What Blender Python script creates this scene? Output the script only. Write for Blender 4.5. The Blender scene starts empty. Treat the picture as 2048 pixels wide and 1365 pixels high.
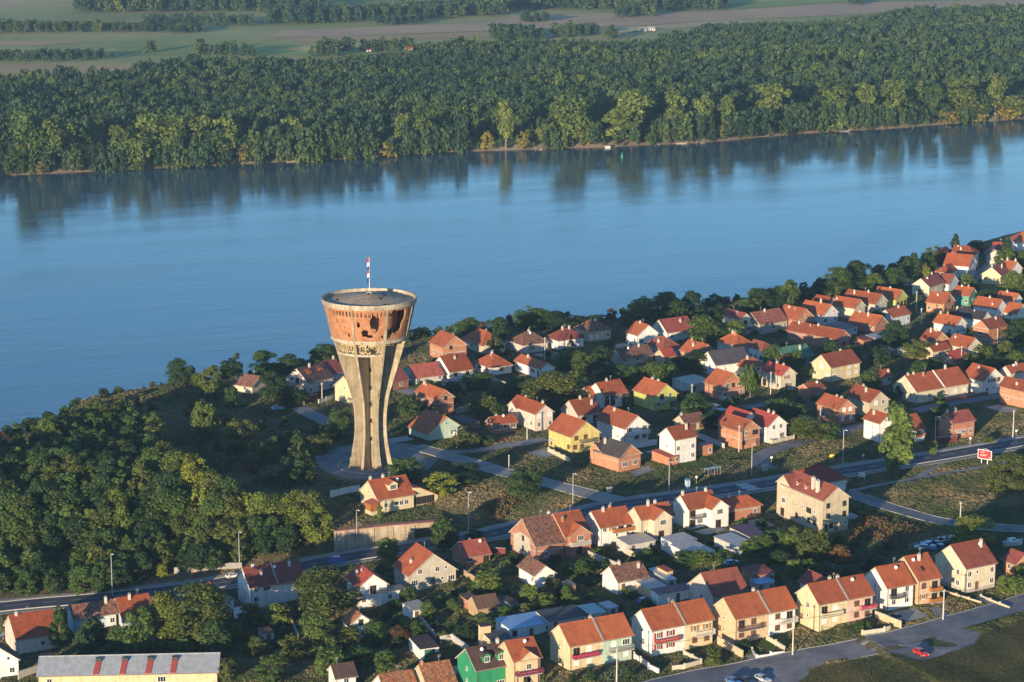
import bpy, math, random
import numpy as np
from mathutils import Vector, Matrix, Euler
R = math.radians
scene = bpy.context.scene
# =============================================================== camera, light, exposure
CAM_H, PITCH = 180.0, 12.163
cam = bpy.data.cameras.new('camera'); cam_ob = bpy.data.objects.new('camera', cam)
scene.collection.objects.link(cam_ob); scene.camera = cam_ob
cam_ob.location = (0, 0, CAM_H); cam_ob.rotation_euler = (R(90 - PITCH), 0, 0)
cam.sensor_width = 36; cam.lens = 36 * 4700 / 2048; cam.clip_start = 1; cam.clip_end = 30000
SUN_EL, SUN_AZ = 6.6, 24.0                       # the sun stands behind the camera, SUN_AZ degrees to its left
world = bpy.data.worlds.new('World'); scene.world = world; world.use_nodes = True
wn = world.node_tree; bg = wn.nodes['Background']
sky = wn.nodes.new('ShaderNodeTexSky'); sky.sky_type = 'NISHITA'; sky.sun_disc = False
sky.sun_elevation = R(SUN_EL); sky.sun_rotation = R(180 + SUN_AZ); sky.altitude = 100; sky.air_density = 1.0; sky.dust_density = 0.2; sky.ozone_density = 4.0
wn.links.new(sky.outputs[0], bg.inputs[0]); bg.inputs[1].default_value = 0.15
sun = bpy.data.lights.new('sun', 'SUN'); sun.energy = 4.0; sun.angle = R(0.6); sun.color = (1.0, 0.79, 0.52)
sun_ob = bpy.data.objects.new('sun', sun); scene.collection.objects.link(sun_ob)
sun_ob.rotation_euler = (R(90 - SUN_EL), 0, R(-SUN_AZ))
vs = scene.view_settings; vs.view_transform = 'Standard'; vs.look = 'None'; vs.gamma = 1; vs.use_curve_mapping = False; vs.exposure = 1.12
scene.render.engine = 'CYCLES'
cy = scene.cycles; cy.use_denoising = True; cy.max_bounces = 6; cy.diffuse_bounces = 3; cy.glossy_bounces = 3; cy.transmission_bounces = 3; cy.volume_bounces = 0; cy.transparent_max_bounces = 4
cy.caustics_reflective = False; cy.caustics_refractive = False

# =============================================================== survey data (metres; camera foot = origin, y away from the camera)
ROAD = [[-165.8,560.2,-15],[-148.9,567.9,-14.2],[-131.2,574.3,-13.3],[-102.5,576.4,-11.6],[-73.8,582.9,-9.8],[-47.5,595.7,-7.6],[-27.5,601.7,-6.0],[-3.4,606.1,-3.6],[29.2,623.7,-0.6],[62.7,636.7,0],[94.5,655.8,0],[118.9,668.6,0],[154.2,689.5,0],[201.1,718.8,0]]
BLUFF = [[-213.3,634.2],
[-178.8,663.5],
[-162.2,680.7],
[-150.7,697.4],
[-142.5,718.8],
[-135.2,749.9],
[-114.7,767.1],
[-97.6,779.0],
[-80.0,789.7],
[-66.1,810.4],
[-32.0,844.3],
[-4.5,859.5],
[33.4,873.4],
[58.8,884.8],
[83.8,906.5],
[127.7,942.1],
[164.1,978.2],
[188.7,1020.8],
[237.9,1078.3],
[321.6,1173.1],
[467.2,1301.6]]
SHORE = [[-487.7,1316.5],
[-391.7,1378.8],
[-310.0,1412.1],
[-267.4,1427.2],
[-223.8,1442.6],
[-179.6,1460.6],
[-134.1,1476.7],
[-87.8,1498.0],
[-40.4,1522.3],
[8.5,1532.2],
[58.1,1544.8],
[102.1,1560.2],
[126.0,1568.0],
[198.9,1616.5],
[273.4,1650.4],
[333.1,1685.8],
[372.2,1704.0],
[521.2,1777.7],
[759.4,1902.6]]
BAYS = [[[75.5,503.0],[83.6,505.2],[87.2,502.5],[90.2,498.2],[93.3,499.0],[105.3,507.3],[108.2,515.4],[99.4,521.4],[89.3,515.3],[77.6,510.6]],[[41.2,486.8],[46.4,496.8],[58.1,502.3],[69.9,506.6],[70.6,501.3],[64.3,497.4],[61.0,493.0],[60.7,485.5]]]
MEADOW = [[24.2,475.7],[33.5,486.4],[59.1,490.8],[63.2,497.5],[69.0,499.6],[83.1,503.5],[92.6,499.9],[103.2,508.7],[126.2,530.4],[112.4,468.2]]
ZEBRA = [[70.0,639.5],[0,0]]
HOUSES = [['cream and mint semi-detached house','with a crimson flower balcony',18.0,508.5,-3.9,28.3,17.0,5.05,5.99,9.8,'cream','orange',{'wall2': 'mint','fw': 0.52,'N': 'bb.bb/Db.bW','V': 's/s','bal': [('N',1,0.03,0.42,'crimson'),('N',1,0.62,1.0,'grey')],'chim': [(0.5,-0.1,0.8)]}],
['white semi-detached house','with a red balcony and red shutters',37.1,518.0,-3.58,29.0,17.4,4.9,6.11,9.8,'white','orange',{'wall2': 'cream','fw': 0.53,'N': 'rr.kk/rr.oo','V': 's/s','bal': [('N',1,0.03,0.42,'red'),('N',1,0.68,1.0,'white')],'chim': [(0.52,-0.12,0.9)]}],
['peach and white semi-detached house','with dark brown balcony',56.6,523.7,-2.53,29.1,17.7,5.15,5.92,9.8,'peach','orange',{'wall2': 'white','fw': 0.55,'N': 'kk.kk/Dk.kD','V': 's/s','bal': [('N',1,0.03,0.42,'brown'),('N',1,0.72,1.0,'white')],'chim': [(0.5,-0.1,1.0)]}],
['cream and pink semi-detached house','with a pink flowered balcony on the right',76.0,528.2,-0.85,28.2,16.2,4.95,6.07,9.8,'cream','orange2',{'wall2': 'pink','fw': 0.52,'N': 'bb.kk/Db.kD','V': 's/w','bal': [('N',1,0.02,0.4,'cream'),('N',1,0.74,1.03,'rose')],'chim': [(0.42,-0.1,0.9),(0.56,-0.1,0.9)]}],
['white house joined to an apricot one','with an iron balcony and blue shaded side',90.1,537.4,0.01,27.1,8.4,5.2,5.58,9.5,'white','orange2',{'N': 'ww/Dw','V': 's/s','bal': [('N',1,0.08,0.62,'dark')],'chim': []}],
['apricot house with wooden balconies','joined to the white house on its left',97.1,541.8,0.07,28.3,7.3,6.05,6.04,10.6,'peach','orange2',{'N': 'oD/kD','V': '.','bal': [('N',1,0.5,1.0,'wood'),('N',0,0.5,1.0,'wood')],'chim': [(0.5,0.22,1.5)],'roofwin': [(0.45,0.55)]}],
['cream detached house with outside stairs','and a sunken garage,at the right edge',111.2,552.1,-0.08,31.1,10.3,6.05,6.24,10.8,'cream2','redbrown',{'N': 'wd.w/ws.w','V': '.w/.w','chim': [(0.82,0.28,1.8)],'plinth': 1}],
['bright green house','with two eyebrow dormers in a dark roof',-6.5,499.1,-6.71,28.4,8.9,5.05,5.79,9.6,'green','darkbrown',{'N': 'WW','V': 's/s','dorm': [(0.4,0.72),(0.8,0.72)],'chim': [(1.0,0,0.9)]}],
['pale house with maroon balcony','joined to the bright green house',1.5,498.2,-4.92,27.1,7.4,4.55,6.17,9.6,'peach','orange',{'N': 'DD/..','V': '.','xg': [(0.52,4.6,0.5)],'bal': [('N',1,0,1,'maroon')],'chim': []}],
['old orange tiled house cut off','by the bottom edge left of the green house',-17.5,499.8,-8.86,24.6,7.6,5.35,3.47,7.5,'beige','oldorange',{'N': 'ww','chim': [(0.02,0,0.6)]}],
['low orange tiled house half hidden','by the bottom edge of the picture',-26.1,498.0,-9.57,24.9,8.3,4.6,3.03,6.5,'white','oldorange',{'N': 'ww','chim': []}],
['small white house with dark roof','at the bottom edge among garden trees',-38.7,508.0,-9.81,22.4,5.6,3.2,2.79,5.2,'white','darkbrown',{'N': 'w','chim': []}],
['long cream building with grey metal roof','and four red roof vents',-88.3,515.5,-11.23,3.5,41.6,5.95,3.35,6.0,'cream','metal',{'N': 'w....W..','vents': [0.325,0.47,0.61,0.745],'chim': []}],
['pinkish house under a big orange roof','left of the long metal-roofed building',-116.9,543.8,-12.76,26.5,10.9,5.95,3.72,8.2,'pinkwhite','orange3',{'N': '..w.','V': 'w/s','chim': [(0.17,0.03,0.8)]}],
['white gabled house','cut off by the bottom left corner',-120.7,523.5,-13.28,-73.0,5.5,4.95,4.27,8,'white','darkbrown',{'V': 'W.w/w.s','N': 'w','chim': []}],
['old long house with mossy brown roof','beside the main road at the lower left',-104.1,555.0,-11.98,25.6,11.5,3.49,3.57,6.2,'bluewhite','oldbrown',{'N': '..W.w','V': '.','chim': [(0.8,0.15,1.4)]}],
['low house with worn orange roof','joined to the mossy-roofed house',-94.6,558.4,-11.39,26.2,8.7,4.7,2.66,6.2,'bluewhite','orange3',{'N': 'w.w','V': '.','chim': [(0.4,0.15,1.3)]}],
['white two-family house beside the road','with dull red roof and grey parting ridge',-61.0,568.9,-9.23,26.4,15.3,5.2,5.08,9,'white','reddull',{'fw': 0.5,'N': 'w.b.w/wW.bw','V': '.','chim': [(0.18,0.02,0.8),(0.28,0.4,1),(0.8,0.2,1.2)]}],
['small red roofed outhouse','between the big olive tree and white two-family house',-74.4,564.7,-10.09,-62.6,10.9,3.2,2.59,5,'white','reddull',{'N': 'w','chim': [(0.6,0,0.8)]}],
['white house with raspberry red roof','right of the big olive tree',-36.4,562.9,-7.98,-66.7,10.0,4.15,5.27,8.4,'white','red',{'V': 'w.s/.D.','N': 'w.w','chim': [(0.4,0.55,1.2)]}],
['large grey-plastered gabled house','with a wide orange roof',-22.2,573.1,-6.37,-63.6,10.7,6.85,3.84,9,'greycream','orange2',{'V': 'W.dsW/w.ws','N': 's.s','chim': [(0.55,0.6,0.8)]}],
['low brick house with corner porch','beside the road,right of the large gabled house',-10.6,585.5,-4.65,28.6,7.9,4.2,2.44,5.6,'brick','redlight',{'N': 'W.D','V': '.','chim': [(0.5,-0.2,0.6)]}],
['big brick house with old mottled roof','and a bare plaster patch on its gable',6.5,587.9,-3.32,27.2,8.9,7.55,4.31,10,'brick','oldbrown',{'N': '.w.d/...','V': 'h/h','chim': [(0.9,-0.05,1.0)],'patch': 1}],
['brick house with big balcony gable','joined to the mottled-roofed brick house',14.2,590.6,-2.9,29.2,8.2,6.3,5.25,10,'brick','orange',{'N': '.w.g/...','V': '.','xg': [(0.55,6.2,0.8)],'bal': [('N',1,0.1,0.9,'white')],'chim': [(0.2,0.35,1)]}],
['white house with orange wood balcony doors','second from the left in its road row',25.4,596.2,-1.86,30.2,10.9,4.65,4.7,8.2,'white','orange2',{'N': '.ss/woDD','V': 's/s','bal': [('N',1,0.35,1,'wood')],'chim': [(0.32,0.1,1.1),(0.55,-0.05,0.9)]}],
['cream house with front cross gable','third in its row by the road',36.7,597.1,-1.0,30.2,11.0,3.6,5.49,8.2,'cream2','orange',{'N': 'w..w','V': 's','xg': [(0.52,5.6,2.2)],'chim': [(0.4,0.05,1.4),(0.62,-0.05,1)]}],
['white house with projecting right wing','and small iron balcony',49.2,605.6,-0.58,30.3,10.3,4.2,5.44,8.6,'white','orange',{'N': 'DW../D...','V': '.','xg': [(0.8,5.6,3.0)],'bal': [('N',1,0.05,0.5,'dark')],'chim': [(0.05,0,1),(0.8,0,0.8)]}],
['low orange hip roofed porch house','left of the big beige building',59.7,610.7,-0.5,29.0,8.7,3.2,3.39,5.8,'brick','orange2',{'hip': 'b','N': 'D.w','chim': [(0.35,-0.05,0.9)]}],
['big beige unfinished building','with three storeys and dark empty windows',80.9,604.2,0.16,-61.5,19.8,4.4,8.88,12.2,'beige','redbrown',{'V': 'dhdss/h.h/h.h','N': '..hshh./.sssHs.','xg': [(0.08,6.5,0.3)],'chim': [(0.62,0.55,3.0),(0.74,0.62,3.0)],'dormh': [(0.3,0.7),(0.5,0.72)]}],
['red hip roofed house','hidden behind the big beige building',85.5,637.0,-0.04,31.5,4.9,4.95,3.27,7,'white','red',{'hip': 'ab','N': '.','chim': []}],
['bright yellow house with brown shutters','and a balcony facing right',18.6,683.8,-0.03,-57.0,13.0,5.5,5.16,9.3,'yellow','orange2',{'V': 'kk.k/kk.','N': 'd..k','bal': [('V',1,0.28,0.8,'brown')],'chim': [],'awn': 1}],
['new brick house with dark grey roof','and a glazed terrace',30.7,662.5,-0.01,-49.8,11.8,4.55,4.17,7.6,'brick2','darkgrey',{'V': 'WW','N': '.','xg': [(0.1,5.0,0.0)],'chim': [(0.2,0.35,1.4)]}],
['white house with wide upper balcony','behind the new brick house with dark roof',33.6,694.1,0.0,-55.9,15.4,4.8,5.18,8.8,'white','orange',{'V': '.WW/WbW','N': '.s','bal': [('V',1,0,1,'white')],'chim': [(0.3,0.15,0.9)]}],
['tall white house with brick annexes','above the bus shelter',48.8,669.5,-0.1,34.8,8.9,4.0,7.39,10.4,'white','orange2',{'N': 'w.w/w.w','V': 's/s','chim': [(0.72,0.35,1.6)]}],
['brick house with open boarded gable','joined to a white house on its right',68.5,687.9,-0.04,-54.7,11.7,4.0,5.39,8.4,'brick2','orange',{'V': 'h..d/wH','N': '.','chim': [],'roofwin': [(0.15,0.5)]}],
['red roofed house half hidden','behind the boarded-gable brick house',69.8,698.4,0.0,-54.7,10.0,4.95,4.47,8.2,'white','red',{'N': 'w','chim': []}],
['white house with low white front wall','beside the branch street',77.3,694.9,0.05,-55.9,11.6,4.15,5.07,8.2,'white','red',{'V': 'bW/ww','N': '.w','chim': [(0.6,-0.03,0.9),(0.8,-0.03,0.8)]}],
['lime green and white house with garage','in the middle of the town',46.1,735.7,0.01,-56.7,12.2,4.85,4.75,8.4,'lime','orange',{'V': 'w.g/Dw','N': '..s','bal': [('V',1,0,0.45,'white')],'chim': [(0.33,-0.05,0.8),(0.6,-0.05,0.8)]}],
['white house with pillared brown porch','left of the lime green house',30.9,738.0,0.2,34.9,10.0,4.65,4.1,7.6,'white','orange2',{'N': 'DD.D/kD.D','V': '.','bal': [('N',1,0.3,1,'brown')],'chim': [(0.45,-0.02,0.8)]}],
['small cream house with white gable trim','at the left of the pillared porch house',25.6,738.1,0.16,33.3,5.5,3.3,3.51,6.0,'cream2','orange2',{'N': 'w','V': '.','chim': []}],
['pale house with two white chimneys','behind the bright yellow house',21.7,716.7,-0.18,32.9,9.5,5.1,3.36,7.2,'pinkwhite','orange2',{'N': 'DD','V': 's','chim': [(0.45,0,0.9),(0.75,0.45,1.6)]}],
['pinkish white house with white window blinds','left of the bright yellow house',5.9,710.7,0.18,-57.4,16.0,3.55,5.32,8,'pinkwhite','orange2',{'V': 'w.w/b.b','N': '..w','xg': [(0.25,4.5,1.2)],'chim': [(0.3,-0.05,0.7),(0.9,-0.05,1)]}],
['low brick bungalow with bare blocks','behind the street fence',-3.2,703.4,0.04,29.2,8.9,2.75,2.83,4.9,'brick','orange2',{'N': 'WwW','V': '.','chim': [(0.3,-0.1,0.6)]}],
['pale mint house with steep orange roof','just right of the tower',-23.2,698.8,-0.07,-56.4,12.4,6.8,2.3,7,'mint','orange',{'V': '.W/s','N': '.s','chim': [(0.5,-0.05,0.6)]}],
['bare brick house with concrete bands','right of the tower,above the mint house',-24.8,733.0,0.0,-55.6,13.8,3.45,4.6,7.2,'brick','orange',{'V': '../h','N': 'h.h','chim': [(0.1,0.1,1)]}],
['long low house with plain red roof','right of the tower drum',-30.2,773.1,-0.19,28.6,11.4,5.35,2.3,5.8,'greywhite','redlight',{'N': 'w..w','V': '.','chim': []}],
['white house with leaning porch','right of the long low red-roofed house',-20.3,779.7,-0.24,35.1,10.2,6.05,2.94,7.5,'white','orange3',{'N': 'kk/.','V': '.','chim': [(0.5,0.25,0.8)]}],
['two-storey raw brick house','nearest the river just right of the tower',-22.5,807.7,0.16,-60.2,11.4,4.9,4.91,8.6,'brick2','orange',{'V': 'gW/h.','N': 'ww/.','chim': [(0.8,-0.05,0.6)]}],
['cream house with pointed hip roof','beside the dark cypress',-10.3,821.7,-0.06,-58.7,5.6,5.1,3.16,7,'cream2','orange',{'hip': 'ab','N': 'w','V': 'w','chim': [(0.7,-0.1,0.6)]}],
['brown hip roofed house with antenna','and red flowered windows',5.9,820.5,-0.3,31.4,1.8,4.85,3.35,7,'pinkwhite','oldbrown',{'hip': 'ab','N': '.o.w','chim': [(0.5,0,0.6)]}],
['white cottage with red hip roof','in front of the cypress',-6.4,784.5,0.22,-56.6,2.2,4.5,2.81,6.2,'white','orange2',{'hip': 'ab','N': 'kk','V': 'k','chim': [(0.1,0,0.7)]}],
['low white house with two red doors','left of the big walnut tree',7.6,781.7,0.23,-56.5,16.8,3.2,3.35,5.2,'white','orange',{'N': 'w..rd','V': '.','chim': [(0.3,0.1,0.9)]}],
['white house with faded red hip roof','beside the bright green thuja',19.1,825.2,0.07,31.6,3.4,4.15,3.47,6.6,'white','reddull',{'hip': 'ab','N': 'b.w','V': 's','chim': [(0.1,0.05,1.2),(0.95,0.05,1)]}],
['peach house with wide brown hip roof','on the bluff edge',29.6,839.2,-0.06,32.0,0.9,4.82,3.97,7.6,'peach','oldbrown',{'hip': 'ab','N': 'bb.w','V': 'r','chim': []}],
['white house with half orange roof','left of the white dull-red-roofed house',47.0,831.6,-0.09,-59.7,8.5,4.75,4.02,7.6,'white','orange',{'V': 'W.s','N': '.w','chim': [(0.4,0.05,0.7)]}],
['white house with dull red roof','left of the light green walnut tree',58.8,840.9,0.02,33.3,13.1,5.35,3.37,7.4,'white','reddull',{'N': 'w.W','V': 's/s','chim': [(0.65,0.35,1)]}],
['brown hip roofed house','in the shade below the white dull-red-roofed house',53.4,812.5,-0.15,-56.6,3.0,4.35,3.32,6.6,'greywhite','redbrown',{'hip': 'ab','N': 'w','V': 'w','chim': [(0.6,0.5,1)]}],
['long old house with half mossy roof','below the peach hip roofed house',41.7,800.8,-0.11,32.8,13.9,4.1,2.51,5.6,'beige','oldbrown',{'N': 'w.w.w','V': '.','chim': [(0.7,0.1,1)]}],
['small house with bright red roof','right of the long old mossy-roofed house',53.5,799.4,0.06,33.2,5.5,3.2,2.59,5,'peach','red',{'N': '.','V': 's','chim': []}],
['brick house with dark shutters','below the light green walnut tree',64.9,801.4,-0.04,-52.9,10.5,4.35,3.72,7,'brick2','orange',{'V': 's./.','N': '.w','chim': [(0.2,0,0.8),(0.45,0.4,1.2)]}],
['white house with slate grey roof','and tall slit windows',73.0,784.9,-0.04,28.7,14.8,5.2,4.08,8,'white','slate',{'N': 's..s','V': '.sss/w...','chim': []}],
['house with wide orange pyramid roof','behind the slate grey roof',78.9,812.3,0.06,-54.5,3.3,4.1,4.31,7.4,'greywhite','orange',{'hip': 'ab','N': 'w','V': '.','chim': [(0.1,0,1),(0.6,0.1,1.2)]}],
['white house with three dark windows','right of the slate grey roof',86.3,803.7,0.11,-54.3,5.5,3.0,4.54,6.8,'white','redbrown',{'hip': 'b','N': 'www','V': '.','chim': []}],
['low cream house with small hip roof','in front of the slate roofed house',80.9,782.7,-0.17,34.3,2.6,3.2,3.19,5.6,'cream2','orange2',{'hip': 'ab','N': '.w','V': 'w','chim': [(0.1,0.1,1.1)]}],
['red brick house with tall narrow windows','left of the weeping willow',69.8,750.3,-0.16,-56.6,9.6,5.35,4.47,8.5,'brick2','orange',{'V': 'W.w/WhW','N': '.','chim': [(0.5,-0.05,0.7)]}],
['cream house with one narrow red window','right of the weeping willow',88.6,761.2,0.1,-56.1,11.2,3.5,5.36,8,'cream2','red',{'V': '.kw./.r..','N': 'D.w','chim': [(0.4,-0.05,0.8),(0.7,-0.05,0.7)]}],
['small brick outbuilding with twin orange roofs','below the big cream house',98.4,751.3,0.12,35.7,7.3,3.2,2.3,4,'brick','orange2',{'N': 'w','V': '.','chim': []}],
['big cream house with iron stairs','right of the green-roofed house',109.8,776.9,0.2,38.0,14.7,4.95,4.87,8.6,'cream','orange2',{'N': 'b.bb/s.bb','V': 'w.b/b','chim': [(0.65,-0.05,0.7)]}],
['house with green metal roof','hidden behind willows',96.9,795.1,-0.07,34.0,13.2,4.45,3.65,7,'darkgreen','green',{'N': 'w.w','V': '.','chim': [(0.68,0.35,1.3)]}],
['long brick house with broad orange roof','above the green-roofed house',110.8,831.6,-0.09,-45.0,23.9,3.87,3.68,6.6,'brick','orange2',{'V': 'h','N': 'w..w','chim': [(0.15,0.15,1),(0.5,0.0,0.6)]}],
['cream gabled house with faded red roof','right of the light green walnut tree',83.1,851.7,-0.18,-55.7,11.0,2.9,5.81,8,'cream2','reddull',{'V': 'w.W/D','N': 'w','bal': [('V',1,0.3,1,'white')],'chim': []}],
['pale house with patched red tiles','second from the faded red roof',94.0,855.4,-0.08,38.1,14.8,5.15,3.52,7.4,'greycream','patchy',{'N': '..www','V': '.','chim': [(0.45,0.1,1)]}],
['orange roofed house with brick gable','right of the patched red tiles',105.8,860.9,0.06,-48.9,11.0,5.1,3.76,7.6,'brick2','orange',{'V': 'h/s','N': '.','chim': [(0.3,0.15,0.6)]}],
['white gabled house with one dark loft window','first of the four on the bluff terrace',115.5,869.2,0.03,-46.3,12.7,4.8,3.98,7.6,'white','orange',{'V': 'W.w/.s','N': 'w','chim': [(0.6,0,1.4)]}],
['house with shaded brown-red roof','second of the four on the bluff terrace',120.0,883.5,-0.24,-47.0,8.9,4.63,3.91,7.4,'white','orange3',{'N': 'w','V': '.','chim': []}],
['cream gabled house with two loft windows','third of the four on the bluff terrace',128.1,879.5,-0.03,-42.4,11.9,3.9,4.46,7.4,'cream2','orange',{'V': 'ww/ss','N': '.','chim': [(0.15,0.3,0.6)]}],
['long grey-white gabled house','last of the four on the bluff terrace',135.9,888.0,0.04,-43.0,15.9,4.4,4.68,8,'greycream','orange',{'V': 'WW/sss','N': 'w.w','chim': [(0.25,0.3,1.2),(0.6,0,0.7)]}],
['yellow-green house with arched porch','at the end of the bluff terrace',147.4,899.7,0.15,-40.5,11.3,4.4,3.68,7,'lime','orange',{'V': 'DDD/.','N': 'w','chim': [(0.5,-0.03,0.6)]}],
['low brick house with one tall chimney','below the bluff terrace',132.5,856.2,-0.03,-41.9,12.5,4.55,2.57,6,'brick','orange',{'N': 'w.w','V': '.','chim': [(0.2,0,0.7),(0.55,0.2,1.3)]}],
['low bluish white house','below the arched porch house',144.0,866.6,-0.09,43.3,11.8,3.49,3.57,6.2,'bluewhite','orange2',{'N': '.w.w','V': '.','chim': [(0.65,0.1,0.9)]}],
['cream house with open dark garage','beside the bluff garden',166.9,926.0,0.15,53.9,14.0,4.15,3.87,7,'cream2','redbrown',{'V': '.g./.','N': 'w','chim': [(0.75,-0.05,1)]}],
['small house with red-brown hip end','right of the open dark garage',175.2,934.5,0.11,-37.1,8.3,4.4,3.08,6.4,'bluewhite','redbrown',{'N': '.w','V': '.','chim': []}],
['small white house with dull pyramid roof','in front of the big bluff-edge house',181.0,959.9,-0.22,57.9,6.5,3.3,3.51,6,'white','orange3',{'hip': 'ab','N': '.w','V': 'w','chim': []}],
['tall house with blue-shaded gable','at the far right bluff edge',187.0,965.6,-0.01,-28.6,11.4,5.4,4.93,9,'white','orange2',{'V': 'w./w','N': '.','chim': []}],
['house with broad orange hip roof','behind the tall blue-gabled house',191.4,986.7,-0.08,-27.5,6.8,3.65,6.25,9,'white','orange2',{'hip': 'b','N': '.','V': '.','chim': [(0.55,0.5,1)]}],
['house with dark maroon roof','at the far end of the upper street',207.9,997.2,-0.18,-99.7,13.2,3.87,3.68,6.6,'greywhite','maroon',{'N': 'w','V': '.','chim': []}],
['tiny red roofed house with white gable','behind the dark maroon roof',212.6,1011.7,0.01,-11.2,5.5,3.95,3.02,6,'white','red',{'N': 'w','V': '.','chim': []}],
['white house with steep hip roof','cut off by the upper right edge',227.0,1026.5,-0.24,-4.5,1.8,4.95,4.77,8.5,'white','orange',{'hip': 'ab','N': 'wb.w','V': 'w','chim': []}],
['orange roofed cream and mint house','cut off by the right edge,below the hip roof',219.2,985.7,-0.02,-21.3,5.5,4.95,3.27,7,'cream2','orange',{'N': 'w.w','V': 'W','chim': []}],
['cream gable house on the upper street','with a dark red side roof',200.9,953.6,0.1,59.0,18.9,4.45,3.65,7,'cream','redbrown',{'V': 'w.w','N': '.','chim': [(0.4,0.4,1.5),(0.02,0,0.8)]}],
['orange roofed house with pale blue wall','behind the cream gable house on the upper street',206.6,957.0,0.15,-45.2,5.5,4.82,3.97,7.6,'white','orange',{'N': 'w','V': '.','chim': [(0.1,0,1),(1,0,1)]}],
['sea green house','beside the upper street',177.5,904.8,-0.03,-36.4,7.9,3.85,3.9,6.8,'turq','orange',{'V': 's','N': 'w.w','chim': [(0.35,0,0.5),(0.7,0,0.8)]}],
['white house with pale blue gable','right of the sea green house',192.7,894.3,0.11,-40.2,8.3,3.77,3.66,6.5,'white','orange',{'V': 's','N': '.','chim': [(0.4,0,0.6)]}],
['house with wide plain orange roof','below the sea green house',182.0,878.5,-0.13,-39.9,10.6,4.05,4.55,7.6,'white','orange',{'V': '.w/.','N': '.W','chim': [(0.5,-0.03,0.7),(0.75,0.6,0.5)]}],
['apricot brick house with double gable','left of the sea green house',165.3,889.6,-0.11,-36.8,8.3,4.8,3.98,7.6,'apricot','orange',{'V': 'h.h/h','N': 'w.w','chim': [(0.45,0.3,0.7)]}],
['low orange roofed house','at the right edge behind a dark tree',191.9,878.0,0.05,-40.2,6.2,4.45,2.3,5.6,'white','orange',{'N': 'w','V': '.','chim': []}],
['white and blue house with loft window','above the brick house with a loggia',161.4,848.0,0.01,-45.8,10.5,3.85,4.1,7,'white','orange',{'V': 'ww/s','N': '.w','chim': [(0.1,0,0.8),(0.4,0,0.9)]}],
['long house with blackish roof','between orange roofs at the right',171.6,860.9,0.23,-39.1,13.4,3.65,3.65,6.4,'white','blackroof',{'V': 's','N': '.','chim': [(0.1,0.2,1)]}],
['brick house with open loggia gable','near the right edge',172.7,831.2,-0.09,43.1,11.7,3.9,6.46,9.4,'brick2','orange2',{'V': '.w/W','N': 'w.ww/....','chim': [(0.7,0.2,0.9)]}],
['apricot house with double orange roof','behind rubble walls',150.7,819.6,0.2,-51.7,7.2,4.05,3.95,7,'apricot','orange2',{'N': '.w','V': '.','chim': [(0.35,0.2,1.4),(0.6,0,0.6)]}],
['cream gabled house above the hedge','right of the double orange roof',159.8,811.3,0.07,-52.0,10.1,4.3,3.76,7,'cream2','orange2',{'V': '.s','N': '.w','chim': [(0.2,0.3,0.6)]}],
['low house with flat orange roof','in front of the double orange roof',149.5,807.3,0.11,35.0,9.1,2.65,3.0,5,'cream2','orange3',{'N': '.w.d','V': 's','chim': []}],
['small shed-like house with red hip roof','in front of the low flat orange roof',153.5,798.1,-0.13,38.3,6.8,3.2,2.3,4.6,'apricot','red',{'N': '.','V': 'w','chim': [],'hip': 'b'}],
['small cream house with carport','left of the long cream double house',122.7,765.8,0.02,37.9,8.4,2.7,2.87,4.9,'cream2','orange2',{'N': 'w.w','V': 'D','chim': [(0.9,0.4,0.8)]}],
['long cream double house with white firewall','beside the upper branch street',137.4,749.9,0.15,33.1,23.7,5.9,3.75,8.2,'cream2','orange2',{'fw': 0.52,'fwc': 'white','N': '.WW.bb/.....','V': '.s/.','chim': [(0.06,0,0.6),(0.16,0,0.6),(0.3,0.2,1.2),(0.75,0,1.2)]}],
['white house with brown shuttered gable','right of the long cream double house',155.7,756.6,0.02,-54.8,10.2,5.0,4.83,8.6,'white','orange2',{'V': 'wsk/wrk','N': '.','chim': [(0.4,0.2,0.5)]}],
['house with orange roof','at the right edge behind the big brick house',167.3,761.8,-0.08,35.2,9.7,2.8,5.89,8,'pinkwhite','orange2',{'N': '.','V': '.','chim': [(0.5,0.1,1)]}],
['big new brick house','cut off by the right edge',164.0,737.8,0.04,-52.1,12.6,3.6,5.49,8.2,'brick2','orange2',{'N': '.s..s','V': 'w.w','chim': [(0.5,0.5,0.8)]}],
['brick house with white chimneys and awning','beside the main road',136.0,697.5,-0.01,30.4,9.4,3.65,5.05,7.8,'brick','reddull',{'N': '.ww/...','V': './.','chim': [(0.08,0,0.9),(0.42,0,0.9)],'awn': 1}],
['white house left of the poplar','on the branch street corner',111.9,694.3,-0.03,-59.7,8.6,3.4,5.84,8.4,'white','orange2',{'V': '.ss/.w','N': '.','chim': [(0.35,0.35,1.3)]}],
['white house right of the poplar','with small lit windows',121.1,694.7,-0.03,32.2,5.5,4.85,3.75,7.4,'white','orange2',{'N': '.kkr/.k.','V': '.','chim': []}],
['brick house with white blinds','in the bend of the branch street',101.8,717.1,0.02,-58.7,11.5,3.75,4.77,7.6,'brick2','orange',{'V': 'bb/bb','N': 'W.','chim': [(0.5,-0.05,0.6),(0.7,-0.05,0.6)]}],
['beige plaster house with small windows','behind the brick house with white blinds',113.0,726.0,0.12,-58.1,12.2,4.2,5.04,8.2,'beige','orange2',{'V': 'w.w/bw','N': '.','chim': [(0.3,-0.05,0.7),(0.55,0.3,1.3)]}],
['low cream house with rusty brown roof','on the bluff left of the tower',-86.8,757.5,0.15,-31.5,9.2,4.45,2.3,5.2,'cream2','oldbrown',{'N': '..w.','V': '.','chim': [(0.02,0.5,1)]}],
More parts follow.
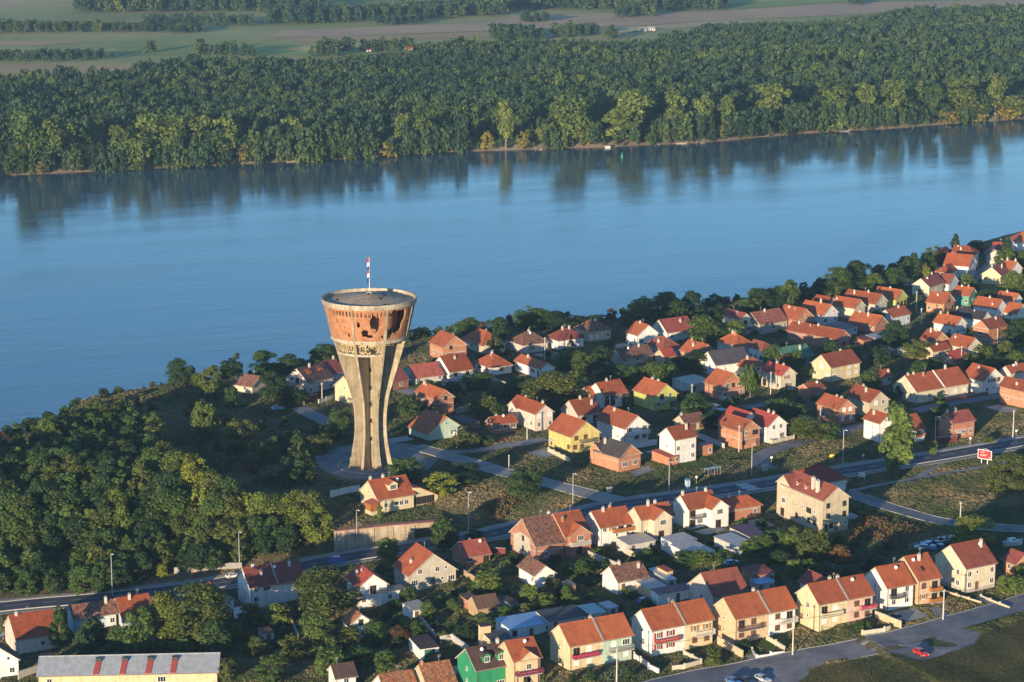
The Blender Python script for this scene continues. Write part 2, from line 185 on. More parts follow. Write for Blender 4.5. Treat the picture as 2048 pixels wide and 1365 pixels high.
['pink-white house with dark brown roof','left of the tower',-66.9,757.1,-0.01,49.3,12.1,5.6,4.38,8.6,'pinkwhite','darkbrown',{'V': 'w.w/WDW','N': 'w.k.w/.....','bal': [('V',1,0.1,0.7,'grey')],'chim': [(0.45,0.1,1.2)],'dormr': [(0.3,0.45),(0.75,0.42)],'plinth': 1}],
['brownish roofed house','behind the pink-white house',-62.2,764.6,0.05,51.5,9.7,4.95,4.67,8.4,'greywhite','reddull',{'N': '.','V': '.','chim': [(0.9,0,0.9)]}],
['plain cream gabled house','directly behind the tower stem',-52.1,742.4,-0.12,42.0,6.6,5.45,4.89,9,'cream','orange',{'V': 'w/s','N': '.','chim': []}],
['red roofed brick house','tucked behind the right of the tower',-40.1,762.4,-0.07,46.4,7.6,4.95,2.87,6.6,'brick','reddull',{'N': '.w.','V': '.','chim': []}],
['old white cottage with speckled brown tiles','below the big brick house',6.2,564.6,-3.53,-63.6,9.9,3.15,3.23,5.6,'white','oldbrown',{'N': '..w','V': '.','chim': []}],
['white cottage with dark red mottled roof','in the middle gardens',28.2,559.0,-3.18,29.4,9.6,4.15,3.07,6.2,'white','oldbrown',{'N': 'd.w','V': '.','chim': [(0.3,-0.02,0.9),(0.8,0.35,1.2)]}],
['house with large brown-red roof','behind the white semi-detached house',50.1,544.9,-2.16,27.6,10.5,5.85,3.59,8,'pinkwhite','redbrown',{'N': 'w','V': 'w/s','chim': []}],
['low house with brick red roof','behind the cream and pink semi-detached house',74.2,544.6,-0.31,-62.5,8.4,3.2,2.79,5.2,'greywhite','reddull',{'N': 'w','V': '.','chim': []}],
['small sand-brick garden house','with a flat brown roof and one window',-6.9,544.7,-5.11,25.7,6.4,3.2,2.3,4.6,'brick3','brown',{'N': '.w','V': '.','chim': []}],
['overgrown old white cottage','among trees below the raspberry red roof',-37.2,539.3,-8.75,-65.8,5.5,3.3,3.51,6,'white','oldorange',{'N': '.','V': 'wd/h','chim': []}],
['low outbuilding with patched brown roof','behind the tall white house',55.1,706.6,0.16,32.6,8.4,3.2,2.3,4.6,'beige','oldbrown',{'N': '.g.g','V': 'w','chim': [(0.05,0,0.5)]}],
['cream villa with wooden porch','on the terrace above the retaining wall',-34.5,625.3,-1.32,31.6,12.0,5.65,3.74,8,'cream','redorange',{'N': '.w.www.','V': './s','chim': [(0.12,-0.2,1.5),(0.42,-0.1,1.3)],'dormw': [(0.5,0.62)]}],
['small red-brown roofed house','at the right edge,right of the cream detached house',126.2,561.2,0.11,-60.8,5.5,3.2,2.99,5.4,'apricot','reddull',{'N': 'w','V': '.','chim': []}]]
SHEDS = [['pale corrugated roof shed below the white house with orange wood doors',32.3,587.1,-1.92,30.9,8.7,6.1,3,'greywhite','corr',{}],
['white yard building with a pinkish grey sheet roof',43.3,585.0,-1.08,36.6,7.9,5.9,3,'white','corr',{}],
['long white yard wall shed with grey sheet roof',46.3,577.9,-1.22,33.3,7.6,9.7,2.8,'white','corr',{}],
['grey sheet-roofed shed beside the maroon roof',57.7,581.0,-0.27,35.3,6.1,11,2.8,'greywhite','corr',{}],
['shed with flat maroon roof below the low porch house',61.8,588.5,-0.21,31.5,5.6,10.1,3,'greywhite','maroonsheet',{}],
['white shed with dark maroon roof behind the white semi-detached house',39.6,548.0,-2.67,27.9,11.4,4.0,3,'white','maroonsheet',{'N': '.dw'}],
['small carport with bright blue roof',61.4,551.2,-1.26,28.7,5.1,3.9,2.6,'greywhite','bluesheet',{}],
['brick shed with brownish red roof behind the blue carport',60.9,556.3,-0.56,25.9,6.5,6.0,3,'brick','reddull',{}],
['workshop with large pale blue sheet roof',2.8,529.0,-4.48,27.9,11.5,7.9,3.2,'bluewhite','bluesheet',{'N': 'h.d.w'}],
['dark flat roofed annex behind the bright green house',-3.5,520.5,-5.05,24.6,5.2,5.0,3,'cream','darkgrey',{}],
['narrow pink tower hut with one window',-6.4,522.3,-5.3,21.7,2.8,2.3,5.2,'peach','darkbrown',{'N': 'w'}],
['long shed with black felt roof',12.0,532.9,-3.75,25.8,11.0,7.3,3,'greywhite','darkgrey',{}],
['shed with pale mint sheet roof',19.1,535.3,-3.53,27.9,4.6,6.0,3,'mint','mintsheet',{}],
['small white block hut with flat roof',-23.5,548.1,-6.73,35.8,4.8,5.5,2.8,'white','beigeflat',{}],
['garage with green door and dark roof',-20.7,524.9,-8.1,22.5,5.0,8.2,3,'white','darkbrown',{'N': 'G'}],
['white outbuilding beside the raspberry red roof',-30.4,560.8,-7.16,30.6,7.4,3.3,3.2,'white','greybrown',{'N': '.w.D'}],
['lean-to with wavy sheet roof beside the mottled white cottage',34.5,552.7,-2.81,33.1,5.3,6.7,2.8,'peach','corr',{}],
['open shelter with grey roof right of the mottled white cottage',37.5,559.8,-2.44,27.1,2.9,9.4,2.8,'greywhite','greysheet',{}],
['tiny dovecote-like hut with orange roof',38.2,561.2,-2.4,35.8,2.4,4.2,3.6,'peach','orange2',{}],
['brick annex on the right of the tall white house',57.4,675.9,-0.32,37.6,4.7,2.3,3.6,'brick2','maroonsheet',{'N': '.w'}],
['brick annex with red roof left of the tall white house',44.9,666.5,-0.07,37.4,4.1,8.0,3.2,'brick2','red',{}],
['roofless grey concrete shell with planks on top',59.9,760.6,-0.13,39.8,10.1,9.3,3.4,'greywhite','beigeflat',{}],
['shed with dark purple roof beside the bluff terrace',121.7,847.4,0.16,43.8,8.2,8.2,3.4,'greywhite','maroonsheet',{}],
['pale roofed shed among the upper gardens',133.2,833.9,-0.03,44.9,9.7,5.9,2.8,'greycream','corr',{}],
['little brick hut with rusty roof',126.5,828.5,-0.18,36.4,4.4,5.2,3,'brick','orange3',{}],
['cream shell building on the bluff edge',174.4,971.1,-0.06,52.9,6.2,6.7,3,'cream2','beigeflat',{}],
['low pink shell building on the bluff edge',159.4,944.9,-0.06,45.0,8.8,6.5,2,'pinkwhite','beigeflat',{}],
['rubble-walled shell below the double orange roof',144.7,812.5,0.21,42.5,14.1,11.0,2.4,'greycream','beigeflat',{}],
['white canopy over a blue pool in front of the pinkish house',-112.7,545.3,-12.6,24.3,5.2,6.2,3,'bluewhite','greysheet',{}],
['little bluish roofed lean-to at the white two-family house',-66.3,553.9,-9.83,27.6,3.5,5.9,2.4,'white','greysheet',{}],
['grey canopy left of the brown hip roofed house',0.5,821.3,-0.25,31.0,3.3,7.5,2.8,'greywhite','greysheet',{}],
['broken brick lean-to left of the sand-brick garden house',-10.1,549.6,-5.28,33.6,3.4,6.0,2.8,'brick','brown',{}],
['low dark roofed store right of the sand-brick garden house',-0.8,547.0,-4.58,35.4,2.8,5.4,2.4,'greywhite','darkbrown',{}],
['small dark roofed hut behind the long metal-roofed building',-109.9,528.4,-12.4,26.5,2.9,2.2,2.6,'greywhite','darkbrown',{}],
['timber garden shelter below the leaning porch house',-18.7,760.4,0.06,36.9,6.5,7.8,2.6,'peach','greybrown',{}],
['dark roofed lean-to behind the pale mint house',-14.5,709.2,-0.06,40.2,4.9,8.6,2.6,'brick','darkgrey',{}],
['small apricot hut in the bluff garden',178.2,968.0,-0.06,57.7,5.6,3.8,2.8,'apricot','beigeflat',{}],
['open frame shed above the cream and mint semi-detached house',23.2,539.3,-3.53,35.5,3.4,4.2,2.6,'greywhite','greysheet',{}],
['small white hut by the branch lane',66.7,720.6,0.27,35.7,2.4,3.6,2.4,'white','greysheet',{}],
['grey hut in the gardens right of the big cream house',133.2,812.6,-0.01,41.1,3.5,4.3,2.4,'greycream','corr',{}],
['bluish shed right of the pale mint house',-15.5,693.7,-0.07,38.4,3.3,4.8,2.4,'greywhite','greysheet',{}],
['little tool hut in the central garden',14.2,557.6,-3.65,31.0,2.4,3.2,2.2,'brick3','greybrown',{}],
['low tool shed behind the brown garden wall',-59.5,540.8,-10.03,26.4,3.0,4.0,2.2,'greywhite','brown',{}]]
WALLS = [['white garden wall left of the cream villa','garden_wall',1.8,0.25,'white',[[-50.5,629.0],
[-42.6,634.8]]],
['long plaster wall between the mint house and walnut tree','garden_wall',1.6,0.25,'greycream',[[-17.6,725.7],
[-5.0,735.4]]],
['grey wall under the cottage with red hip roof','garden_wall',1.6,0.25,'greywhite',[[-6.5,769.8],
[4.5,752.8]]],
['white wall left of the tall white house','garden_wall',1.7,0.25,'white',[[34.9,680.6],
[43.7,686.2]]],
['grey wall beside the boarded-gable brick house','garden_wall',1.5,0.25,'greywhite',[[56.7,695.6],
[63.8,683.2]]],
['low cream front wall of the white corner house','garden_wall',1.1,0.25,'cream2',[[78.0,688.4],
[78.5,686.9],
[85.7,692.8],
[85.6,693.9]]],
['white wall between cream and white semi-detached houses','garden_wall',1.2,0.25,'white',[[27.8,509.4],
[30.5,503.4]]],
['short white gate wall by the street','garden_wall',1.2,0.25,'white',[[30.7,502.2],
[32.9,499.1]]],
['peach wall beside the peach and white semi-detached house','garden_wall',1.9,0.25,'peach',[[47.6,517.3],
[52.5,507.4]]],
['cream street wall of the white semi-detached house','garden_wall',1.1,0.25,'cream2',[[39.4,511.0],
[42.8,504.8],
[38.9,502.0],
[36.0,501.1]]],
['cream side wall of the sunlit front garden','garden_wall',1.1,0.25,'cream2',[[59.1,517.6],
[62.3,510.0]]],
['low white plinth wall of the sunlit front garden','garden_wall',0.5,0.25,'white',[[55.0,511.8],
[55.6,506.6],
[62.2,509.1]]],
['cream pillared wall of the cream and pink semi-detached house','garden_wall',1.0,0.25,'cream2',[[80.8,515.8],
[86.3,517.9],
[87.8,519.2]]],
['long brownish pink wall beside the street garden','garden_wall',1.8,0.25,'peach',[[85.4,526.6],
[90.4,519.6]]],
['plaster wall behind the mottled white cottage','garden_wall',1.6,0.25,'greycream',[[19.7,583.5],
[26.7,573.3]]],
['wall of the pale corrugated roof shed yard','garden_wall',1.8,0.25,'cream2',[[27.3,588.7],
[31.8,578.9]]],
['white yard wall below the cream cross gable house','garden_wall',2.0,0.25,'white',[[38.9,585.3],
[44.6,571.0]]],
['grey walled yard behind the bright green house','garden_wall',1.8,0.25,'greywhite',[[-17.0,527.7],
[-14.2,529.2],
[-10.2,519.9]]],
['narrow garden path wall','garden_wall',0.9,0.25,'greycream',[[-22.6,545.7],
[-18.0,530.9]]],
['sand coloured wall right of the large gabled house','garden_wall',1.7,0.25,'brick3',[[-12.2,573.3],
[-7.1,562.6]]],
['brown wall behind the white two-family house','garden_wall',1.6,0.25,'brick3',[[-56.7,560.4],
[-51.2,537.3]]],
['concrete embankment wall along the main road','garden_wall',1.6,0.4,'concrete',[[-88.9,591.6],
[-71.2,593.3]]],
['cream gate wall left of the pink-white house','garden_wall',1.6,0.25,'cream2',[[-72.0,742.5],
[-67.0,736.9]]],
['dark red gate in front of the pink-white house','garden_wall',2.2,0.25,'maroonwall',[[-67.3,740.4],
[-63.4,744.7]]],
['pale wall before the plain cream gabled house','garden_wall',1.2,0.25,'greywhite',[[-62.5,739.3],
[-58.3,746.7]]],
['red brick front wall of the long cream double house','garden_wall',1.1,0.25,'reddull',[[140.6,740.1],
[156.3,750.7]]],
['dark red fence of the brick house with white chimneys','garden_wall',1.8,0.25,'maroonwall',[[128.2,688.1],
[135.2,690.8]]],
['dark red gate beside the low brick house','garden_wall',2.0,0.25,'maroonwall',[[-4.9,588.0],
[-1.7,587.3]]],
['low cream wall with fence below the bright yellow house','garden_wall',1.2,0.25,'cream2',[[10.9,678.7],
[16.9,666.8]]],
['cream wall below the red brick house with narrow windows','garden_wall',1.2,0.25,'cream2',[[67.9,744.5],
[71.6,741.5]]],
['low brown wall under the faded red hip roof','garden_wall',1.0,0.25,'brick3',[[12.6,813.6],
[16.7,811.2]]],
['low edging wall beside the sunken driveway','garden_wall',0.5,0.25,'peach',[[105.0,545.2],
[112.5,537.4]]],
['edging wall right of the sunken driveway','garden_wall',0.5,0.25,'cream2',[[113.4,542.5],
[118.5,533.8]]],
['thin yard wall left of the metal-roofed building','garden_wall',1.8,0.25,'greywhite',[[-115.1,518.9],
[-111.4,523.3]]]]
FENCES = [['dark iron side fence of the cream and pink semi-detached house',1.3,[[72.0,521.2],
[72.5,514.1]]],
['iron fence on white pillars by the cream and mint semi-detached house',1.0,[[23.1,495.4],
[29.2,498.6],
[30.3,499.3]]],
['dark iron fence under the white yard wall',1.2,[[39.5,580.0],
[44.8,573.5]]],
['reddish fence in front of the low brick bungalow',1.2,[[-7.3,687.7],
[-2.0,691.7]]],
['grey wire fence across the wild plot',1.4,[[78.9,566.8],
[84.1,560.4]]],
['post fence round the scrap cars',1.6,[[102.3,579.9],
[113.3,588.1]]]]
LAMPS = [[-102.8,577.3,11.5],[-71.6,591.2,10.9],[-41.5,603.5,10.9],[-11.8,611.2,11.0],[16.8,624.2,9.7],[44.1,636.5,7.3],[68.8,651.7,9.5],[96.6,663.3,10.6],[126.3,679.6,10.6]]
SLAMPS = [[-0.9,660.3,3.4],[-0.9,660.0,3.2]]
UPOLES = [[-16.5,681.7,5.9],
[4.6,693.1,7.5],
[57.8,734.4,7.6],
[11.5,804.5,8.0],
[84.9,750.7,7.8],
[94.7,700.7,7.9],
[63.8,507.3,8.8],
[101.1,525.1,7.5],
[23.2,493.4,8.2],
[119.6,603.0,6.5],
[67.6,678.0,8.4],
[186.0,945.3,5.5],
[156.1,889.7,7.8],
[206.3,992.4,3.8],
[221.7,1016.7,3.8],
[153.8,864.4,3.4],
[174.7,827.0,5.9],
[-61.6,741.1,6.7],
[152.7,694.3,9.0],
[153.5,863.5,3.8],
[156.3,797.7,2.4]]
SIGNS = [[75.6,662.4,2.8],[52.3,643.6,2.2],[64.7,635.3,1.3],[102.8,665.4,2.7],[137.7,684.0,3.0],[154.2,696.6,2.1]]
CARL = [['bright red hatchback stopped on the near street',92.0,502.3,-62,'red'],
['silver car parked at the bottom edge',55.5,493.6,-50,'silver'],
['dark car parked beside the silver one',52.0,492.3,-50,'black'],
['pale blue car parked left of the dark one',49.0,491.7,-50,'blue'],
['dark blue car on the driveway by the pinkish wall',90.4,525.2,-58,'navy'],
['dark blue car beside the peach wall',49.3,522.2,-58,'navy'],
['light blue car standing in the grass left of the tower',-74.9,730.4,20,'lightblue'],
['dark car by the pink-white house',-70.6,739.4,20,'black'],
['blue van beside the olive tree',-46.2,592.5,25,'blue'],
['silver car half behind the olive tree',-52.7,583.3,28,'silver'],
['white car on the main road',-72.7,586.5,28,'white'],
['silver car behind the beige building',93.7,644.4,35,'silver'],
['red car behind the beige building',93.2,641.8,35,'red'],
['white van by the boarded-gable brick house',65.3,729.5,-55,'white'],
['blue car in the gardens',55.6,568.2,30,'blue'],
['blue covered car in the scrap yard garden',32.5,546.8,30,'blue']]
SCR = [[105.5,580.5],[106.8,581.7],[108.0,582.9],[107.6,579.7],[109.6,583.5],[109.9,580.7],[112.0,586.5],[112.1,583.5],[114.0,588.2],[114.5,586.7]]
TREES = [[364,-110.3,764.6,9.6,9.2,'d','b'],
[398,-104.1,760.7,5.6,5.3,'y','b'],
[424,-98.2,748.2,10.9,8.0,'o','b'],
[462,-95.3,776.6,6.4,7.2,'d','b'],
[474,-109.1,908.8,6.5,3.3,'l','b'],
[530,-84.5,783.7,8.2,9.0,'g','b'],
[575,-76.9,784.2,6.8,8.7,'d','b'],
[546,-77.7,742.5,10.0,8.6,'d','b'],
[582,-71.4,737.4,6.3,9.9,'d','b'],
[463,-90.0,732.3,7.9,4.4,'g','b'],
[648,-65.6,800.4,6.6,8.5,'g','b'],
[940,-15.3,835.8,8.5,10.7,'g','b'],
[898,-22.7,826.3,4.4,7.6,'d','b'],
[993,-5.6,827.1,10.8,9.1,'d','b'],
[991,-5.8,812.9,10.0,5.6,'d','c'],
[1065,7.6,856.4,8.5,12.1,'g','b'],
[1112,16.3,853.6,7.6,12.1,'d','b'],
[1152,23.8,853.5,6.1,9.7,'d','b'],
[1192,31.3,857.9,5.3,9.8,'g','b'],
[1290,50.4,871.5,9.6,11.9,'l','b'],
[1335,58.9,871.1,11.4,13.9,'g','b'],
[1262,44.6,862.3,6.1,8.7,'g','b'],
[1385,68.7,876.4,11.0,8.4,'d','b'],
[1437,78.2,871.4,6.6,8.0,'d','b'],
[1403,68.4,829.2,11.4,12.9,'l','b'],
[1142,21.0,816.6,6.5,3.4,'l','c'],
[1466,80.2,833.7,8.2,10.0,'l','b'],
[1500,90.3,873.2,8.7,10.0,'g','b'],
[1525,96.1,883.6,10.3,11.1,'d','b'],
[1552,101.6,886.7,10.6,10.2,'d','b'],
[1577,106.5,887.1,13.3,8.1,'g','b'],
[1612,116.1,910.8,5.4,9.2,'d','b'],
[1640,122.9,920.2,6.5,7.2,'d','b'],
[1672,129.4,920.9,12.0,11.0,'g','b'],
[1716,139.8,932.2,12.7,11.6,'d','b'],
[1748,145.6,928.2,8.4,8.5,'l','b'],
[1790,155.5,937.0,8.7,9.9,'g','b'],
[1825,165.4,954.2,11.9,7.0,'d','b'],
[1852,173.0,965.5,8.9,8.9,'g','b'],
[1886,184.0,987.4,8.7,5.9,'p','b'],
[1910,191.4,999.9,12.0,6.5,'d','c'],
[1954,204.3,1017.4,6.0,8.9,'d','b'],
[2012,213.5,1000.0,10.5,6.5,'d','c'],
[2036,213.5,975.7,9.0,9.1,'g','b'],
[1846,170.2,956.4,7.4,5.3,'y','b'],
[1933,184.8,938.8,6.2,6.1,'l','b'],
[1118,15.2,738.0,11.6,18.0,'o','b'],
[1040,2.6,751.1,6.7,10.0,'g','b'],
[1075,8.3,744.9,5.0,6.8,'g','b'],
[1000,-3.9,744.0,6.7,7.5,'o','b'],
[955,-11.5,760.8,6.0,10.5,'g','b'],
[968,-8.9,722.7,6.8,7.7,'o','b'],
[1000,-3.8,720.4,4.1,5.0,'g','b'],
[930,-14.1,681.8,7.0,7.9,'o','b'],
[965,-8.9,686.7,3.9,5.4,'g','b'],
[852,-28.2,750.4,5.1,6.9,'g','b'],
[815,-33.2,724.8,6.5,7.3,'g','b'],
[855,-26.7,721.3,4.9,6.6,'d','b'],
[905,-19.6,753.7,3.9,7.0,'g','b'],
[1130,18.3,789.9,6.7,7.2,'g','b'],
[1160,23.4,789.0,7.1,8.7,'l','b'],
[1190,28.7,793.2,6.2,7.3,'g','b'],
[1205,31.0,785.4,9.6,7.2,'d','b'],
[1215,32.1,769.2,6.9,7.1,'d','b'],
[1240,36.2,766.5,6.9,7.7,'g','b'],
[1270,41.2,767.2,6.5,8.5,'g','b'],
[1312,48.2,765.9,8.2,9.9,'l','b'],
[1340,53.0,767.3,7.4,7.1,'g','b'],
[1395,63.6,785.6,7.4,11.9,'d','b'],
[1360,57.6,785.4,5.3,7.2,'d','b'],
[1500,77.4,742.9,12.8,6.9,'l','w'],
[1556,83.6,716.9,7.6,10.0,'l','b'],
[1590,88.4,711.7,7.2,8.3,'g','b'],
[1395,58.7,722.2,7.6,9.3,'g','b'],
[1430,63.0,707.5,5.6,8.2,'d','b'],
[1380,55.9,716.4,6.5,6.6,'g','b'],
[1470,69.5,710.8,5.6,9.9,'g','b'],
[1510,75.8,711.4,4.8,9.9,'d','b'],
[1620,90.8,693.4,7.2,12.3,'o','b'],
[1660,96.7,692.2,5.5,6.4,'g','b'],
[1546,90.2,792.4,8.3,7.7,'g','b'],
[1592,97.1,782.9,8.4,4.7,'l','w'],
[1612,99.3,773.3,5.5,3.6,'l','w'],
[1572,93.7,783.2,7.5,5.4,'r','b'],
[1790,137.8,826.2,9.6,9.2,'g','b'],
[1832,141.5,803.6,7.6,8.4,'o','b'],
[1775,134.1,819.7,7.3,8.4,'d','b'],
[1755,137.3,864.4,5.7,6.0,'g','b'],
[2030,198.7,910.7,12.4,11.0,'l','b'],
[1978,185.8,897.3,7.5,11.3,'d','b'],
[2010,207.1,971.1,11.7,8.1,'g','b'],
[1945,184.2,922.7,6.1,4.3,'g','b'],
[1965,163.0,794.2,7.4,7.1,'l','b'],
[2010,172.5,802.3,7.5,7.1,'o','b'],
[1990,164.8,781.4,6.6,8.8,'g','b'],
[1942,157.6,786.7,6.5,6.2,'o','b'],
[2035,172.4,781.1,8.4,8.4,'g','b'],
[1960,159.8,782.2,4.6,7.3,'g','b'],
[2025,169.6,775.8,5.2,9.1,'d','b'],
[2034,182.0,827.5,10.5,9.7,'d','b'],
[1740,119.3,762.3,6.0,7.1,'g','b'],
[1720,113.5,745.3,5.0,6.9,'d','b'],
[1700,116.7,791.5,8.0,7.3,'g','b'],
[1665,112.9,808.2,6.3,8.2,'d','b'],
[1865,143.5,781.4,6.1,8.0,'g','b'],
[1890,146.4,774.0,4.3,7.2,'l','b'],
[1840,137.8,772.9,6.9,6.1,'g','b'],
[1760,127.7,795.7,7.1,7.4,'d','b'],
[1880,139.0,742.3,3.4,3.5,'d','c'],
[1795,125.6,744.3,5.0,3.5,'d','c'],
[1793,110.4,651.4,21.6,11.0,'y','p'],
[2018,138.9,633.2,11.8,12.0,'o','b'],
[1990,136.3,639.5,7.3,6.1,'o','b'],
[1950,120.1,585.0,7.4,12.0,'y','b'],
[1975,144.1,689.5,3.1,3.6,'o','b'],
[1880,133.5,711.3,8.0,6.0,'g','b'],
[1866,125.0,674.9,4.6,2.5,'l','b'],
[808,-30.7,644.3,7.5,11.1,'g','b'],
[880,-20.1,630.8,7.1,7.9,'y','b'],
[926,-13.9,644.1,6.3,10.8,'d','b'],
[1049,3.5,630.6,8.5,10.5,'g','b'],
[597,-60.7,644.4,15.8,11.1,'d','c'],
[683,-52.2,697.3,9.0,8.7,'g','b'],
[655,-56.1,692.7,4.7,6.4,'g','b'],
[408,-93.3,689.7,13.4,7.4,'l','b'],
[484,-80.6,678.6,9.8,10.4,'o','b'],
[512,-74.9,664.9,7.3,5.3,'l','b'],
[546,-69.9,664.5,8.5,4.9,'g','b'],
[640,-57.3,678.6,5.7,7.9,'o','b'],
[590,-65.5,686.4,4.7,8.0,'g','b'],
[440,-84.4,656.0,6.0,3.1,'l','c'],
[888,-18.0,598.0,9.2,6.4,'g','b'],
[778,-32.4,592.4,6.2,5.0,'l','b'],
[948,-10.1,602.1,3.3,4.5,'d','b'],
[760,-35.3,603.4,2.8,2.0,'d','b'],
[648,-46.5,554.3,12.9,13.8,'o','b'],
[395,-75.2,533.4,17.1,14.2,'o','b'],
[335,-82.9,537.0,14.1,9.7,'y','b'],
[282,-88.3,531.2,12.7,7.6,'g','b'],
[430,-70.4,528.8,9.0,7.0,'d','b'],
[502,-64.0,549.0,6.0,6.5,'g','b'],
[556,-57.5,549.5,6.0,7.3,'l','b'],
[120,-109.4,540.5,11.1,4.9,'g','c'],
[186,-100.7,536.4,8.5,6.4,'d','b'],
[168,-101.6,529.6,8.4,4.6,'d','b'],
[628,-46.8,527.8,10.8,8.3,'l','b'],
[545,-54.7,508.4,6.7,7.5,'g','b'],
[660,-42.0,513.7,7.5,6.6,'g','b'],
[472,-66.8,540.9,3.6,3.8,'o','b'],
[515,-60.2,527.6,5.2,5.5,'o','b'],
[582,-51.9,524.1,6.4,6.2,'o','b'],
[455,-65.4,511.9,5.7,3.7,'o','b'],
[365,-78.4,530.7,5.0,6.3,'g','b'],
[240,-93.7,533.1,6.9,6.4,'g','b'],
[220,-95.1,527.7,4.4,6.3,'d','b'],
[430,-70.8,532.2,2.4,1.8,'l','b'],
[818,-25.6,557.0,4.8,3.9,'g','b'],
[856,-20.4,544.9,4.7,4.1,'l','b'],
[906,-14.4,547.5,3.5,3.1,'l','b'],
[698,-38.9,533.5,4.7,5.1,'o','b'],
[750,-32.6,531.1,6.7,5.0,'g','b'],
[836,-22.4,533.3,4.0,3.8,'g','b'],
[975,-6.1,561.0,5.5,6.6,'l','b'],
[800,-26.7,531.9,4.4,5.0,'r','b'],
[720,-35.5,519.9,4.9,6.2,'g','b'],
[770,-29.4,516.1,4.9,4.9,'g','b'],
[930,-11.1,529.2,4.4,5.0,'d','b'],
[965,-7.0,533.3,4.4,5.0,'g','b'],
[690,-41.6,558.9,4.6,5.3,'o','b'],
[690,-38.7,516.0,4.3,4.9,'g','b'],
[815,-23.8,505.6,3.2,2.4,'l','b'],
[1060,4.4,550.9,4.4,4.1,'l','b'],
[1086,7.5,544.9,4.3,5.9,'l','b'],
[1135,13.6,548.0,5.0,3.4,'g','b'],
[1170,18.5,569.2,4.9,5.3,'g','b'],
[1010,-1.7,538.5,3.8,5.1,'g','b'],
[1047,2.8,537.0,4.7,3.0,'o','b'],
[1150,15.4,546.7,2.6,3.3,'l','b'],
[1103,9.9,560.2,3.3,3.4,'o','b'],
[1015,-1.1,570.9,4.2,2.1,'g','b'],
[1290,33.7,570.6,5.8,7.5,'g','b'],
[1255,28.4,553.0,2.6,2.6,'l','b'],
[1375,44.5,571.9,3.9,7.1,'g','b'],
[1402,47.9,571.3,3.9,4.6,'l','b'],
[1502,61.0,574.6,4.1,5.9,'g','b'],
[1522,63.8,577.3,5.2,5.4,'l','b'],
[1548,67.6,581.5,5.2,5.5,'g','b'],
[1582,72.0,581.9,6.3,4.9,'l','b'],
[1390,46.4,570.9,4.0,4.3,'g','b'],
[1447,53.6,570.7,3.8,4.6,'g','b'],
[1415,49.7,572.7,2.7,2.7,'l','b'],
[1627,76.8,573.4,8.3,7.9,'o','b'],
[1590,70.4,559.4,4.4,4.0,'l','b'],
[1617,73.8,559.4,4.4,5.0,'l','b'],
[1500,60.7,575.3,4.8,4.2,'l','b'],
[1560,67.7,568.4,4.0,5.4,'d','b'],
[1700,83.5,555.4,3.9,5.3,'g','b'],
[1745,90.4,563.7,3.9,5.3,'d','b'],
[1680,83.1,570.2,4.6,5.4,'r','b'],
[1640,76.0,554.4,3.2,5.3,'d','b'],
[1428,45.7,503.8,3.8,3.8,'o','b'],
[1720,80.7,518.6,2.7,2.7,'g','b'],
[1735,82.5,519.3,2.7,2.2,'g','b'],
[2010,119.8,545.2,4.7,3.7,'l','b'],
[2035,122.8,545.2,4.7,3.9,'l','b'],
[1255,25.7,494.4,3.7,2.4,'d','b'],
[1180,17.3,493.8,3.2,2.3,'d','b'],
[1145,13.4,493.4,2.5,1.9,'d','b'],
[1052,3.1,492.5,2.3,1.4,'g','c'],
[1087,7.0,493.4,3.7,1.2,'g','c'],
[1490,53.5,512.7,3.0,3.7,'d','b'],
[760,-35.8,612.7,4.2,1.7,'l','b'],
[2040,125.5,555.1,3.9,3.2,'y','b'],
[1185,88.4,2596.2,13.6,5.8,'d','f'],
[650,-194.8,2461.0,15.5,5.5,'d','f']]
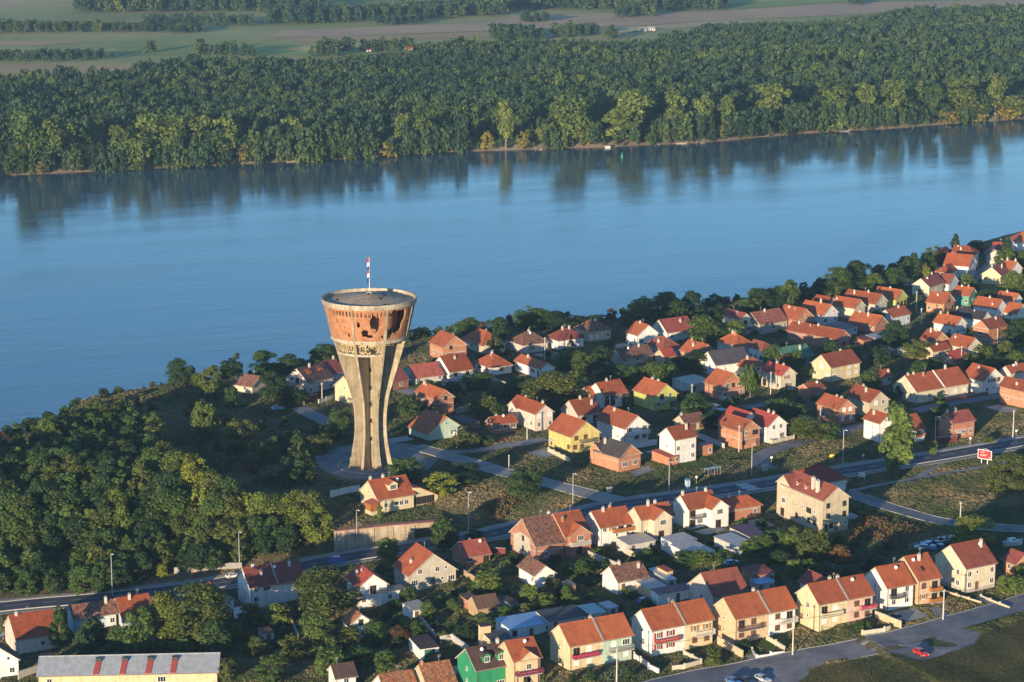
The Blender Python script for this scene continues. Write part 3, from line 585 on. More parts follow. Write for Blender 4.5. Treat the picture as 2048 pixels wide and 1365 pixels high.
FARL = [[-294.3,1424.5,38.2,19.5,'g'],
[-281.8,1431.2,32.3,16.3,'l'],
[-285.7,1419.5,8.6,8.4,'y'],
[-276.3,1442.8,27.9,14.4,'l'],
[-267.0,1451.6,24.9,11.9,'g'],
[-261.2,1472.0,26.8,10.0,'l'],
[-301.6,1415.4,15.3,16.2,'g'],
[-259.4,1434.6,16.4,19.5,'d'],
[-241.4,1436.6,27.8,11.7,'l'],
[-231.3,1441.5,22.6,17.0,'l'],
[-225.6,1455.2,31.2,18.4,'l'],
[-211.7,1455.8,29.7,17.7,'l'],
[-197.8,1468.6,29.3,16.6,'l'],
[-202.5,1449.5,14.0,13.1,'l'],
[-178.9,1460.2,30.7,17.1,'l'],
[-185.6,1458.8,15.7,13.1,'g'],
[-161.2,1464.5,22.7,8.6,'l'],
[-168.6,1462.9,14.2,9.9,'y'],
[-139.1,1480.3,27.3,16.6,'l'],
[-126.1,1476.3,5.1,7.9,'l'],
[-146.6,1475.5,18.1,8.0,'g'],
[-114.2,1485.5,24.9,13.3,'g'],
[-106.3,1486.6,17.6,16.6,'g'],
[-121.7,1480.4,10.2,10.0,'y'],
[-90.8,1493.6,15.4,14.7,'g'],
[-78.9,1499.0,13.2,12.1,'y'],
[-71.3,1508.7,26.8,8.8,'l'],
[-59.0,1516.0,24.4,14.9,'l'],
[-60.3,1514.7,8.5,6.8,'y'],
[-32.3,1524.2,9.8,15.0,'y'],
[-46.8,1518.0,8.5,10.2,'g'],
[-16.0,1529.2,12.5,8.2,'y'],
[-3.9,1532.6,32.2,8.9,'l'],
[8.5,1534.0,13.2,8.2,'y'],
[22.4,1539.2,14.9,12.4,'l'],
[38.3,1543.7,34.7,22.1,'l'],
[46.6,1544.5,22.5,12.4,'l'],
[54.9,1547.9,11.6,11.8,'y'],
[69.1,1553.0,22.0,18.8,'l'],
[79.5,1563.7,35.1,24.5,'l'],
[92.1,1561.7,10.0,14.0,'g'],
[110.4,1574.8,32.3,14.1,'l'],
[128.5,1578.9,31.4,13.4,'l'],
[146.1,1586.7,28.8,12.1,'l'],
[142.5,1584.0,9.5,9.2,'y'],
[154.3,1590.5,18.7,12.1,'g'],
[167.8,1600.0,19.5,12.9,'g'],
[181.4,1621.6,32.2,21.9,'l'],
[190.2,1616.0,15.6,14.5,'g'],
[202.9,1621.4,20.8,14.6,'g'],
[230.4,1672.0,26.7,21.1,'l'],
[212.2,1626.6,11.1,13.2,'y'],
[223.0,1629.2,9.4,14.7,'l'],
[236.3,1637.4,6.3,11.1,'y'],
[249.9,1646.5,30.6,13.4,'l'],
[267.6,1653.9,32.4,18.0,'l'],
[290.0,1686.8,27.0,9.2,'l'],
[259.4,1651.2,10.6,11.2,'y'],
[298.8,1671.1,28.5,11.4,'g'],
[322.2,1685.7,32.3,25.3,'l'],
[310.8,1672.3,11.8,13.7,'y'],
[337.3,1689.0,20.5,15.4,'g'],
[350.2,1699.7,32.6,14.0,'l'],
[365.3,1702.2,17.4,15.6,'l'],
[358.8,1697.0,12.7,15.5,'y'],
[336.5,1685.1,12.6,11.5,'y']]
WOOD = [[-125.3,620.9,11.3,9.1,'o'],
[-111.4,615.6,12.7,8.0,'d'],
[-142.4,595.9,7.0,5.8,'g'],
[-130.9,663.2,6.8,5.5,'d'],
[-94.4,602.1,6.7,4.2,'g'],
[-72.7,611.6,10.2,6.8,'y'],
[-106.2,598.4,4.6,3.0,'Y'],
[-144.6,666.3,8.5,5.5,'g'],
[-100.6,634.9,12.9,8.6,'g'],
[-134.6,698.2,7.1,5.8,'g'],
[-136.0,599.8,6.5,5.0,'g'],
[-117.9,681.1,7.1,6.0,'g'],
[-116.5,601.7,3.8,3.2,'Y'],
[-131.4,695.4,7.3,5.0,'o'],
[-131.9,634.6,11.2,8.5,'g'],
[-111.1,581.8,7.7,6.2,'g'],
[-103.3,621.2,10.7,7.1,'o'],
[-83.8,611.5,11.5,7.3,'y'],
[-92.1,611.4,12.9,10.8,'g'],
[-103.7,604.5,4.6,3.2,'Y'],
[-130.9,650.9,8.3,6.0,'g'],
[-107.1,616.5,11.7,9.8,'l'],
[-145.5,613.9,9.4,7.8,'g'],
[-86.7,622.0,13.8,10.2,'y'],
[-76.5,600.9,8.9,5.8,'o'],
[-125.5,629.3,11.9,9.7,'o'],
[-117.1,647.1,6.5,4.3,'g'],
[-122.0,637.6,10.8,9.0,'o'],
[-89.9,602.0,4.4,3.0,'Y'],
[-125.9,665.2,9.1,7.1,'g'],
[-120.9,643.9,9.9,6.5,'d'],
[-114.1,612.0,8.7,6.5,'l'],
[-138.8,685.4,7.7,6.1,'g'],
[-103.8,672.4,7.5,5.5,'o'],
[-137.3,654.9,7.8,6.6,'g'],
[-67.6,608.5,12.3,8.6,'l'],
[-142.5,652.9,7.1,5.9,'l'],
[-116.5,632.9,11.3,7.3,'d'],
[-109.0,632.2,10.5,6.6,'g'],
[-141.2,586.5,6.9,5.8,'g'],
[-82.6,617.2,13.3,9.6,'o'],
[-57.9,605.0,7.6,5.2,'o'],
[-143.9,603.3,10.3,6.7,'g'],
[-101.9,582.8,8.1,6.2,'d'],
[-119.1,593.6,4.0,2.9,'Y'],
[-98.4,598.7,7.2,5.8,'d'],
[-122.5,670.9,9.0,6.9,'l'],
[-92.3,595.3,7.9,6.1,'o'],
[-128.1,600.4,8.1,6.3,'o'],
[-151.5,656.3,7.4,5.7,'o'],
[-107.7,625.9,11.1,8.1,'g'],
[-141.1,624.6,12.0,9.3,'o'],
[-134.8,646.2,10.6,8.1,'d'],
[-136.5,620.2,12.1,8.3,'o'],
[-108.5,636.8,10.1,7.0,'d'],
[-97.5,605.6,8.1,6.8,'d'],
[-109.3,660.8,8.1,6.9,'d'],
[-144.2,632.5,9.4,7.8,'o'],
[-101.9,589.8,7.0,5.5,'g'],
[-132.1,596.1,6.1,5.1,'l'],
[-78.7,592.5,7.0,5.4,'d'],
[-148.2,646.3,11.7,7.8,'g'],
[-134.7,673.4,8.4,6.4,'l'],
[-123.1,614.8,9.5,7.3,'g'],
[-99.4,610.5,8.7,7.3,'d'],
[-136.1,603.9,9.2,6.0,'g'],
[-128.5,617.3,12.9,8.5,'d'],
[-117.3,607.3,8.7,6.1,'d'],
[-135.7,641.1,11.5,8.7,'g'],
[-98.5,593.9,3.8,2.6,'Y'],
[-123.1,606.5,10.3,8.1,'g'],
[-127.9,607.7,11.0,8.2,'g'],
[-89.5,606.7,6.5,4.5,'o'],
[-153.3,644.2,11.1,9.0,'o'],
[-119.9,610.8,10.4,8.0,'l'],
[-70.1,599.5,3.8,2.7,'Y'],
[-52.2,604.2,10.1,7.7,'y'],
[-102.8,640.6,10.1,7.1,'g'],
[-75.9,605.3,7.1,4.9,'l'],
[-125.6,591.2,8.2,5.9,'l'],
[-89.0,616.4,9.5,7.0,'y'],
[-127.5,675.1,8.8,7.4,'d'],
[-104.7,660.5,9.5,7.2,'l'],
[-109.6,594.1,7.8,5.6,'o'],
[-145.2,657.0,7.5,5.5,'o'],
[-140.5,671.7,7.3,4.6,'d'],
[-66.0,600.3,8.2,5.1,'d'],
[-117.6,671.4,6.8,4.3,'d'],
[-95.9,615.9,10.9,7.4,'o'],
[-136.4,660.3,8.0,5.4,'g'],
[-97.7,626.0,9.7,7.6,'g'],
[-130.0,622.3,9.8,7.4,'d'],
[-145.9,624.0,10.6,8.7,'l'],
[-148.0,640.6,12.5,10.0,'g'],
[-62.9,611.2,10.6,8.3,'o'],
[-133.8,625.4,11.3,7.1,'d'],
[-105.4,610.5,10.1,6.6,'l'],
[-119.9,628.0,8.5,6.2,'d'],
[-112.3,621.9,12.6,8.4,'d'],
[-111.1,671.7,7.8,5.9,'d'],
[-110.5,678.0,8.7,7.1,'d'],
[-130.8,657.4,9.2,6.5,'d'],
[-126.9,691.8,9.3,7.6,'g'],
[-141.6,611.0,10.6,7.3,'g'],
[-117.8,615.7,8.5,6.4,'d'],
[-140.7,636.7,11.4,9.5,'d'],
[-114.7,664.4,6.9,5.3,'d'],
[-132.2,612.6,12.5,9.3,'o'],
[-119.0,581.9,6.9,4.4,'d'],
[-85.9,597.3,6.3,4.9,'g'],
[-122.5,596.8,5.7,4.8,'d'],
[-115.4,688.9,8.7,5.7,'g'],
[-115.4,625.9,9.1,7.0,'l'],
[-141.6,619.8,12.8,10.8,'g'],
[-131.6,642.1,11.7,7.6,'d'],
[-117.8,693.9,8.4,6.8,'d'],
[-97.1,630.6,8.8,5.5,'g'],
[-113.8,585.3,5.9,4.1,'d'],
[-112.0,603.9,7.3,6.0,'g'],
[-121.6,678.3,6.8,4.4,'d'],
[-109.4,642.8,11.6,8.5,'d'],
[-113.3,658.0,9.5,7.9,'o'],
[-84.8,606.4,4.3,3.1,'Y'],
[-135.7,682.1,9.4,7.1,'d'],
[-118.0,622.7,9.5,7.1,'g'],
[-105.4,653.6,7.2,5.3,'o'],
[-136.7,610.2,9.1,7.5,'g'],
[-123.7,656.1,7.9,5.2,'d'],
[-80.4,607.4,12.6,8.8,'g'],
[-122.4,689.4,8.3,5.3,'g'],
[-108.4,586.8,6.0,4.2,'l'],
[-91.8,589.4,4.1,3.0,'Y'],
[-137.8,595.0,6.8,4.9,'g'],
[-120.3,667.3,9.1,5.8,'g'],
[-97.0,588.2,8.3,5.4,'d'],
[-129.5,710.8,8.5,6.9,'o'],
[-102.7,630.3,9.8,7.7,'l'],
[-149.4,663.8,9.1,5.9,'d'],
[-100.0,653.5,9.2,7.4,'o'],
[-110.1,647.6,7.8,5.8,'o'],
[-117.5,699.8,8.4,5.6,'l'],
[-116.8,589.7,3.1,2.0,'Y'],
[-145.3,608.7,8.7,6.7,'d'],
[-100.8,616.8,10.1,7.3,'d'],
[-95.0,634.9,12.5,10.4,'l'],
[-122.2,698.0,7.5,4.8,'d'],
[-126.4,648.2,6.9,4.4,'g'],
[-92.1,620.5,12.4,8.1,'d'],
[-137.7,665.7,7.2,5.8,'o'],
[-122.8,624.1,11.9,7.5,'g'],
[-123.9,702.1,9.4,7.8,'o'],
[-125.6,581.2,6.7,5.2,'g'],
[-101.0,645.0,10.6,6.9,'g'],
[-80.9,601.5,8.2,5.5,'o'],
[-132.6,588.4,3.0,2.1,'Y'],
[-132.8,584.2,5.8,4.6,'d'],
[-137.0,584.2,7.6,5.2,'g'],
[-77.5,613.8,12.7,9.3,'g'],
[-126.9,640.3,12.0,9.3,'g'],
[-134.7,592.2,8.4,7.1,'l'],
[-115.0,595.5,5.6,4.4,'g'],
[-133.0,669.1,6.9,5.2,'g'],
[-122.9,587.7,8.5,7.1,'d'],
[-143.2,648.2,8.8,7.3,'g'],
[-121.1,651.9,8.0,5.1,'d'],
[-102.4,600.5,6.3,5.1,'g'],
[-111.1,687.1,6.5,4.7,'d'],
[-127.2,595.2,7.5,5.0,'g'],
[-114.7,639.4,11.6,7.7,'d'],
[-72.4,595.9,6.8,4.4,'o'],
[-91.4,631.9,12.9,9.8,'y'],
[-106.5,582.6,8.2,5.9,'g'],
[-150.7,629.8,10.1,7.6,'d'],
[-128.3,698.7,7.6,6.0,'g'],
[-98.5,641.4,12.6,9.8,'o'],
[-127.6,660.2,9.4,7.0,'g'],
[-130.0,685.2,6.8,4.4,'d'],
[-59.9,601.1,8.5,5.5,'d'],
[-126.8,611.8,8.9,6.9,'g'],
[-91.2,626.4,12.1,9.4,'o'],
[-147.1,618.0,9.7,7.6,'d'],
[-112.3,699.3,6.5,5.3,'g'],
[-120.4,706.8,9.4,6.0,'g'],
[-82.5,590.9,8.5,6.4,'d'],
[-117.2,660.1,9.4,7.1,'g'],
[-141.1,659.2,7.9,6.2,'g'],
[-110.1,609.3,11.7,7.5,'o'],
[-112.3,589.8,3.1,2.1,'Y'],
[-123.8,709.5,7.3,5.0,'o'],
[-127.4,670.5,6.6,4.1,'d'],
[-125.5,680.5,6.8,5.5,'g'],
[-133.0,630.6,10.5,8.8,'o'],
[-58.3,609.7,12.2,9.0,'y'],
[-132.4,601.9,6.0,3.7,'g'],
[-137.5,691.7,8.3,6.6,'g'],
[-86.4,592.4,5.9,4.5,'d'],
[-121.2,662.6,6.9,5.5,'d'],
[-111.1,682.2,6.8,4.9,'o'],
[-138.7,590.9,6.3,4.5,'l'],
[-107.5,602.5,7.9,6.7,'g'],
[-130.7,680.8,8.4,5.4,'g'],
[-113.9,675.4,9.2,6.2,'g'],
[-103.0,593.9,5.6,4.4,'l'],
[-118.0,655.7,7.6,5.1,'d'],
[-101.8,657.6,7.3,5.0,'g'],
[-127.9,632.9,10.8,7.6,'g'],
[-64.4,604.1,8.7,6.2,'g'],
[-137.8,631.4,9.1,6.7,'g'],
[-156.2,654.5,6.5,4.6,'g'],
[-140.2,601.5,7.8,5.2,'o'],
[-132.6,690.5,9.1,6.6,'o'],
[-150.9,634.9,10.6,8.1,'d'],
[-123.3,602.3,8.0,5.1,'d'],
[-140.3,645.0,11.2,7.4,'l'],
[-116.5,704.6,7.7,6.0,'o'],
[-96.5,621.8,11.2,8.0,'d'],
[-145.6,661.6,8.0,5.8,'d'],
[-132.2,607.9,12.0,10.0,'l'],
[-99.1,648.9,8.7,6.5,'g'],
[-105.5,677.4,9.1,7.6,'o'],
[-76.7,596.3,3.6,2.2,'Y'],
[-136.9,677.4,9.0,6.8,'l'],
[-135.4,650.7,8.9,6.2,'d'],
[-120.8,633.6,12.7,10.6,'o'],
[-110.8,653.6,7.2,5.7,'g'],
[-151.0,649.4,8.6,7.1,'o'],
[-109.8,695.3,8.7,6.6,'l'],
[-129.6,628.4,9.4,6.1,'d'],
[-111.4,599.1,6.0,4.4,'o'],
[-148.2,653.2,7.7,6.0,'g'],
[-121.6,618.8,10.2,8.4,'d'],
[-54.6,607.9,13.6,9.4,'o'],
[-141.4,606.7,10.0,7.8,'d'],
[-137.6,615.8,12.9,10.7,'g'],
[-131.0,703.7,7.1,5.7,'o'],
[-107.0,668.9,9.1,7.5,'g'],
[-143.5,641.7,9.3,7.4,'d'],
[-128.4,587.8,6.3,4.8,'g'],
[-112.2,634.8,11.4,9.0,'d'],
[-105.7,646.3,10.4,7.6,'d'],
[-123.9,685.5,8.4,5.8,'g'],
[-85.0,602.0,7.0,4.8,'l'],
[-133.6,617.4,10.4,6.7,'g'],
[-108.5,691.3,8.3,6.2,'l'],
[-81.7,596.6,7.5,5.7,'o'],
[-107.9,621.1,11.6,7.4,'g'],
[-76.6,609.4,11.5,9.7,'o'],
[-119.3,685.8,7.4,5.7,'d'],
[-68.7,604.4,9.0,6.9,'g'],
[-144.0,627.9,12.1,7.5,'g'],
[-127.3,705.9,8.6,5.5,'g'],
[-110.4,666.6,6.9,5.5,'l'],
[-112.7,629.5,11.1,8.8,'d'],
[-122.2,693.7,9.1,7.2,'g'],
[-139.7,680.7,9.5,7.3,'l'],
[-113.7,693.0,9.6,6.8,'g'],
[-139.8,580.4,3.7,2.7,'Y'],
[-105.1,664.8,8.7,5.9,'g'],
[-145.2,637.5,12.7,9.0,'d'],
[-87.9,610.6,9.0,7.6,'o'],
[-68.5,612.6,9.8,7.2,'y'],
[-126.2,652.5,9.6,7.1,'g'],
[-102.5,626.1,12.7,7.9,'o'],
[-72.8,602.6,8.7,5.8,'o'],
[-106.3,590.6,6.6,4.9,'g']]
SHRUBS = [[-64.6,698.3,2.9,3.1,'d'],
[-93.7,681.9,1.9,1.8,'d'],
[-81.9,658.0,2.4,2.0,'o'],
[-82.5,678.0,3.6,3.2,'d'],
[-124.5,728.1,1.6,1.8,'r'],
[-92.0,675.4,2.2,1.9,'o'],
[-102.9,722.6,3.3,2.9,'r'],
[-67.9,667.3,2.1,2.2,'d'],
[-115.1,730.3,3.2,2.7,'d'],
[-120.8,754.1,1.3,1.2,'o'],
[-77.3,706.8,3.3,2.7,'g'],
[-71.4,708.6,1.7,1.8,'d'],
[-78.2,724.7,2.3,1.9,'g'],
[-92.3,700.5,2.6,2.9,'r'],
[-122.1,724.2,2.4,2.0,'o'],
[-67.7,676.1,3.1,3.0,'d'],
[-77.9,717.4,1.7,1.6,'o'],
[-127.2,741.1,3.1,3.4,'o'],
[-121.1,736.0,3.4,3.2,'d'],
[-66.1,680.8,3.3,2.8,'g'],
[-109.4,749.1,2.2,2.5,'g'],
[-92.0,721.7,1.7,1.6,'g'],
[-108.4,755.8,1.5,1.4,'d'],
[-96.7,744.7,2.8,2.4,'d'],
[-80.2,681.7,3.0,2.5,'o'],
[-73.0,645.8,1.3,1.2,'d'],
[-75.4,668.3,1.7,1.3,'r'],
[-68.8,643.3,3.5,3.5,'d'],
[-61.8,648.0,2.3,1.9,'g'],
[-88.4,710.0,3.5,2.8,'d'],
[-87.8,678.9,3.1,2.6,'d'],
[-102.1,729.9,3.0,2.8,'g'],
[-81.0,693.4,1.6,1.5,'d'],
[-63.8,674.1,1.9,1.6,'o'],
[-66.6,651.3,2.1,2.0,'r'],
[-86.4,693.5,2.5,2.4,'g'],
[-60.3,699.5,3.5,3.0,'d'],
[-87.0,700.5,2.5,2.6,'d'],
[-83.7,673.0,1.8,1.8,'d'],
[-67.4,638.4,1.2,1.3,'o'],
[-86.6,734.5,1.8,1.8,'g'],
[-103.6,738.0,3.1,2.5,'g'],
[-83.5,662.1,1.3,1.2,'g'],
[-75.0,654.6,3.1,3.0,'r'],
[-82.0,666.1,2.3,2.3,'g'],
[-71.2,713.8,2.6,2.3,'o'],
[-69.4,685.6,3.6,3.2,'d'],
[-95.3,733.7,2.6,2.7,'r'],
[-93.0,692.9,1.3,1.2,'o'],
[-94.4,704.9,1.4,1.4,'g'],
[-57.4,642.0,3.2,2.7,'g'],
[-100.7,717.5,1.4,1.1,'g']]
BUSH = [[31.3,771.3,2.6,3.3,'l'],
[26.7,811.1,1.2,1.4,'o'],
[-26.4,797.5,2.9,3.0,'d'],
[76.0,770.8,2.2,2.3,'d'],
[54.4,744.8,2.6,2.8,'g'],
[34.4,813.4,1.7,2.0,'g'],
[145.8,846.4,2.4,2.7,'d'],
[177.7,886.6,2.0,2.2,'o'],
[121.8,803.2,1.2,1.3,'d'],
[113.2,857.0,2.8,2.6,'g'],
[2.6,803.2,2.2,2.0,'l'],
[-28.5,746.2,2.4,2.2,'l'],
[137.8,840.9,1.9,1.8,'g'],
[173.9,793.3,2.9,3.5,'g'],
[72.7,741.8,2.5,3.0,'g'],
[177.8,916.6,3.0,3.6,'o'],
[52.6,717.0,3.0,3.5,'d'],
[174.5,850.5,2.2,2.7,'d'],
[18.6,815.4,2.1,2.0,'g'],
[133.5,822.3,2.4,2.7,'l'],
[178.2,814.9,2.2,2.8,'o'],
[148.5,793.1,1.4,1.4,'g'],
[117.4,759.8,1.8,1.7,'g'],
[70.7,729.8,2.5,2.6,'g'],
[25.7,724.6,2.9,3.1,'d'],
[51.6,759.4,2.1,2.0,'o'],
[122.5,819.3,2.2,2.0,'g'],
[76.5,837.6,2.6,3.3,'g'],
[184.5,862.1,1.7,1.7,'g'],
[201.0,936.7,2.1,2.7,'g'],
[-1.5,828.6,1.9,2.1,'o'],
[48.6,776.4,2.2,2.8,'g'],
[60.4,743.8,2.5,2.9,'g'],
[45.8,781.7,3.1,2.9,'d'],
[6.0,758.0,2.1,2.6,'g'],
[92.9,738.4,2.8,3.0,'g'],
[101.4,816.0,1.4,1.3,'d'],
[190.0,918.5,2.7,2.4,'d'],
[152.7,830.8,2.4,2.8,'d'],
[12.5,802.0,1.3,1.2,'l'],
[105.7,733.2,1.8,1.9,'d'],
[188.0,929.0,1.3,1.4,'d'],
[28.1,708.7,2.6,2.9,'g'],
[96.9,823.2,2.3,2.5,'g'],
[47.2,809.8,2.4,3.0,'d'],
[-11.3,808.7,1.9,2.5,'o'],
[104.8,747.4,2.4,2.3,'g'],
[82.4,772.8,1.9,2.4,'l'],
[60.7,789.2,3.1,3.3,'o'],
[77.3,725.2,2.1,2.1,'d'],
[162.5,855.1,2.7,3.2,'g'],
[165.6,814.6,1.9,1.9,'g'],
[94.6,816.5,1.2,1.4,'g'],
[38.7,763.6,1.7,2.0,'g'],
[178.1,891.2,3.0,3.3,'d'],
[67.3,764.2,1.8,1.6,'o'],
[-5.1,754.8,1.6,1.7,'l'],
[145.3,773.9,2.2,2.5,'g'],
[29.5,791.1,1.3,1.2,'g'],
[43.2,755.3,1.8,1.9,'g'],
[-22.4,765.4,1.9,2.3,'d'],
[76.9,801.9,1.3,1.4,'g'],
[74.9,807.5,2.2,2.1,'d'],
[-18.1,740.0,3.2,3.3,'g'],
[33.1,749.3,1.6,1.8,'d'],
[-8.0,731.8,2.6,3.1,'d'],
[-8.1,725.1,3.2,3.2,'d'],
[-5.3,798.8,3.0,3.5,'o'],
[-5.1,808.0,3.2,3.8,'o'],
[97.2,778.2,1.9,2.0,'g'],
[187.1,908.0,1.5,1.6,'d'],
[-20.4,818.6,2.0,2.0,'g'],
[130.6,826.2,2.9,3.5,'g'],
[58.3,722.2,2.9,3.6,'l'],
[162.2,818.6,2.7,3.2,'g'],
[54.5,772.5,1.6,1.9,'d'],
[135.2,791.8,1.8,1.6,'g'],
[128.2,821.4,1.2,1.2,'l'],
[97.1,807.9,1.4,1.4,'g'],
[-4.8,768.3,1.7,1.9,'d'],
[54.1,726.0,2.9,3.4,'g'],
[47.8,794.3,3.1,3.4,'g'],
[177.6,864.8,1.8,2.1,'o'],
[162.4,796.6,2.9,3.3,'g'],
[30.8,777.4,1.5,1.4,'g'],
[18.6,761.1,1.6,2.0,'g'],
[-2.0,812.8,1.8,1.8,'d'],
[98.1,742.6,2.0,2.3,'d'],
[68.9,851.3,1.8,2.1,'d'],
[-23.4,743.2,2.7,2.6,'g'],
[53.4,793.3,2.4,2.8,'l'],
[89.5,846.0,2.4,2.4,'g'],
[-25.8,792.0,2.5,2.9,'d'],
[135.8,758.6,2.4,2.7,'o'],
[106.4,796.3,2.3,2.1,'l'],
[59.8,777.5,2.5,2.8,'g'],
[85.9,813.1,3.2,2.9,'d'],
[35.1,829.2,2.3,2.6,'l'],
[-27.3,753.6,2.8,2.9,'o'],
[125.2,738.1,2.1,2.4,'l'],
[199.2,906.8,1.9,1.8,'g'],
[131.6,802.6,2.3,2.3,'d'],
[161.3,868.0,2.4,3.0,'g'],
[178.0,927.7,1.6,1.7,'d'],
[61.1,825.7,1.7,1.7,'g'],
[208.9,952.7,2.9,2.9,'l'],
[164.8,908.0,1.9,2.2,'g'],
[14.3,721.6,1.7,1.9,'g'],
[165.1,875.7,2.8,3.0,'o'],
[172.2,822.8,1.7,1.9,'g'],
[23.3,779.7,3.2,3.4,'l'],
[158.7,836.5,3.2,4.0,'d'],
[89.2,751.2,2.7,3.5,'g'],
[138.8,821.3,2.4,2.3,'o'],
[-1.6,731.7,2.5,2.6,'l'],
[86.2,746.7,1.6,1.7,'o'],
[156.7,790.8,2.4,2.8,'g'],
[88.7,725.0,2.6,3.1,'l'],
[114.1,741.4,3.0,3.4,'o'],
[169.0,850.1,2.4,2.3,'o'],
[160.4,910.6,3.2,3.4,'g'],
[-19.1,798.3,2.2,2.7,'o'],
[26.3,800.1,2.8,3.1,'g'],
[170.3,818.0,2.1,2.4,'d'],
[118.5,780.5,1.8,2.2,'d'],
[67.9,845.4,1.4,1.7,'l'],
[137.9,769.8,2.1,2.5,'d'],
[132.3,767.2,2.9,2.8,'g'],
[33.2,820.0,2.6,3.0,'d'],
[87.7,739.9,3.1,3.8,'o'],
[23.7,750.3,2.7,3.4,'g'],
[29.2,717.6,3.0,3.9,'o'],
[172.9,894.8,1.2,1.5,'g'],
[13.6,815.9,2.3,2.6,'l'],
[163.1,804.5,2.7,2.8,'d'],
[149.6,788.1,3.1,3.4,'g'],
[115.1,812.6,2.9,3.6,'g'],
[19.0,789.8,1.3,1.7,'g'],
[176.3,806.2,1.2,1.6,'d'],
[107.0,753.0,1.6,2.0,'g'],
[0.5,795.7,3.1,3.1,'l'],
[25.2,792.9,1.7,2.0,'g'],
[85.5,820.8,2.2,2.8,'d'],
[11.3,751.0,1.9,1.9,'g'],
[137.5,860.6,2.1,2.1,'o'],
[147.7,874.1,1.5,1.5,'o'],
[20.9,743.5,1.7,2.1,'o'],
[127.2,808.8,1.7,1.7,'l'],
[32.4,710.7,2.3,2.3,'g'],
[125.0,852.9,2.2,2.3,'d'],
[12.7,810.1,2.5,3.2,'d'],
[137.2,806.0,2.1,2.5,'g'],
[166.0,880.7,3.1,3.0,'g'],
[149.0,778.2,3.1,2.8,'l'],
[1.6,756.5,2.0,1.8,'g'],
[36.5,732.0,2.9,3.2,'g'],
[183.7,869.9,2.7,3.3,'d'],
[137.8,848.4,1.8,2.1,'d'],
[69.5,735.6,3.0,3.8,'d'],
[57.6,751.4,1.9,2.5,'o'],
[54.4,764.6,1.8,1.7,'g'],
[35.6,824.5,3.1,2.8,'g'],
[-9.4,749.5,1.8,2.3,'g'],
[-15.7,750.3,1.4,1.5,'d'],
[180.7,828.9,1.7,1.8,'d'],
[-28.4,741.0,2.4,2.7,'g'],
[188.2,889.1,2.4,2.7,'l'],
[99.4,849.8,2.5,2.8,'g'],
[165.6,770.6,1.9,1.9,'d'],
[-14.0,766.6,1.2,1.4,'g'],
[-48.8,580.6,2.8,2.6,'d'],
[70.6,555.3,2.4,3.1,'g'],
[-4.2,586.2,1.4,1.5,'d'],
[39.0,576.0,2.2,2.3,'g'],
[48.4,552.8,2.4,2.5,'l'],
[69.5,576.8,2.4,2.2,'g'],
[9.3,572.3,2.8,3.2,'d'],
[-48.3,548.9,2.4,2.7,'d'],
[-32.3,571.1,2.2,2.8,'d'],
[-43.0,547.4,1.9,1.8,'o'],
[-30.7,548.7,2.4,2.4,'d'],
[27.9,572.7,2.0,1.9,'o'],
[69.3,569.5,1.4,1.7,'g'],
[-18.7,539.2,2.6,2.6,'d'],
[-38.9,583.0,1.4,1.6,'d'],
[3.1,553.4,2.4,3.1,'d'],
[-68.2,538.8,2.4,3.0,'g'],
[76.7,558.0,2.4,2.4,'d'],
[57.5,548.2,1.5,1.6,'g'],
[-9.9,561.8,3.0,3.4,'g'],
[56.4,567.5,1.2,1.2,'o'],
[17.0,539.7,2.0,2.0,'l'],
[66.1,552.7,1.3,1.5,'g'],
[18.9,577.5,1.5,1.6,'l'],
[64.2,568.4,2.1,2.3,'g'],
[-41.6,527.0,2.8,2.9,'g'],
[67.2,590.8,2.2,2.7,'g'],
[71.8,559.8,1.4,1.7,'g'],
[-38.8,531.1,2.7,3.2,'d'],
[74.6,590.0,1.6,1.9,'g'],
[7.3,576.7,2.1,2.0,'g'],
[88.7,583.3,2.5,2.9,'d'],
[75.8,567.1,1.9,2.0,'d'],
[75.7,573.3,1.4,1.3,'l'],
[-6.3,576.5,2.9,2.8,'d'],
[84.3,585.8,3.0,3.8,'g'],
[-57.1,532.7,2.7,2.8,'d'],
[-61.0,528.8,2.4,2.3,'d'],
[-45.8,584.0,1.4,1.6,'l'],
[-46.9,554.3,1.8,1.7,'g'],
[0.2,579.7,3.0,3.4,'d'],
[-27.3,529.1,2.9,3.0,'d'],
[87.0,577.5,2.4,2.3,'d'],
[15.6,564.7,2.1,2.0,'o'],
[41.3,554.0,1.2,1.3,'g'],
[-28.2,543.3,2.2,2.4,'g'],
[-13.8,559.5,2.3,2.7,'g'],
[-49.5,537.6,1.5,1.9,'d'],
[51.2,563.3,2.8,3.1,'l'],
[-23.6,533.9,1.2,1.3,'d'],
[-33.8,535.4,2.8,3.1,'o'],
[1.9,542.2,2.9,3.2,'d'],
[84.8,590.3,2.4,3.0,'l'],
[52.9,578.8,1.7,1.7,'d'],
[-61.2,548.4,2.7,3.2,'g'],
[85.5,567.5,1.8,1.8,'g'],
[-56.3,547.7,2.1,2.1,'d'],
[96.9,580.3,3.2,3.1,'d'],
[-46.9,542.9,1.4,1.6,'l'],
[29.1,550.3,2.1,2.5,'g'],
[11.8,553.7,3.1,3.3,'d'],
[-52.7,573.2,1.6,1.8,'g'],
[-55.3,542.2,3.1,3.0,'g'],
[83.2,575.0,3.0,3.0,'g'],
[76.9,562.6,2.3,2.7,'g'],
[93.9,576.8,3.2,3.3,'o'],
[-23.4,541.4,2.3,2.7,'g'],
[34.3,571.0,1.6,1.7,'d'],
[-8.4,526.0,2.2,2.7,'d'],
[-30.0,565.2,1.5,1.8,'g'],
[-2.7,535.9,2.3,3.0,'o'],
[-36.5,525.1,1.5,1.4,'g'],
[19.4,561.6,3.1,3.0,'d'],
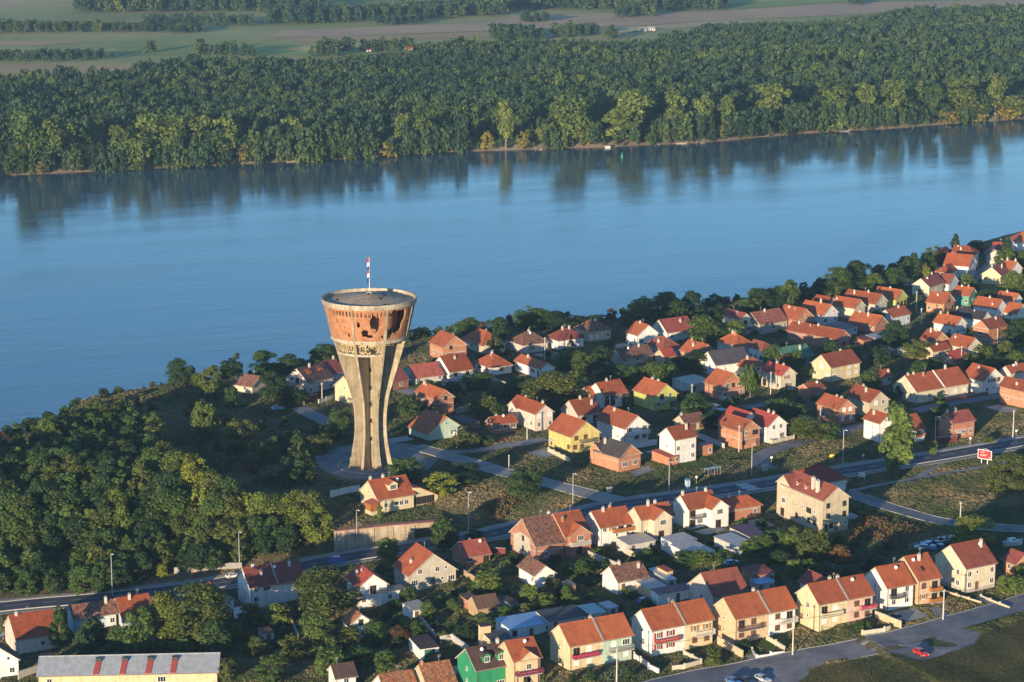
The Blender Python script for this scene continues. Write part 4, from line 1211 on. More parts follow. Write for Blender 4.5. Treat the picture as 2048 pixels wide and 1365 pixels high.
[60.2,564.3,1.7,2.1,'g'],
[-19.7,586.7,1.3,1.4,'o'],
[-16.3,529.3,3.1,3.0,'o'],
[-36.1,576.2,2.1,2.7,'g'],
[-13.4,541.0,1.6,1.5,'o'],
[23.8,574.7,2.7,2.8,'d'],
[-14.2,535.0,2.6,2.8,'d'],
[26.4,542.6,1.3,1.3,'d'],
[-63.5,537.5,1.9,2.2,'d'],
[-28.5,523.2,2.6,3.1,'g'],
[22.1,582.6,3.1,3.7,'l'],
[14.2,570.7,2.9,2.8,'g'],
[61.8,602.4,2.8,3.0,'g'],
[9.6,543.0,2.0,2.4,'d'],
[-18.2,556.0,2.4,2.5,'l'],
[-65.0,559.1,2.4,2.9,'d'],
[3.7,572.7,3.2,4.2,'o'],
[-47.7,525.1,1.3,1.2,'g'],
[52.3,573.3,2.1,2.2,'g'],
[8.4,537.0,1.6,2.0,'o'],
[65.3,558.2,1.5,1.4,'l'],
[-45.1,521.3,1.4,1.3,'g'],
[-15.5,565.4,2.4,2.3,'o'],
[19.5,572.1,2.3,2.6,'g'],
[37.4,566.7,2.7,3.2,'g'],
[78.6,582.0,2.5,2.3,'g'],
[81.3,560.2,2.0,2.5,'g'],
[-42.3,556.5,1.7,2.2,'d'],
[-52.7,534.3,1.5,1.9,'g'],
[-34.0,583.1,2.8,2.8,'d'],
[22.4,567.4,1.7,1.7,'g'],
[28.9,591.1,2.0,2.6,'g'],
[39.0,541.4,1.5,1.7,'d'],
[-56.0,560.0,2.2,2.1,'g'],
[-7.6,534.9,2.8,3.3,'l'],
[36.6,582.1,2.9,3.7,'g'],
[-44.5,570.0,2.4,2.3,'g'],
[4.6,548.2,1.8,1.6,'l'],
[-33.5,529.2,2.2,2.1,'g'],
[-43.7,535.0,2.2,2.0,'g'],
[-48.3,562.2,1.9,1.8,'l'],
[51.7,586.6,2.1,1.9,'d'],
[40.6,589.6,2.1,2.3,'l'],
[19.3,551.0,1.9,2.2,'g'],
[80.7,565.8,1.5,1.9,'g'],
[-11.6,568.7,1.7,1.7,'d'],
[32.7,544.4,2.6,2.5,'g'],
[-36.3,549.2,2.2,2.4,'d'],
[-29.1,553.3,3.2,3.4,'g'],
[-42.1,587.8,1.3,1.2,'l'],
[66.3,601.6,2.8,3.2,'d'],
[11.2,579.6,2.8,3.6,'d'],
[45.0,592.6,2.9,3.7,'g'],
[78.9,576.8,3.2,3.6,'o'],
[-1.4,554.7,2.5,2.4,'g'],
[-55.1,528.0,1.7,2.1,'d'],
[54.9,560.7,2.6,2.9,'g']]
BROW = [[-210.1,633.9,5.0,5.4,'r'],
[-213.7,644.5,3.2,3.2,'g'],
[-205.3,638.2,3.0,3.3,'o'],
[-209.4,646.0,2.8,2.3,'g'],
[-203.2,646.1,3.3,3.4,'r'],
[-200.0,649.1,5.4,4.4,'r'],
[-196.7,649.5,4.1,4.5,'r'],
[-190.9,649.7,5.5,4.8,'g'],
[-188.2,652.7,4.7,4.3,'g'],
[-191.6,657.5,4.6,4.8,'g'],
[-190.4,662.3,3.9,3.3,'r'],
[-188.0,665.3,5.7,4.9,'g'],
[-185.4,669.5,3.6,3.5,'g'],
[-175.9,664.7,3.4,3.5,'g'],
[-179.5,670.3,4.7,4.2,'o'],
[-172.9,667.6,4.8,4.7,'r'],
[-170.3,671.0,3.7,3.1,'r'],
[-167.8,676.4,5.2,4.7,'g'],
[-164.9,677.8,3.6,3.4,'d'],
[-166.8,682.9,4.9,5.1,'o'],
[-161.5,682.7,5.7,6.2,'o'],
[-165.8,687.6,4.6,3.9,'r'],
[-161.9,690.4,5.1,5.2,'r'],
[-160.5,695.7,4.3,4.0,'r'],
[-154.8,692.2,3.6,3.3,'r'],
[-155.8,696.9,2.8,2.3,'g'],
[-152.0,700.9,4.8,4.5,'g'],
[-156.1,705.2,5.3,4.7,'d'],
[-149.2,705.7,5.3,4.8,'d'],
[-144.4,710.4,5.4,4.6,'d'],
[-149.9,716.7,4.4,4.7,'o'],
[-140.4,717.8,5.5,4.7,'g'],
[-149.1,723.8,3.0,2.6,'d'],
[-146.4,726.1,1.6,1.6,'g'],
[-143.0,729.3,2.1,2.3,'d'],
[-147.7,731.8,2.9,3.0,'d'],
[-144.5,737.5,2.3,2.4,'g'],
[-145.6,739.6,2.2,2.0,'d'],
[-142.1,740.7,3.0,3.0,'g'],
[-133.9,745.2,1.7,1.5,'g'],
[-142.7,751.3,2.6,2.7,'o'],
[-134.1,749.8,2.8,3.0,'d'],
[-130.0,753.9,2.7,2.8,'g'],
[-129.6,756.1,1.4,1.2,'o'],
[-129.3,760.3,1.5,1.5,'r'],
[-128.4,765.9,2.2,2.3,'g'],
[-122.9,762.7,1.3,1.1,'g'],
[-120.4,767.2,2.4,2.6,'o'],
[-114.5,766.7,2.0,2.0,'g'],
[-118.1,773.0,2.4,2.1,'o'],
[-114.1,774.1,1.8,1.6,'d'],
[-113.3,777.6,2.9,3.0,'g'],
[-104.1,772.2,1.5,1.6,'g'],
[-100.5,776.6,1.3,1.1,'g'],
[-100.5,778.2,1.4,1.1,'o'],
[-101.5,785.7,2.0,1.6,'g'],
[-93.4,782.9,2.3,2.3,'d'],
[-93.7,787.9,2.7,2.3,'g'],
[-90.0,788.7,1.8,1.8,'r'],
[-83.9,788.7,2.4,2.6,'g'],
[-82.0,792.2,1.7,1.6,'g'],
[-86.0,796.4,2.4,2.3,'r'],
[-80.9,796.0,2.6,2.7,'d'],
[-73.8,797.7,2.4,2.1,'g'],
[-74.2,800.9,2.0,2.0,'g'],
[-75.4,808.1,2.4,2.3,'g'],
[-73.7,808.8,1.8,1.8,'d'],
[-70.7,812.3,1.9,1.5,'g'],
[-69.3,815.9,4.8,5.1,'r'],
[-62.7,814.8,2.4,2.5,'g'],
[-58.7,816.7,3.1,2.6,'g'],
[-58.1,818.1,4.1,4.1,'d'],
[-53.1,819.5,4.4,4.2,'o'],
[-56.8,829.3,5.0,4.5,'d'],
[-55.8,832.1,2.7,2.9,'d'],
[-52.1,834.1,4.6,4.6,'g'],
[-49.3,836.6,5.0,4.2,'g'],
[-45.4,835.7,2.7,2.8,'g'],
[-38.5,834.5,5.3,5.5,'o'],
[-38.0,838.1,4.8,5.2,'d'],
[-35.6,839.2,4.7,4.3,'d'],
[-33.5,842.6,4.7,4.6,'d'],
[-32.1,846.0,4.2,4.3,'g'],
[-27.2,849.8,4.6,4.0,'o'],
[-22.6,847.0,4.3,4.4,'g'],
[-23.0,855.8,3.4,2.9,'o'],
[-18.9,854.0,3.8,3.4,'o'],
[-18.7,861.1,4.1,3.8,'d'],
[-15.2,858.2,5.5,4.9,'d'],
[-11.0,861.0,4.2,3.4,'r'],
[-8.4,865.4,2.1,1.9,'g'],
[-5.8,868.5,5.0,5.4,'o'],
[-1.1,864.4,5.4,4.5,'d'],
[3.4,862.9,4.7,4.4,'o'],
[5.0,871.7,4.0,3.3,'g'],
[8.6,864.7,2.9,3.0,'r'],
[10.9,867.1,4.9,4.5,'g'],
[13.7,875.5,2.1,2.3,'r'],
[17.5,868.7,4.9,4.0,'r'],
[20.5,869.9,5.1,4.9,'g'],
[24.4,869.4,3.3,2.8,'d'],
[26.2,880.0,3.4,2.8,'g'],
[34.1,870.9,3.3,2.7,'d'],
[36.8,873.4,2.3,2.5,'d'],
[37.9,878.0,4.9,4.0,'r'],
[38.6,882.7,2.2,2.1,'d'],
[43.1,882.3,5.3,4.3,'d'],
[44.2,884.4,2.2,2.3,'g'],
[49.7,887.4,5.1,4.4,'o'],
[52.0,885.0,3.5,3.0,'g'],
[55.8,886.3,3.8,4.1,'o'],
[57.1,887.7,2.8,2.9,'d'],
[60.5,890.7,2.2,1.8,'g'],
[65.4,888.5,5.1,4.6,'d'],
[60.8,897.8,5.1,4.2,'g'],
[69.5,895.5,3.8,3.1,'o'],
[67.6,902.0,4.6,4.5,'d'],
[75.5,900.0,4.0,3.4,'o'],
[78.1,900.5,5.4,5.4,'d'],
[79.6,906.3,5.3,4.8,'g'],
[81.8,905.3,4.0,3.4,'o'],
[84.5,906.9,3.3,3.5,'r'],
[82.8,916.0,4.8,5.1,'g'],
[88.2,913.6,2.5,2.1,'o'],
[89.4,916.8,4.0,3.3,'g'],
[92.2,921.9,2.4,2.1,'d'],
[96.2,919.1,5.2,4.9,'g'],
[96.4,925.7,2.8,2.4,'r'],
[98.2,926.9,5.1,5.2,'g'],
[100.8,929.5,3.0,3.1,'g'],
[110.5,924.6,4.4,3.8,'g'],
[108.9,928.5,2.1,1.8,'g'],
[109.3,934.4,2.7,2.2,'d'],
[117.9,933.1,3.9,3.5,'g'],
[114.5,937.5,3.1,2.7,'g'],
[119.2,941.8,2.3,2.2,'d'],
[125.6,937.2,5.2,5.6,'g'],
[125.3,940.8,4.1,4.3,'g'],
[127.8,945.5,3.4,3.5,'d'],
[131.7,945.7,3.6,3.7,'g'],
[129.2,951.9,2.2,2.3,'g'],
[133.8,953.9,5.1,5.3,'r'],
[139.5,951.1,3.3,3.4,'r'],
[141.5,952.9,3.1,3.1,'d'],
[137.3,962.1,4.9,4.5,'o'],
[144.2,963.8,2.8,2.4,'o'],
[144.8,968.2,3.8,3.5,'g'],
[147.3,970.9,3.8,4.0,'r'],
[152.6,967.1,4.3,4.3,'o'],
[152.6,972.1,3.8,3.7,'r'],
[154.7,977.8,5.3,5.1,'g'],
[155.9,978.6,5.4,5.2,'r'],
[160.9,977.7,4.5,4.3,'o'],
[165.5,977.5,5.1,4.9,'g'],
[169.9,982.4,2.1,1.8,'g'],
[164.9,989.0,3.7,3.0,'d'],
[169.2,987.7,4.8,5.2,'o'],
[169.2,994.7,5.0,5.3,'g'],
[171.1,997.6,3.9,3.4,'r'],
[169.6,1001.5,5.1,4.8,'g'],
[178.5,1001.8,3.6,3.2,'g'],
[180.6,1001.5,2.0,2.1,'g'],
[180.5,1005.9,2.7,2.2,'d'],
[176.9,1012.6,2.2,2.5,'g'],
[186.0,1012.8,5.2,4.9,'o'],
[181.3,1018.7,2.7,2.9,'g'],
[183.7,1020.8,4.6,3.7,'o']]
ROADS = {'access': [[28.9,628.1],
[19.1,636.7],
[9.4,643.4],
[-3.5,655.7],
[-12.3,666.6],
[-21.4,675.2],
[-29.2,684.1]],'access2': [[-49.8,699.7],
[-58.7,715.3],
[-65.1,726.7],
[-68.4,733.7]],'branch': [[-22.9,676.9],
[-12.5,678.5],
[-3.6,685.2],
[10.8,693.5]],'north': [[74.2,659.0],
[72.2,668.2],
[75.4,677.4],
[87.1,688.4],
[102.8,703.4],
[110.0,710.5]],'north2': [[128.8,729.6],
[141.7,739.0],
[156.2,747.0],
[172.9,755.8]],'north3': [[84.3,739.4],
[71.5,731.9],
[59.8,726.2],
[50.8,734.1]],'upper': [[186.8,946.9],
[193.8,962.2],
[202.5,984.9],
[207.0,996.8]],'lower': [[93.3,634.5],
[97.8,627.2],
[104.6,617.8],
[111.4,609.8],
[117.4,605.4],
[128.3,599.7],
[139.8,597.8]],'street': [[28.0,486.8],
[37.3,494.4],
[47.7,499.2],
[57.0,502.4],
[67.6,506.0],
[79.5,510.2],
[89.2,513.6],
[99.5,520.2],
[110.4,528.1],
[127.6,542.0]],'bay': [[47.2,493.6],
[56.5,497.1],
[64.5,498.9],
[59.1,490.8]],'path': [[94.9,636.3],
[104.2,641.8],
[115.1,648.0],
[126.4,654.9],
[139.4,662.4],
[152.7,670.0]]}
DRIVES = [[[69.2,508.5],
[74.3,512.5],
[76.7,510.1],
[72.3,506.9]],
[[86.8,517.1],
[89.7,517.9],
[91.3,514.3],
[88.1,513.5]],
[[91.1,521.7],
[92.8,522.1],
[95.2,516.3],
[92.7,514.8]],
[[99.0,533.5],
[101.7,534.7],
[104.7,521.5],
[101.9,520.2]],
[[52.9,508.6],
[54.8,509.7],
[57.6,503.4],
[55.2,503.1]],
[[112.1,542.5],
[114.0,543.5],
[117.1,533.5],
[115.4,531.9]],
[[33.9,655.7],
[39.4,662.7],
[41.0,657.8],
[35.6,650.9]],
[[111.6,642.9],
[118.7,655.9],
[128.9,669.7],
[126.8,665.4],
[118.8,651.5],
[114.0,642.6]]]
PLAZA = [-40.0,667.9]
FIELDS = [['tan',[[-454,2088],
[-363,2074],
[-308,2088],
[-211,2140],
[-174,2135],
[-222,2078],
[-311,2024],
[-431,1982]]],
['green',[[-382,2269],
[-266,2308],
[-155,2253],
[-122,2185],
[-176,2165],
[-289,2185],
[-360,2165]]],
['yellow',[[-233,2226],
[-186,2280],
[-155,2264],
[-189,2210]]],
['tan',[[-504,2325],
[-455,2325],
[-414,2314],
[-464,2269],
[-492,2269]]],
['olive',[[-580,2682],
[-400,2689],
[-386,2630],
[-551,2545]]],
['pink',[[-240,2446],
[-24,2558],
[9,2659],
[245,2720],
[409,2869],
[633,2895],
[613,2801],
[381,2667],
[262,2608],
[147,2524],
[-23,2446],
[-164,2384],
[-242,2366]]],
['tan',[[-241,2354],
[-163,2372],
[-23,2433],
[147,2511],
[134,2471],
[-12,2372],
[-187,2302]]],
['straw',[[-607,2809],
[-503,2895],
[-330,2986],
[-385,3024],
[-639,2958]]],
['green',[[243,2834],
[423,2967],
[665,3043],
[643,2940],
[411,2877],
[247,2744]]],
['straw',[[82,2471],
[147,2511],
[250,2594],
[257,2552],
[143,2446],
[90,2408]]],
['olive',[[-154,2237],
[-79,2269],
[-22,2314],
[38,2337],
[-12,2280],
[-59,2237],
[-122,2185]]]]
FOREST = [[-346,1362],
[-309,1406],
[-223,1437],
[-133,1466],
[-40,1514],
[58,1540],
[126,1563],
[198,1609],
[273,1646],
[371,1700],
[479,1761],
[701,2599],
[551,2543],
[464,2503],
[347,2426],
[236,2341],
[128,2194],
[35,2149],
[-55,2096],
[-117,2003],
[-176,1953],
[-221,1913],
[-270,1886],
[-313,1852],
[-357,1838],
[-394,1809],
[-448,1775]]
BANDS = [[[-472,2111],
[-430,2101],
[-391,2111],
[-359,2125],
[-366,2159],
[-432,2159],
[-481,2149]],
[[-342,2184],
[-326,2189],
[-331,2220],
[-345,2215]],
[[-297,2149],
[-278,2169],
[-253,2154],
[-233,2144],
[-241,2169],
[-282,2199],
[-298,2184]],
[[-186,2149],
[-149,2164],
[-148,2189],
[-178,2189]],
[[-537,2407],
[-473,2419],
[-396,2419],
[-317,2419],
[-327,2476],
[-406,2476],
[-548,2457]],
[[-348,2401],
[-316,2413],
[-324,2451],
[-351,2444]],
[[-392,2509],
[-359,2516],
[-272,2503],
[-283,2557],
[-391,2557]],
[[-263,2516],
[-175,2557],
[-107,2599],
[-3,2650],
[-3,2750],
[-111,2703],
[-237,2650],
[-267,2613]],
[[-498,2695],
[-396,2703],
[-215,2718],
[-228,2815],
[-412,2815],
[-508,2782]],
[[-11,2734],
[73,2750],
[159,2734],
[240,2734],
[258,2874],
[169,2901],
[-14,2849]],
[[-21,2318],
[10,2318],
[12,2389],
[-20,2389]],
[[12,2318],
[33,2336],
[31,2365],
[13,2365]],
[[41,2353],
[89,2389],
[88,2426],
[43,2389]],
[[92,2330],
[104,2336],
[106,2377],
[95,2377]],
[[114,2613],
[168,2642],
[168,2680],
[122,2665]],
[[-142,2199],
[-105,2205],
[-88,2220],
[-90,2241],
[-139,2231]],
[[9,2550],
[44,2557],
[42,2592],
[11,2585]],
[[-145,2509],
[-93,2529],
[-100,2571],
[-143,2557]],
[[398,2806],
[417,2815],
[421,2857],
[407,2857]]]
FARMS = [[-96,2216],[-132,2210],[135,2446],[144,2452]]
BUOY = [70.4,1495.6]
HUT = [63.0,1542.3]
DRIFT = [[-247.8,1429.0],[-137.0,1474.1],[16.7,1531.1],[113.9,1562.0],[124.0,1563.0],[95.0,1553.2],[231.6,1628.3],[343.6,1684.1],[278.3,1647.4]]
MISC = {'tower': [-41.0,662.5],'bill': [138.3,664.9],'board': [99.7,646.7],'ysign': [93.9,667.2],'box1': [27.3,635.5],'box2': [73.3,657.0],'shelter': [[55.5,649.6],
[59.6,652.5]],'kiosk': [49.5,639.4],'rwall': [[-47.5,603.0],
[-32.4,607.6],
[-20.6,609.6],
[-16.3,611.3]],'gate': [-25.0,609.5],'boat': [129.5,583.0]}
WEED = [[[94,610],[104,605],[109,596],[100,587],[88,589]],[[-9,622],[-2,632],[2,627],[-3,617]]]

def _poly_sd(P, x, y):
    """signed distance (positive on the left of the line's direction), distance along as index fraction"""
    best = np.full(x.shape, 1e18); sd = np.zeros(x.shape); par = np.zeros(x.shape)
    for i in range(len(P) - 1):
        ax, ay = P[i][0], P[i][1]; bx, by = P[i + 1][0], P[i + 1][1]
        dx, dy = bx - ax, by - ay; L2 = dx * dx + dy * dy
        t = np.clip(((x - ax) * dx + (y - ay) * dy) / L2, 0, 1)
        qx, qy = x - ax - t * dx, y - ay - t * dy
        d2 = qx * qx + qy * qy
        s = np.sign(dx * (y - ay) - dy * (x - ax))
        m = d2 < best
        best = np.where(m, d2, best); sd = np.where(m, s * np.sqrt(d2), sd); par = np.where(m, i + t, par)
    return sd, par
def _ss(a, b, v):
    t = np.clip((v - a) / (b - a), 0, 1); return t * t * (3 - 2 * t)
def terrain(x, y):
    x = np.asarray(x, float); y = np.asarray(y, float)
    d, s = _poly_sd(ROAD, x, y)
    zr = np.interp(s, range(len(ROAD)), [p[2] for p in ROAD])
    # width of the bank that climbs from the main road to the plateau; a retaining wall holds it beside the yellow house
    wall = _ss(4.97, 5.0, s) * (1 - _ss(6.42, 6.5, s))
    wd = np.interp(s, [0, 3, 4.3, 4.97, 6.5, 7.6, 9], [75, 62, 40, 24, 20, 22, 20])
    yard = np.interp(s, [4.9, 6.5], [-2.0, -1.4])
    up = _ss(5.5, 5.5 + 1.0, (d - 5.5) / wd + 5.5)
    za = zr * (1 - up)
    st = _ss(6.9, 8.4, d)
    back = _ss(22, 34, d)
    zb = zr * (1 - st) + st * (yard * (1 - back))
    z = za * (1 - wall) + zb * wall
    z = np.where(d < 5.5, zr, z)
    e, _ = _poly_sd(BLUFF, x, y)
    z = z - (27.0 + z) * _ss(-2, 42, e)
    f, _ = _poly_sd(SHORE, x, y)
    far = -27 + 5.2 * _ss(-14, 1.0, f) + 2.4 * _ss(0, 10, f) + 0.6 * _ss(10, 40, f)
    z = np.where(f > -16, np.maximum(z, far), z)
    bump = 0.25 * np.sin(x * .11 + 1.3) * np.sin(y * .09) + .12 * np.sin(x * .31) * np.cos(y * .27 + x * .1)
    return z + bump * _ss(8, 20, np.abs(d)) * (1 - _ss(20, 60, np.maximum(f, -e * 0) * 0 + np.where(f > 0, f, 0)))
def tz(x, y): return float(terrain(np.array([x]), np.array([y]))[0])

# =============================================================== helpers
COL = scene.collection
class MB:
    """collects polygons with uv in metres, builds one mesh"""
    def __init__(s): s.v = []; s.f = []; s.u = []; s.m = []
    def poly(s, pts, uv=None, m=0):
        k = len(s.v); s.v += [tuple(p) for p in pts]; s.f.append(tuple(range(k, k + len(pts))))
        if uv is None:
            a, b, c = Vector(pts[0]), Vector(pts[1]), Vector(pts[2]); n = (b - a).cross(c - a)
            n = (abs(n.x), abs(n.y), abs(n.z))
            if n[2] >= max(n[0], n[1]): uv = [(p[0], p[1]) for p in pts]
            elif n[0] > n[1]: uv = [(p[1], p[2]) for p in pts]
            else: uv = [(p[0], p[2]) for p in pts]
        s.u += uv; s.m.append(m)
    def box(s, x0, y0, z0, x1, y1, z1, m=0):
        A, B, C, D = (x0, y0, z0), (x1, y0, z0), (x1, y1, z0), (x0, y1, z0); E, F, G, H = (x0, y0, z1), (x1, y0, z1), (x1, y1, z1), (x0, y1, z1)
        for q in ((A, B, F, E), (B, C, G, F), (C, D, H, G), (D, A, E, H), (E, F, G, H), (D, C, B, A)): s.poly(q, None, m)
    def slab(s, top, th, m=0, uv=None, me=None):
        """top polygon (counter-clockwise seen from above) thickened downwards"""
        me = m if me is None else me
        bot = [(p[0], p[1], p[2] - th) for p in top]; n = len(top)
        s.poly(top, uv, m); s.poly(bot[::-1], None, me)
        for i in range(n): s.poly((bot[i], bot[(i + 1) % n], top[(i + 1) % n], top[i]), None, me)
    def tube(s, a, b, ra, rb, n=8, m=0, cap=True):
        a, b = Vector(a), Vector(b); d = (b - a).normalized(); x = d.orthogonal().normalized(); y = d.cross(x)
        P = [a + (x * math.cos(t) + y * math.sin(t)) * ra for t in [2 * math.pi * i / n for i in range(n)]]
        Q = [b + (x * math.cos(t) + y * math.sin(t)) * rb for t in [2 * math.pi * i / n for i in range(n)]]
        for i in range(n): s.poly((P[i], P[(i + 1) % n], Q[(i + 1) % n], Q[i]), None, m)
        if cap: s.poly(Q, None, m); s.poly(P[::-1], None, m)
    def obox(s, c, dx, dy, x, y, z0, z1, m=0):
        """box centred at c (xy) with half sizes x,y along unit dir (dx,dy)"""
        q = [(c[0] + a * x * dx - b * y * dy, c[1] + a * x * dy + b * y * dx) for a, b in ((-1, -1), (1, -1), (1, 1), (-1, 1))]
        lo = [(p[0], p[1], z0) for p in q]; hi = [(p[0], p[1], z1) for p in q]
        for i in range(4): s.poly((lo[i], lo[(i + 1) % 4], hi[(i + 1) % 4], hi[i]), None, m)
        s.poly(hi, None, m); s.poly(lo[::-1], None, m)
    def mesh(s, name, smooth=False):
        me = bpy.data.meshes.new(name); me.from_pydata(s.v, [], s.f)
        uv = me.uv_layers.new(name='UVMap'); uv.data.foreach_set('uv', np.array(s.u, 'f').ravel())
        me.polygons.foreach_set('material_index', np.array(s.m, 'i'))
        if smooth: me.polygons.foreach_set('use_smooth', np.ones(len(s.f), bool))
        me.update(); return me
def link(name, me, mats=(), parent=None, loc=None, rz=None, kind=None):
    o = bpy.data.objects.new(name, me); COL.objects.link(o)
    if me is not None and mats and len(me.materials) == 0:
        for m in mats: me.materials.append(m)
    if parent is not None: o.parent = parent
    if loc is not None: o.location = loc
    if rz is not None: o.rotation_euler = (0, 0, rz)
    if kind: o['kind'] = kind
    return o
USED = {}
def tag(o, label, cat, group=None):
    o['label'] = label; o['category'] = cat
    if group: o['group'] = group
    return o
def thing(name, label, cat, loc, rz=0, group=None):
    return tag(link(name, None, (), None, loc, rz), label, cat, group)

# =============================================================== materials
def nodemat(name):
    m = bpy.data.materials.new(name); m.use_nodes = True; nt = m.node_tree
    return m, nt, nt.nodes['Principled BSDF']
def N(nt, t, **k):
    n = nt.nodes.new(t)
    for a, b in k.items():
        if a.startswith('i_'): n.inputs[a[2:].replace('_', ' ')].default_value = b
        else: setattr(n, a, b)
    return n
def noise(nt, vec, scale, detail=4, rough=.6):
    n = N(nt, 'ShaderNodeTexNoise'); n.inputs['Scale'].default_value = scale; n.inputs['Detail'].default_value = detail; n.inputs['Roughness'].default_value = rough
    if vec is not None: nt.links.new(vec, n.inputs['Vector'])
    return n.outputs['Fac']
def ramp(nt, fac, stops):
    r = N(nt, 'ShaderNodeValToRGB'); e = r.color_ramp.elements
    while len(e) < len(stops): e.new(.5)
    for el, (p, c) in zip(e, stops): el.position = p; el.color = (*c, 1) if len(c) == 3 else c
    nt.links.new(fac, r.inputs[0]); return r.outputs[0]
def g3(v): return (v, v, v)
def mul(nt, a, b, fac=1.0, mode='MULTIPLY'):
    x = N(nt, 'ShaderNodeMix', data_type='RGBA', blend_type=mode); x.inputs[0].default_value = fac
    for s, i in ((a, 6), (b, 7)):
        if isinstance(s, tuple): x.inputs[i].default_value = (*s, 1)
        else: nt.links.new(s, x.inputs[i])
    return x.outputs[2]
def mixf(nt, fac, a, b):
    x = N(nt, 'ShaderNodeMix', data_type='RGBA'); nt.links.new(fac, x.inputs[0])
    for s, i in ((a, 6), (b, 7)):
        if isinstance(s, tuple): x.inputs[i].default_value = (*s, 1)
        else: nt.links.new(s, x.inputs[i])
    return x.outputs[2]
def bump(nt, bsdf, h, strength=.4, dist=.05):
    b = N(nt, 'ShaderNodeBump'); b.inputs['Strength'].default_value = strength; b.inputs['Distance'].default_value = dist
    nt.links.new(h, b.inputs['Height']); nt.links.new(b.outputs[0], bsdf.inputs['Normal'])
def objvar(nt, lo=.88, hi=1.1):
    oi = N(nt, 'ShaderNodeObjectInfo'); mr = N(nt, 'ShaderNodeMapRange'); mr.inputs[3].default_value = lo; mr.inputs[4].default_value = hi
    nt.links.new(oi.outputs['Random'], mr.inputs[0])
    c = N(nt, 'ShaderNodeCombineColor'); [nt.links.new(mr.outputs[0], c.inputs[i]) for i in range(3)]
    return c.outputs[0]
def plain(name, col, rough=.7, metal=0, nz=.0, scale=2.0):
    m, nt, b = nodemat(name); b.inputs['Roughness'].default_value = rough; b.inputs['Metallic'].default_value = metal
    tc = N(nt, 'ShaderNodeTexCoord')
    f = ramp(nt, noise(nt, tc.outputs['Object'], scale), [(.3, g3(1 - nz)), (.7, g3(1 + nz * .4))])
    nt.links.new(mul(nt, col, f), b.inputs['Base Color']); return m
WALLC = dict(cream=(.64,.54,.34), cream2=(.62,.55,.42), white=(.80,.78,.75), peach=(.64,.46,.30), mint=(.42,.55,.45), pink=(.64,.46,.37), pinkwhite=(.62,.52,.46), green=(.02,.26,.12), turq=(.12,.36,.27), beige=(.52,.45,.33),
    greycream=(.50,.46,.38), greywhite=(.52,.51,.48), yellow=(.66,.55,.20), lime=(.55,.56,.14), bluewhite=(.55,.62,.66), apricot=(.58,.30,.15), darkgreen=(.05,.16,.09), concrete=(.34,.32,.29), maroonwall=(.16,.03,.03), reddull=(.25,.08,.06))
BRICKC = dict(brick=((.42,.17,.09),(.34,.12,.07),(.40,.36,.32)), brick2=((.50,.20,.09),(.43,.16,.075),(.45,.40,.35)), brick3=((.42,.27,.15),(.36,.22,.12),(.40,.36,.30)))
MATS = {}
def wallmat(k):
    if ('w', k) in MATS: return MATS['w', k]
    m, nt, b = nodemat('plaster_' + k if k in WALLC else 'masonry_' + k); b.inputs['Roughness'].default_value = .85
    tc = N(nt, 'ShaderNodeTexCoord'); uv = tc.outputs['UV']; ob = tc.outputs['Object']
    if k in WALLC:
        c = WALLC[k]
        st = ramp(nt, noise(nt, ob, .55, 5, .65), [(.28, g3(.80)), (.62, g3(1.04))])
        sp = N(nt, 'ShaderNodeMapping'); sp.inputs['Scale'].default_value = (1.6, 1.6, .18); nt.links.new(ob, sp.inputs[0])
        dr = ramp(nt, noise(nt, sp.outputs[0], 1.4, 4), [(.35, (.82,.80,.76)), (.6, g3(1.0))])       # rain streaks
        col = mul(nt, mul(nt, mul(nt, c, st), dr), objvar(nt, .92, 1.05)); h = noise(nt, ob, 9, 3)
    else:
        a, bb, mo = BRICKC[k]
        t = N(nt, 'ShaderNodeTexBrick'); nt.links.new(uv, t.inputs['Vector']); t.inputs['Scale'].default_value = 1
        t.inputs['Brick Width'].default_value = .5; t.inputs['Row Height'].default_value = .25; t.inputs['Mortar Size'].default_value = .012; t.inputs['Bias'].default_value = -.1
        for i, cc in (('Color1', a), ('Color2', bb), ('Mortar', mo)): t.inputs[i].default_value = (*cc, 1)
        st = ramp(nt, noise(nt, ob, .5, 5), [(.3, g3(.78)), (.65, g3(1.06))])
        col = mul(nt, mul(nt, t.outputs[0], st), objvar(nt)); h = t.outputs['Fac']
    nt.links.new(col, b.inputs['Base Color']); bump(nt, b, h, .25, .02)
    MATS['w', k] = m; return m
ROOFC = dict(orange=((.43,.120,.042),.10), orange2=((.38,.098,.035),.12), orange3=((.34,.082,.028),.22), redorange=((.38,.098,.034),.08), red=((.40,.07,.045),.10), redlight=((.42,.11,.07),.10), reddull=((.30,.075,.055),.20), redbrown=((.30,.085,.05),.15), oldorange=((.38,.14,.06),.45), oldbrown=((.25,.105,.065),.75), patchy=((.40,.12,.07),.45),
    brown=((.14,.08,.05),.3), darkbrown=((.085,.05,.04),.25), darkgrey=((.075,.07,.072),.15), slate=((.085,.075,.085),.08), blackroof=((.04,.04,.05),.15), green=((.07,.19,.12),.1), maroon=((.12,.04,.055),.15))
SHEETC = dict(metal=(.42,.44,.46), corr=(.46,.44,.40), maroonsheet=(.13,.03,.045), bluesheet=(.25,.42,.62), greysheet=(.42,.48,.52), mintsheet=(.38,.52,.50), beigeflat=(.42,.38,.30), greybrown=(.22,.18,.15))
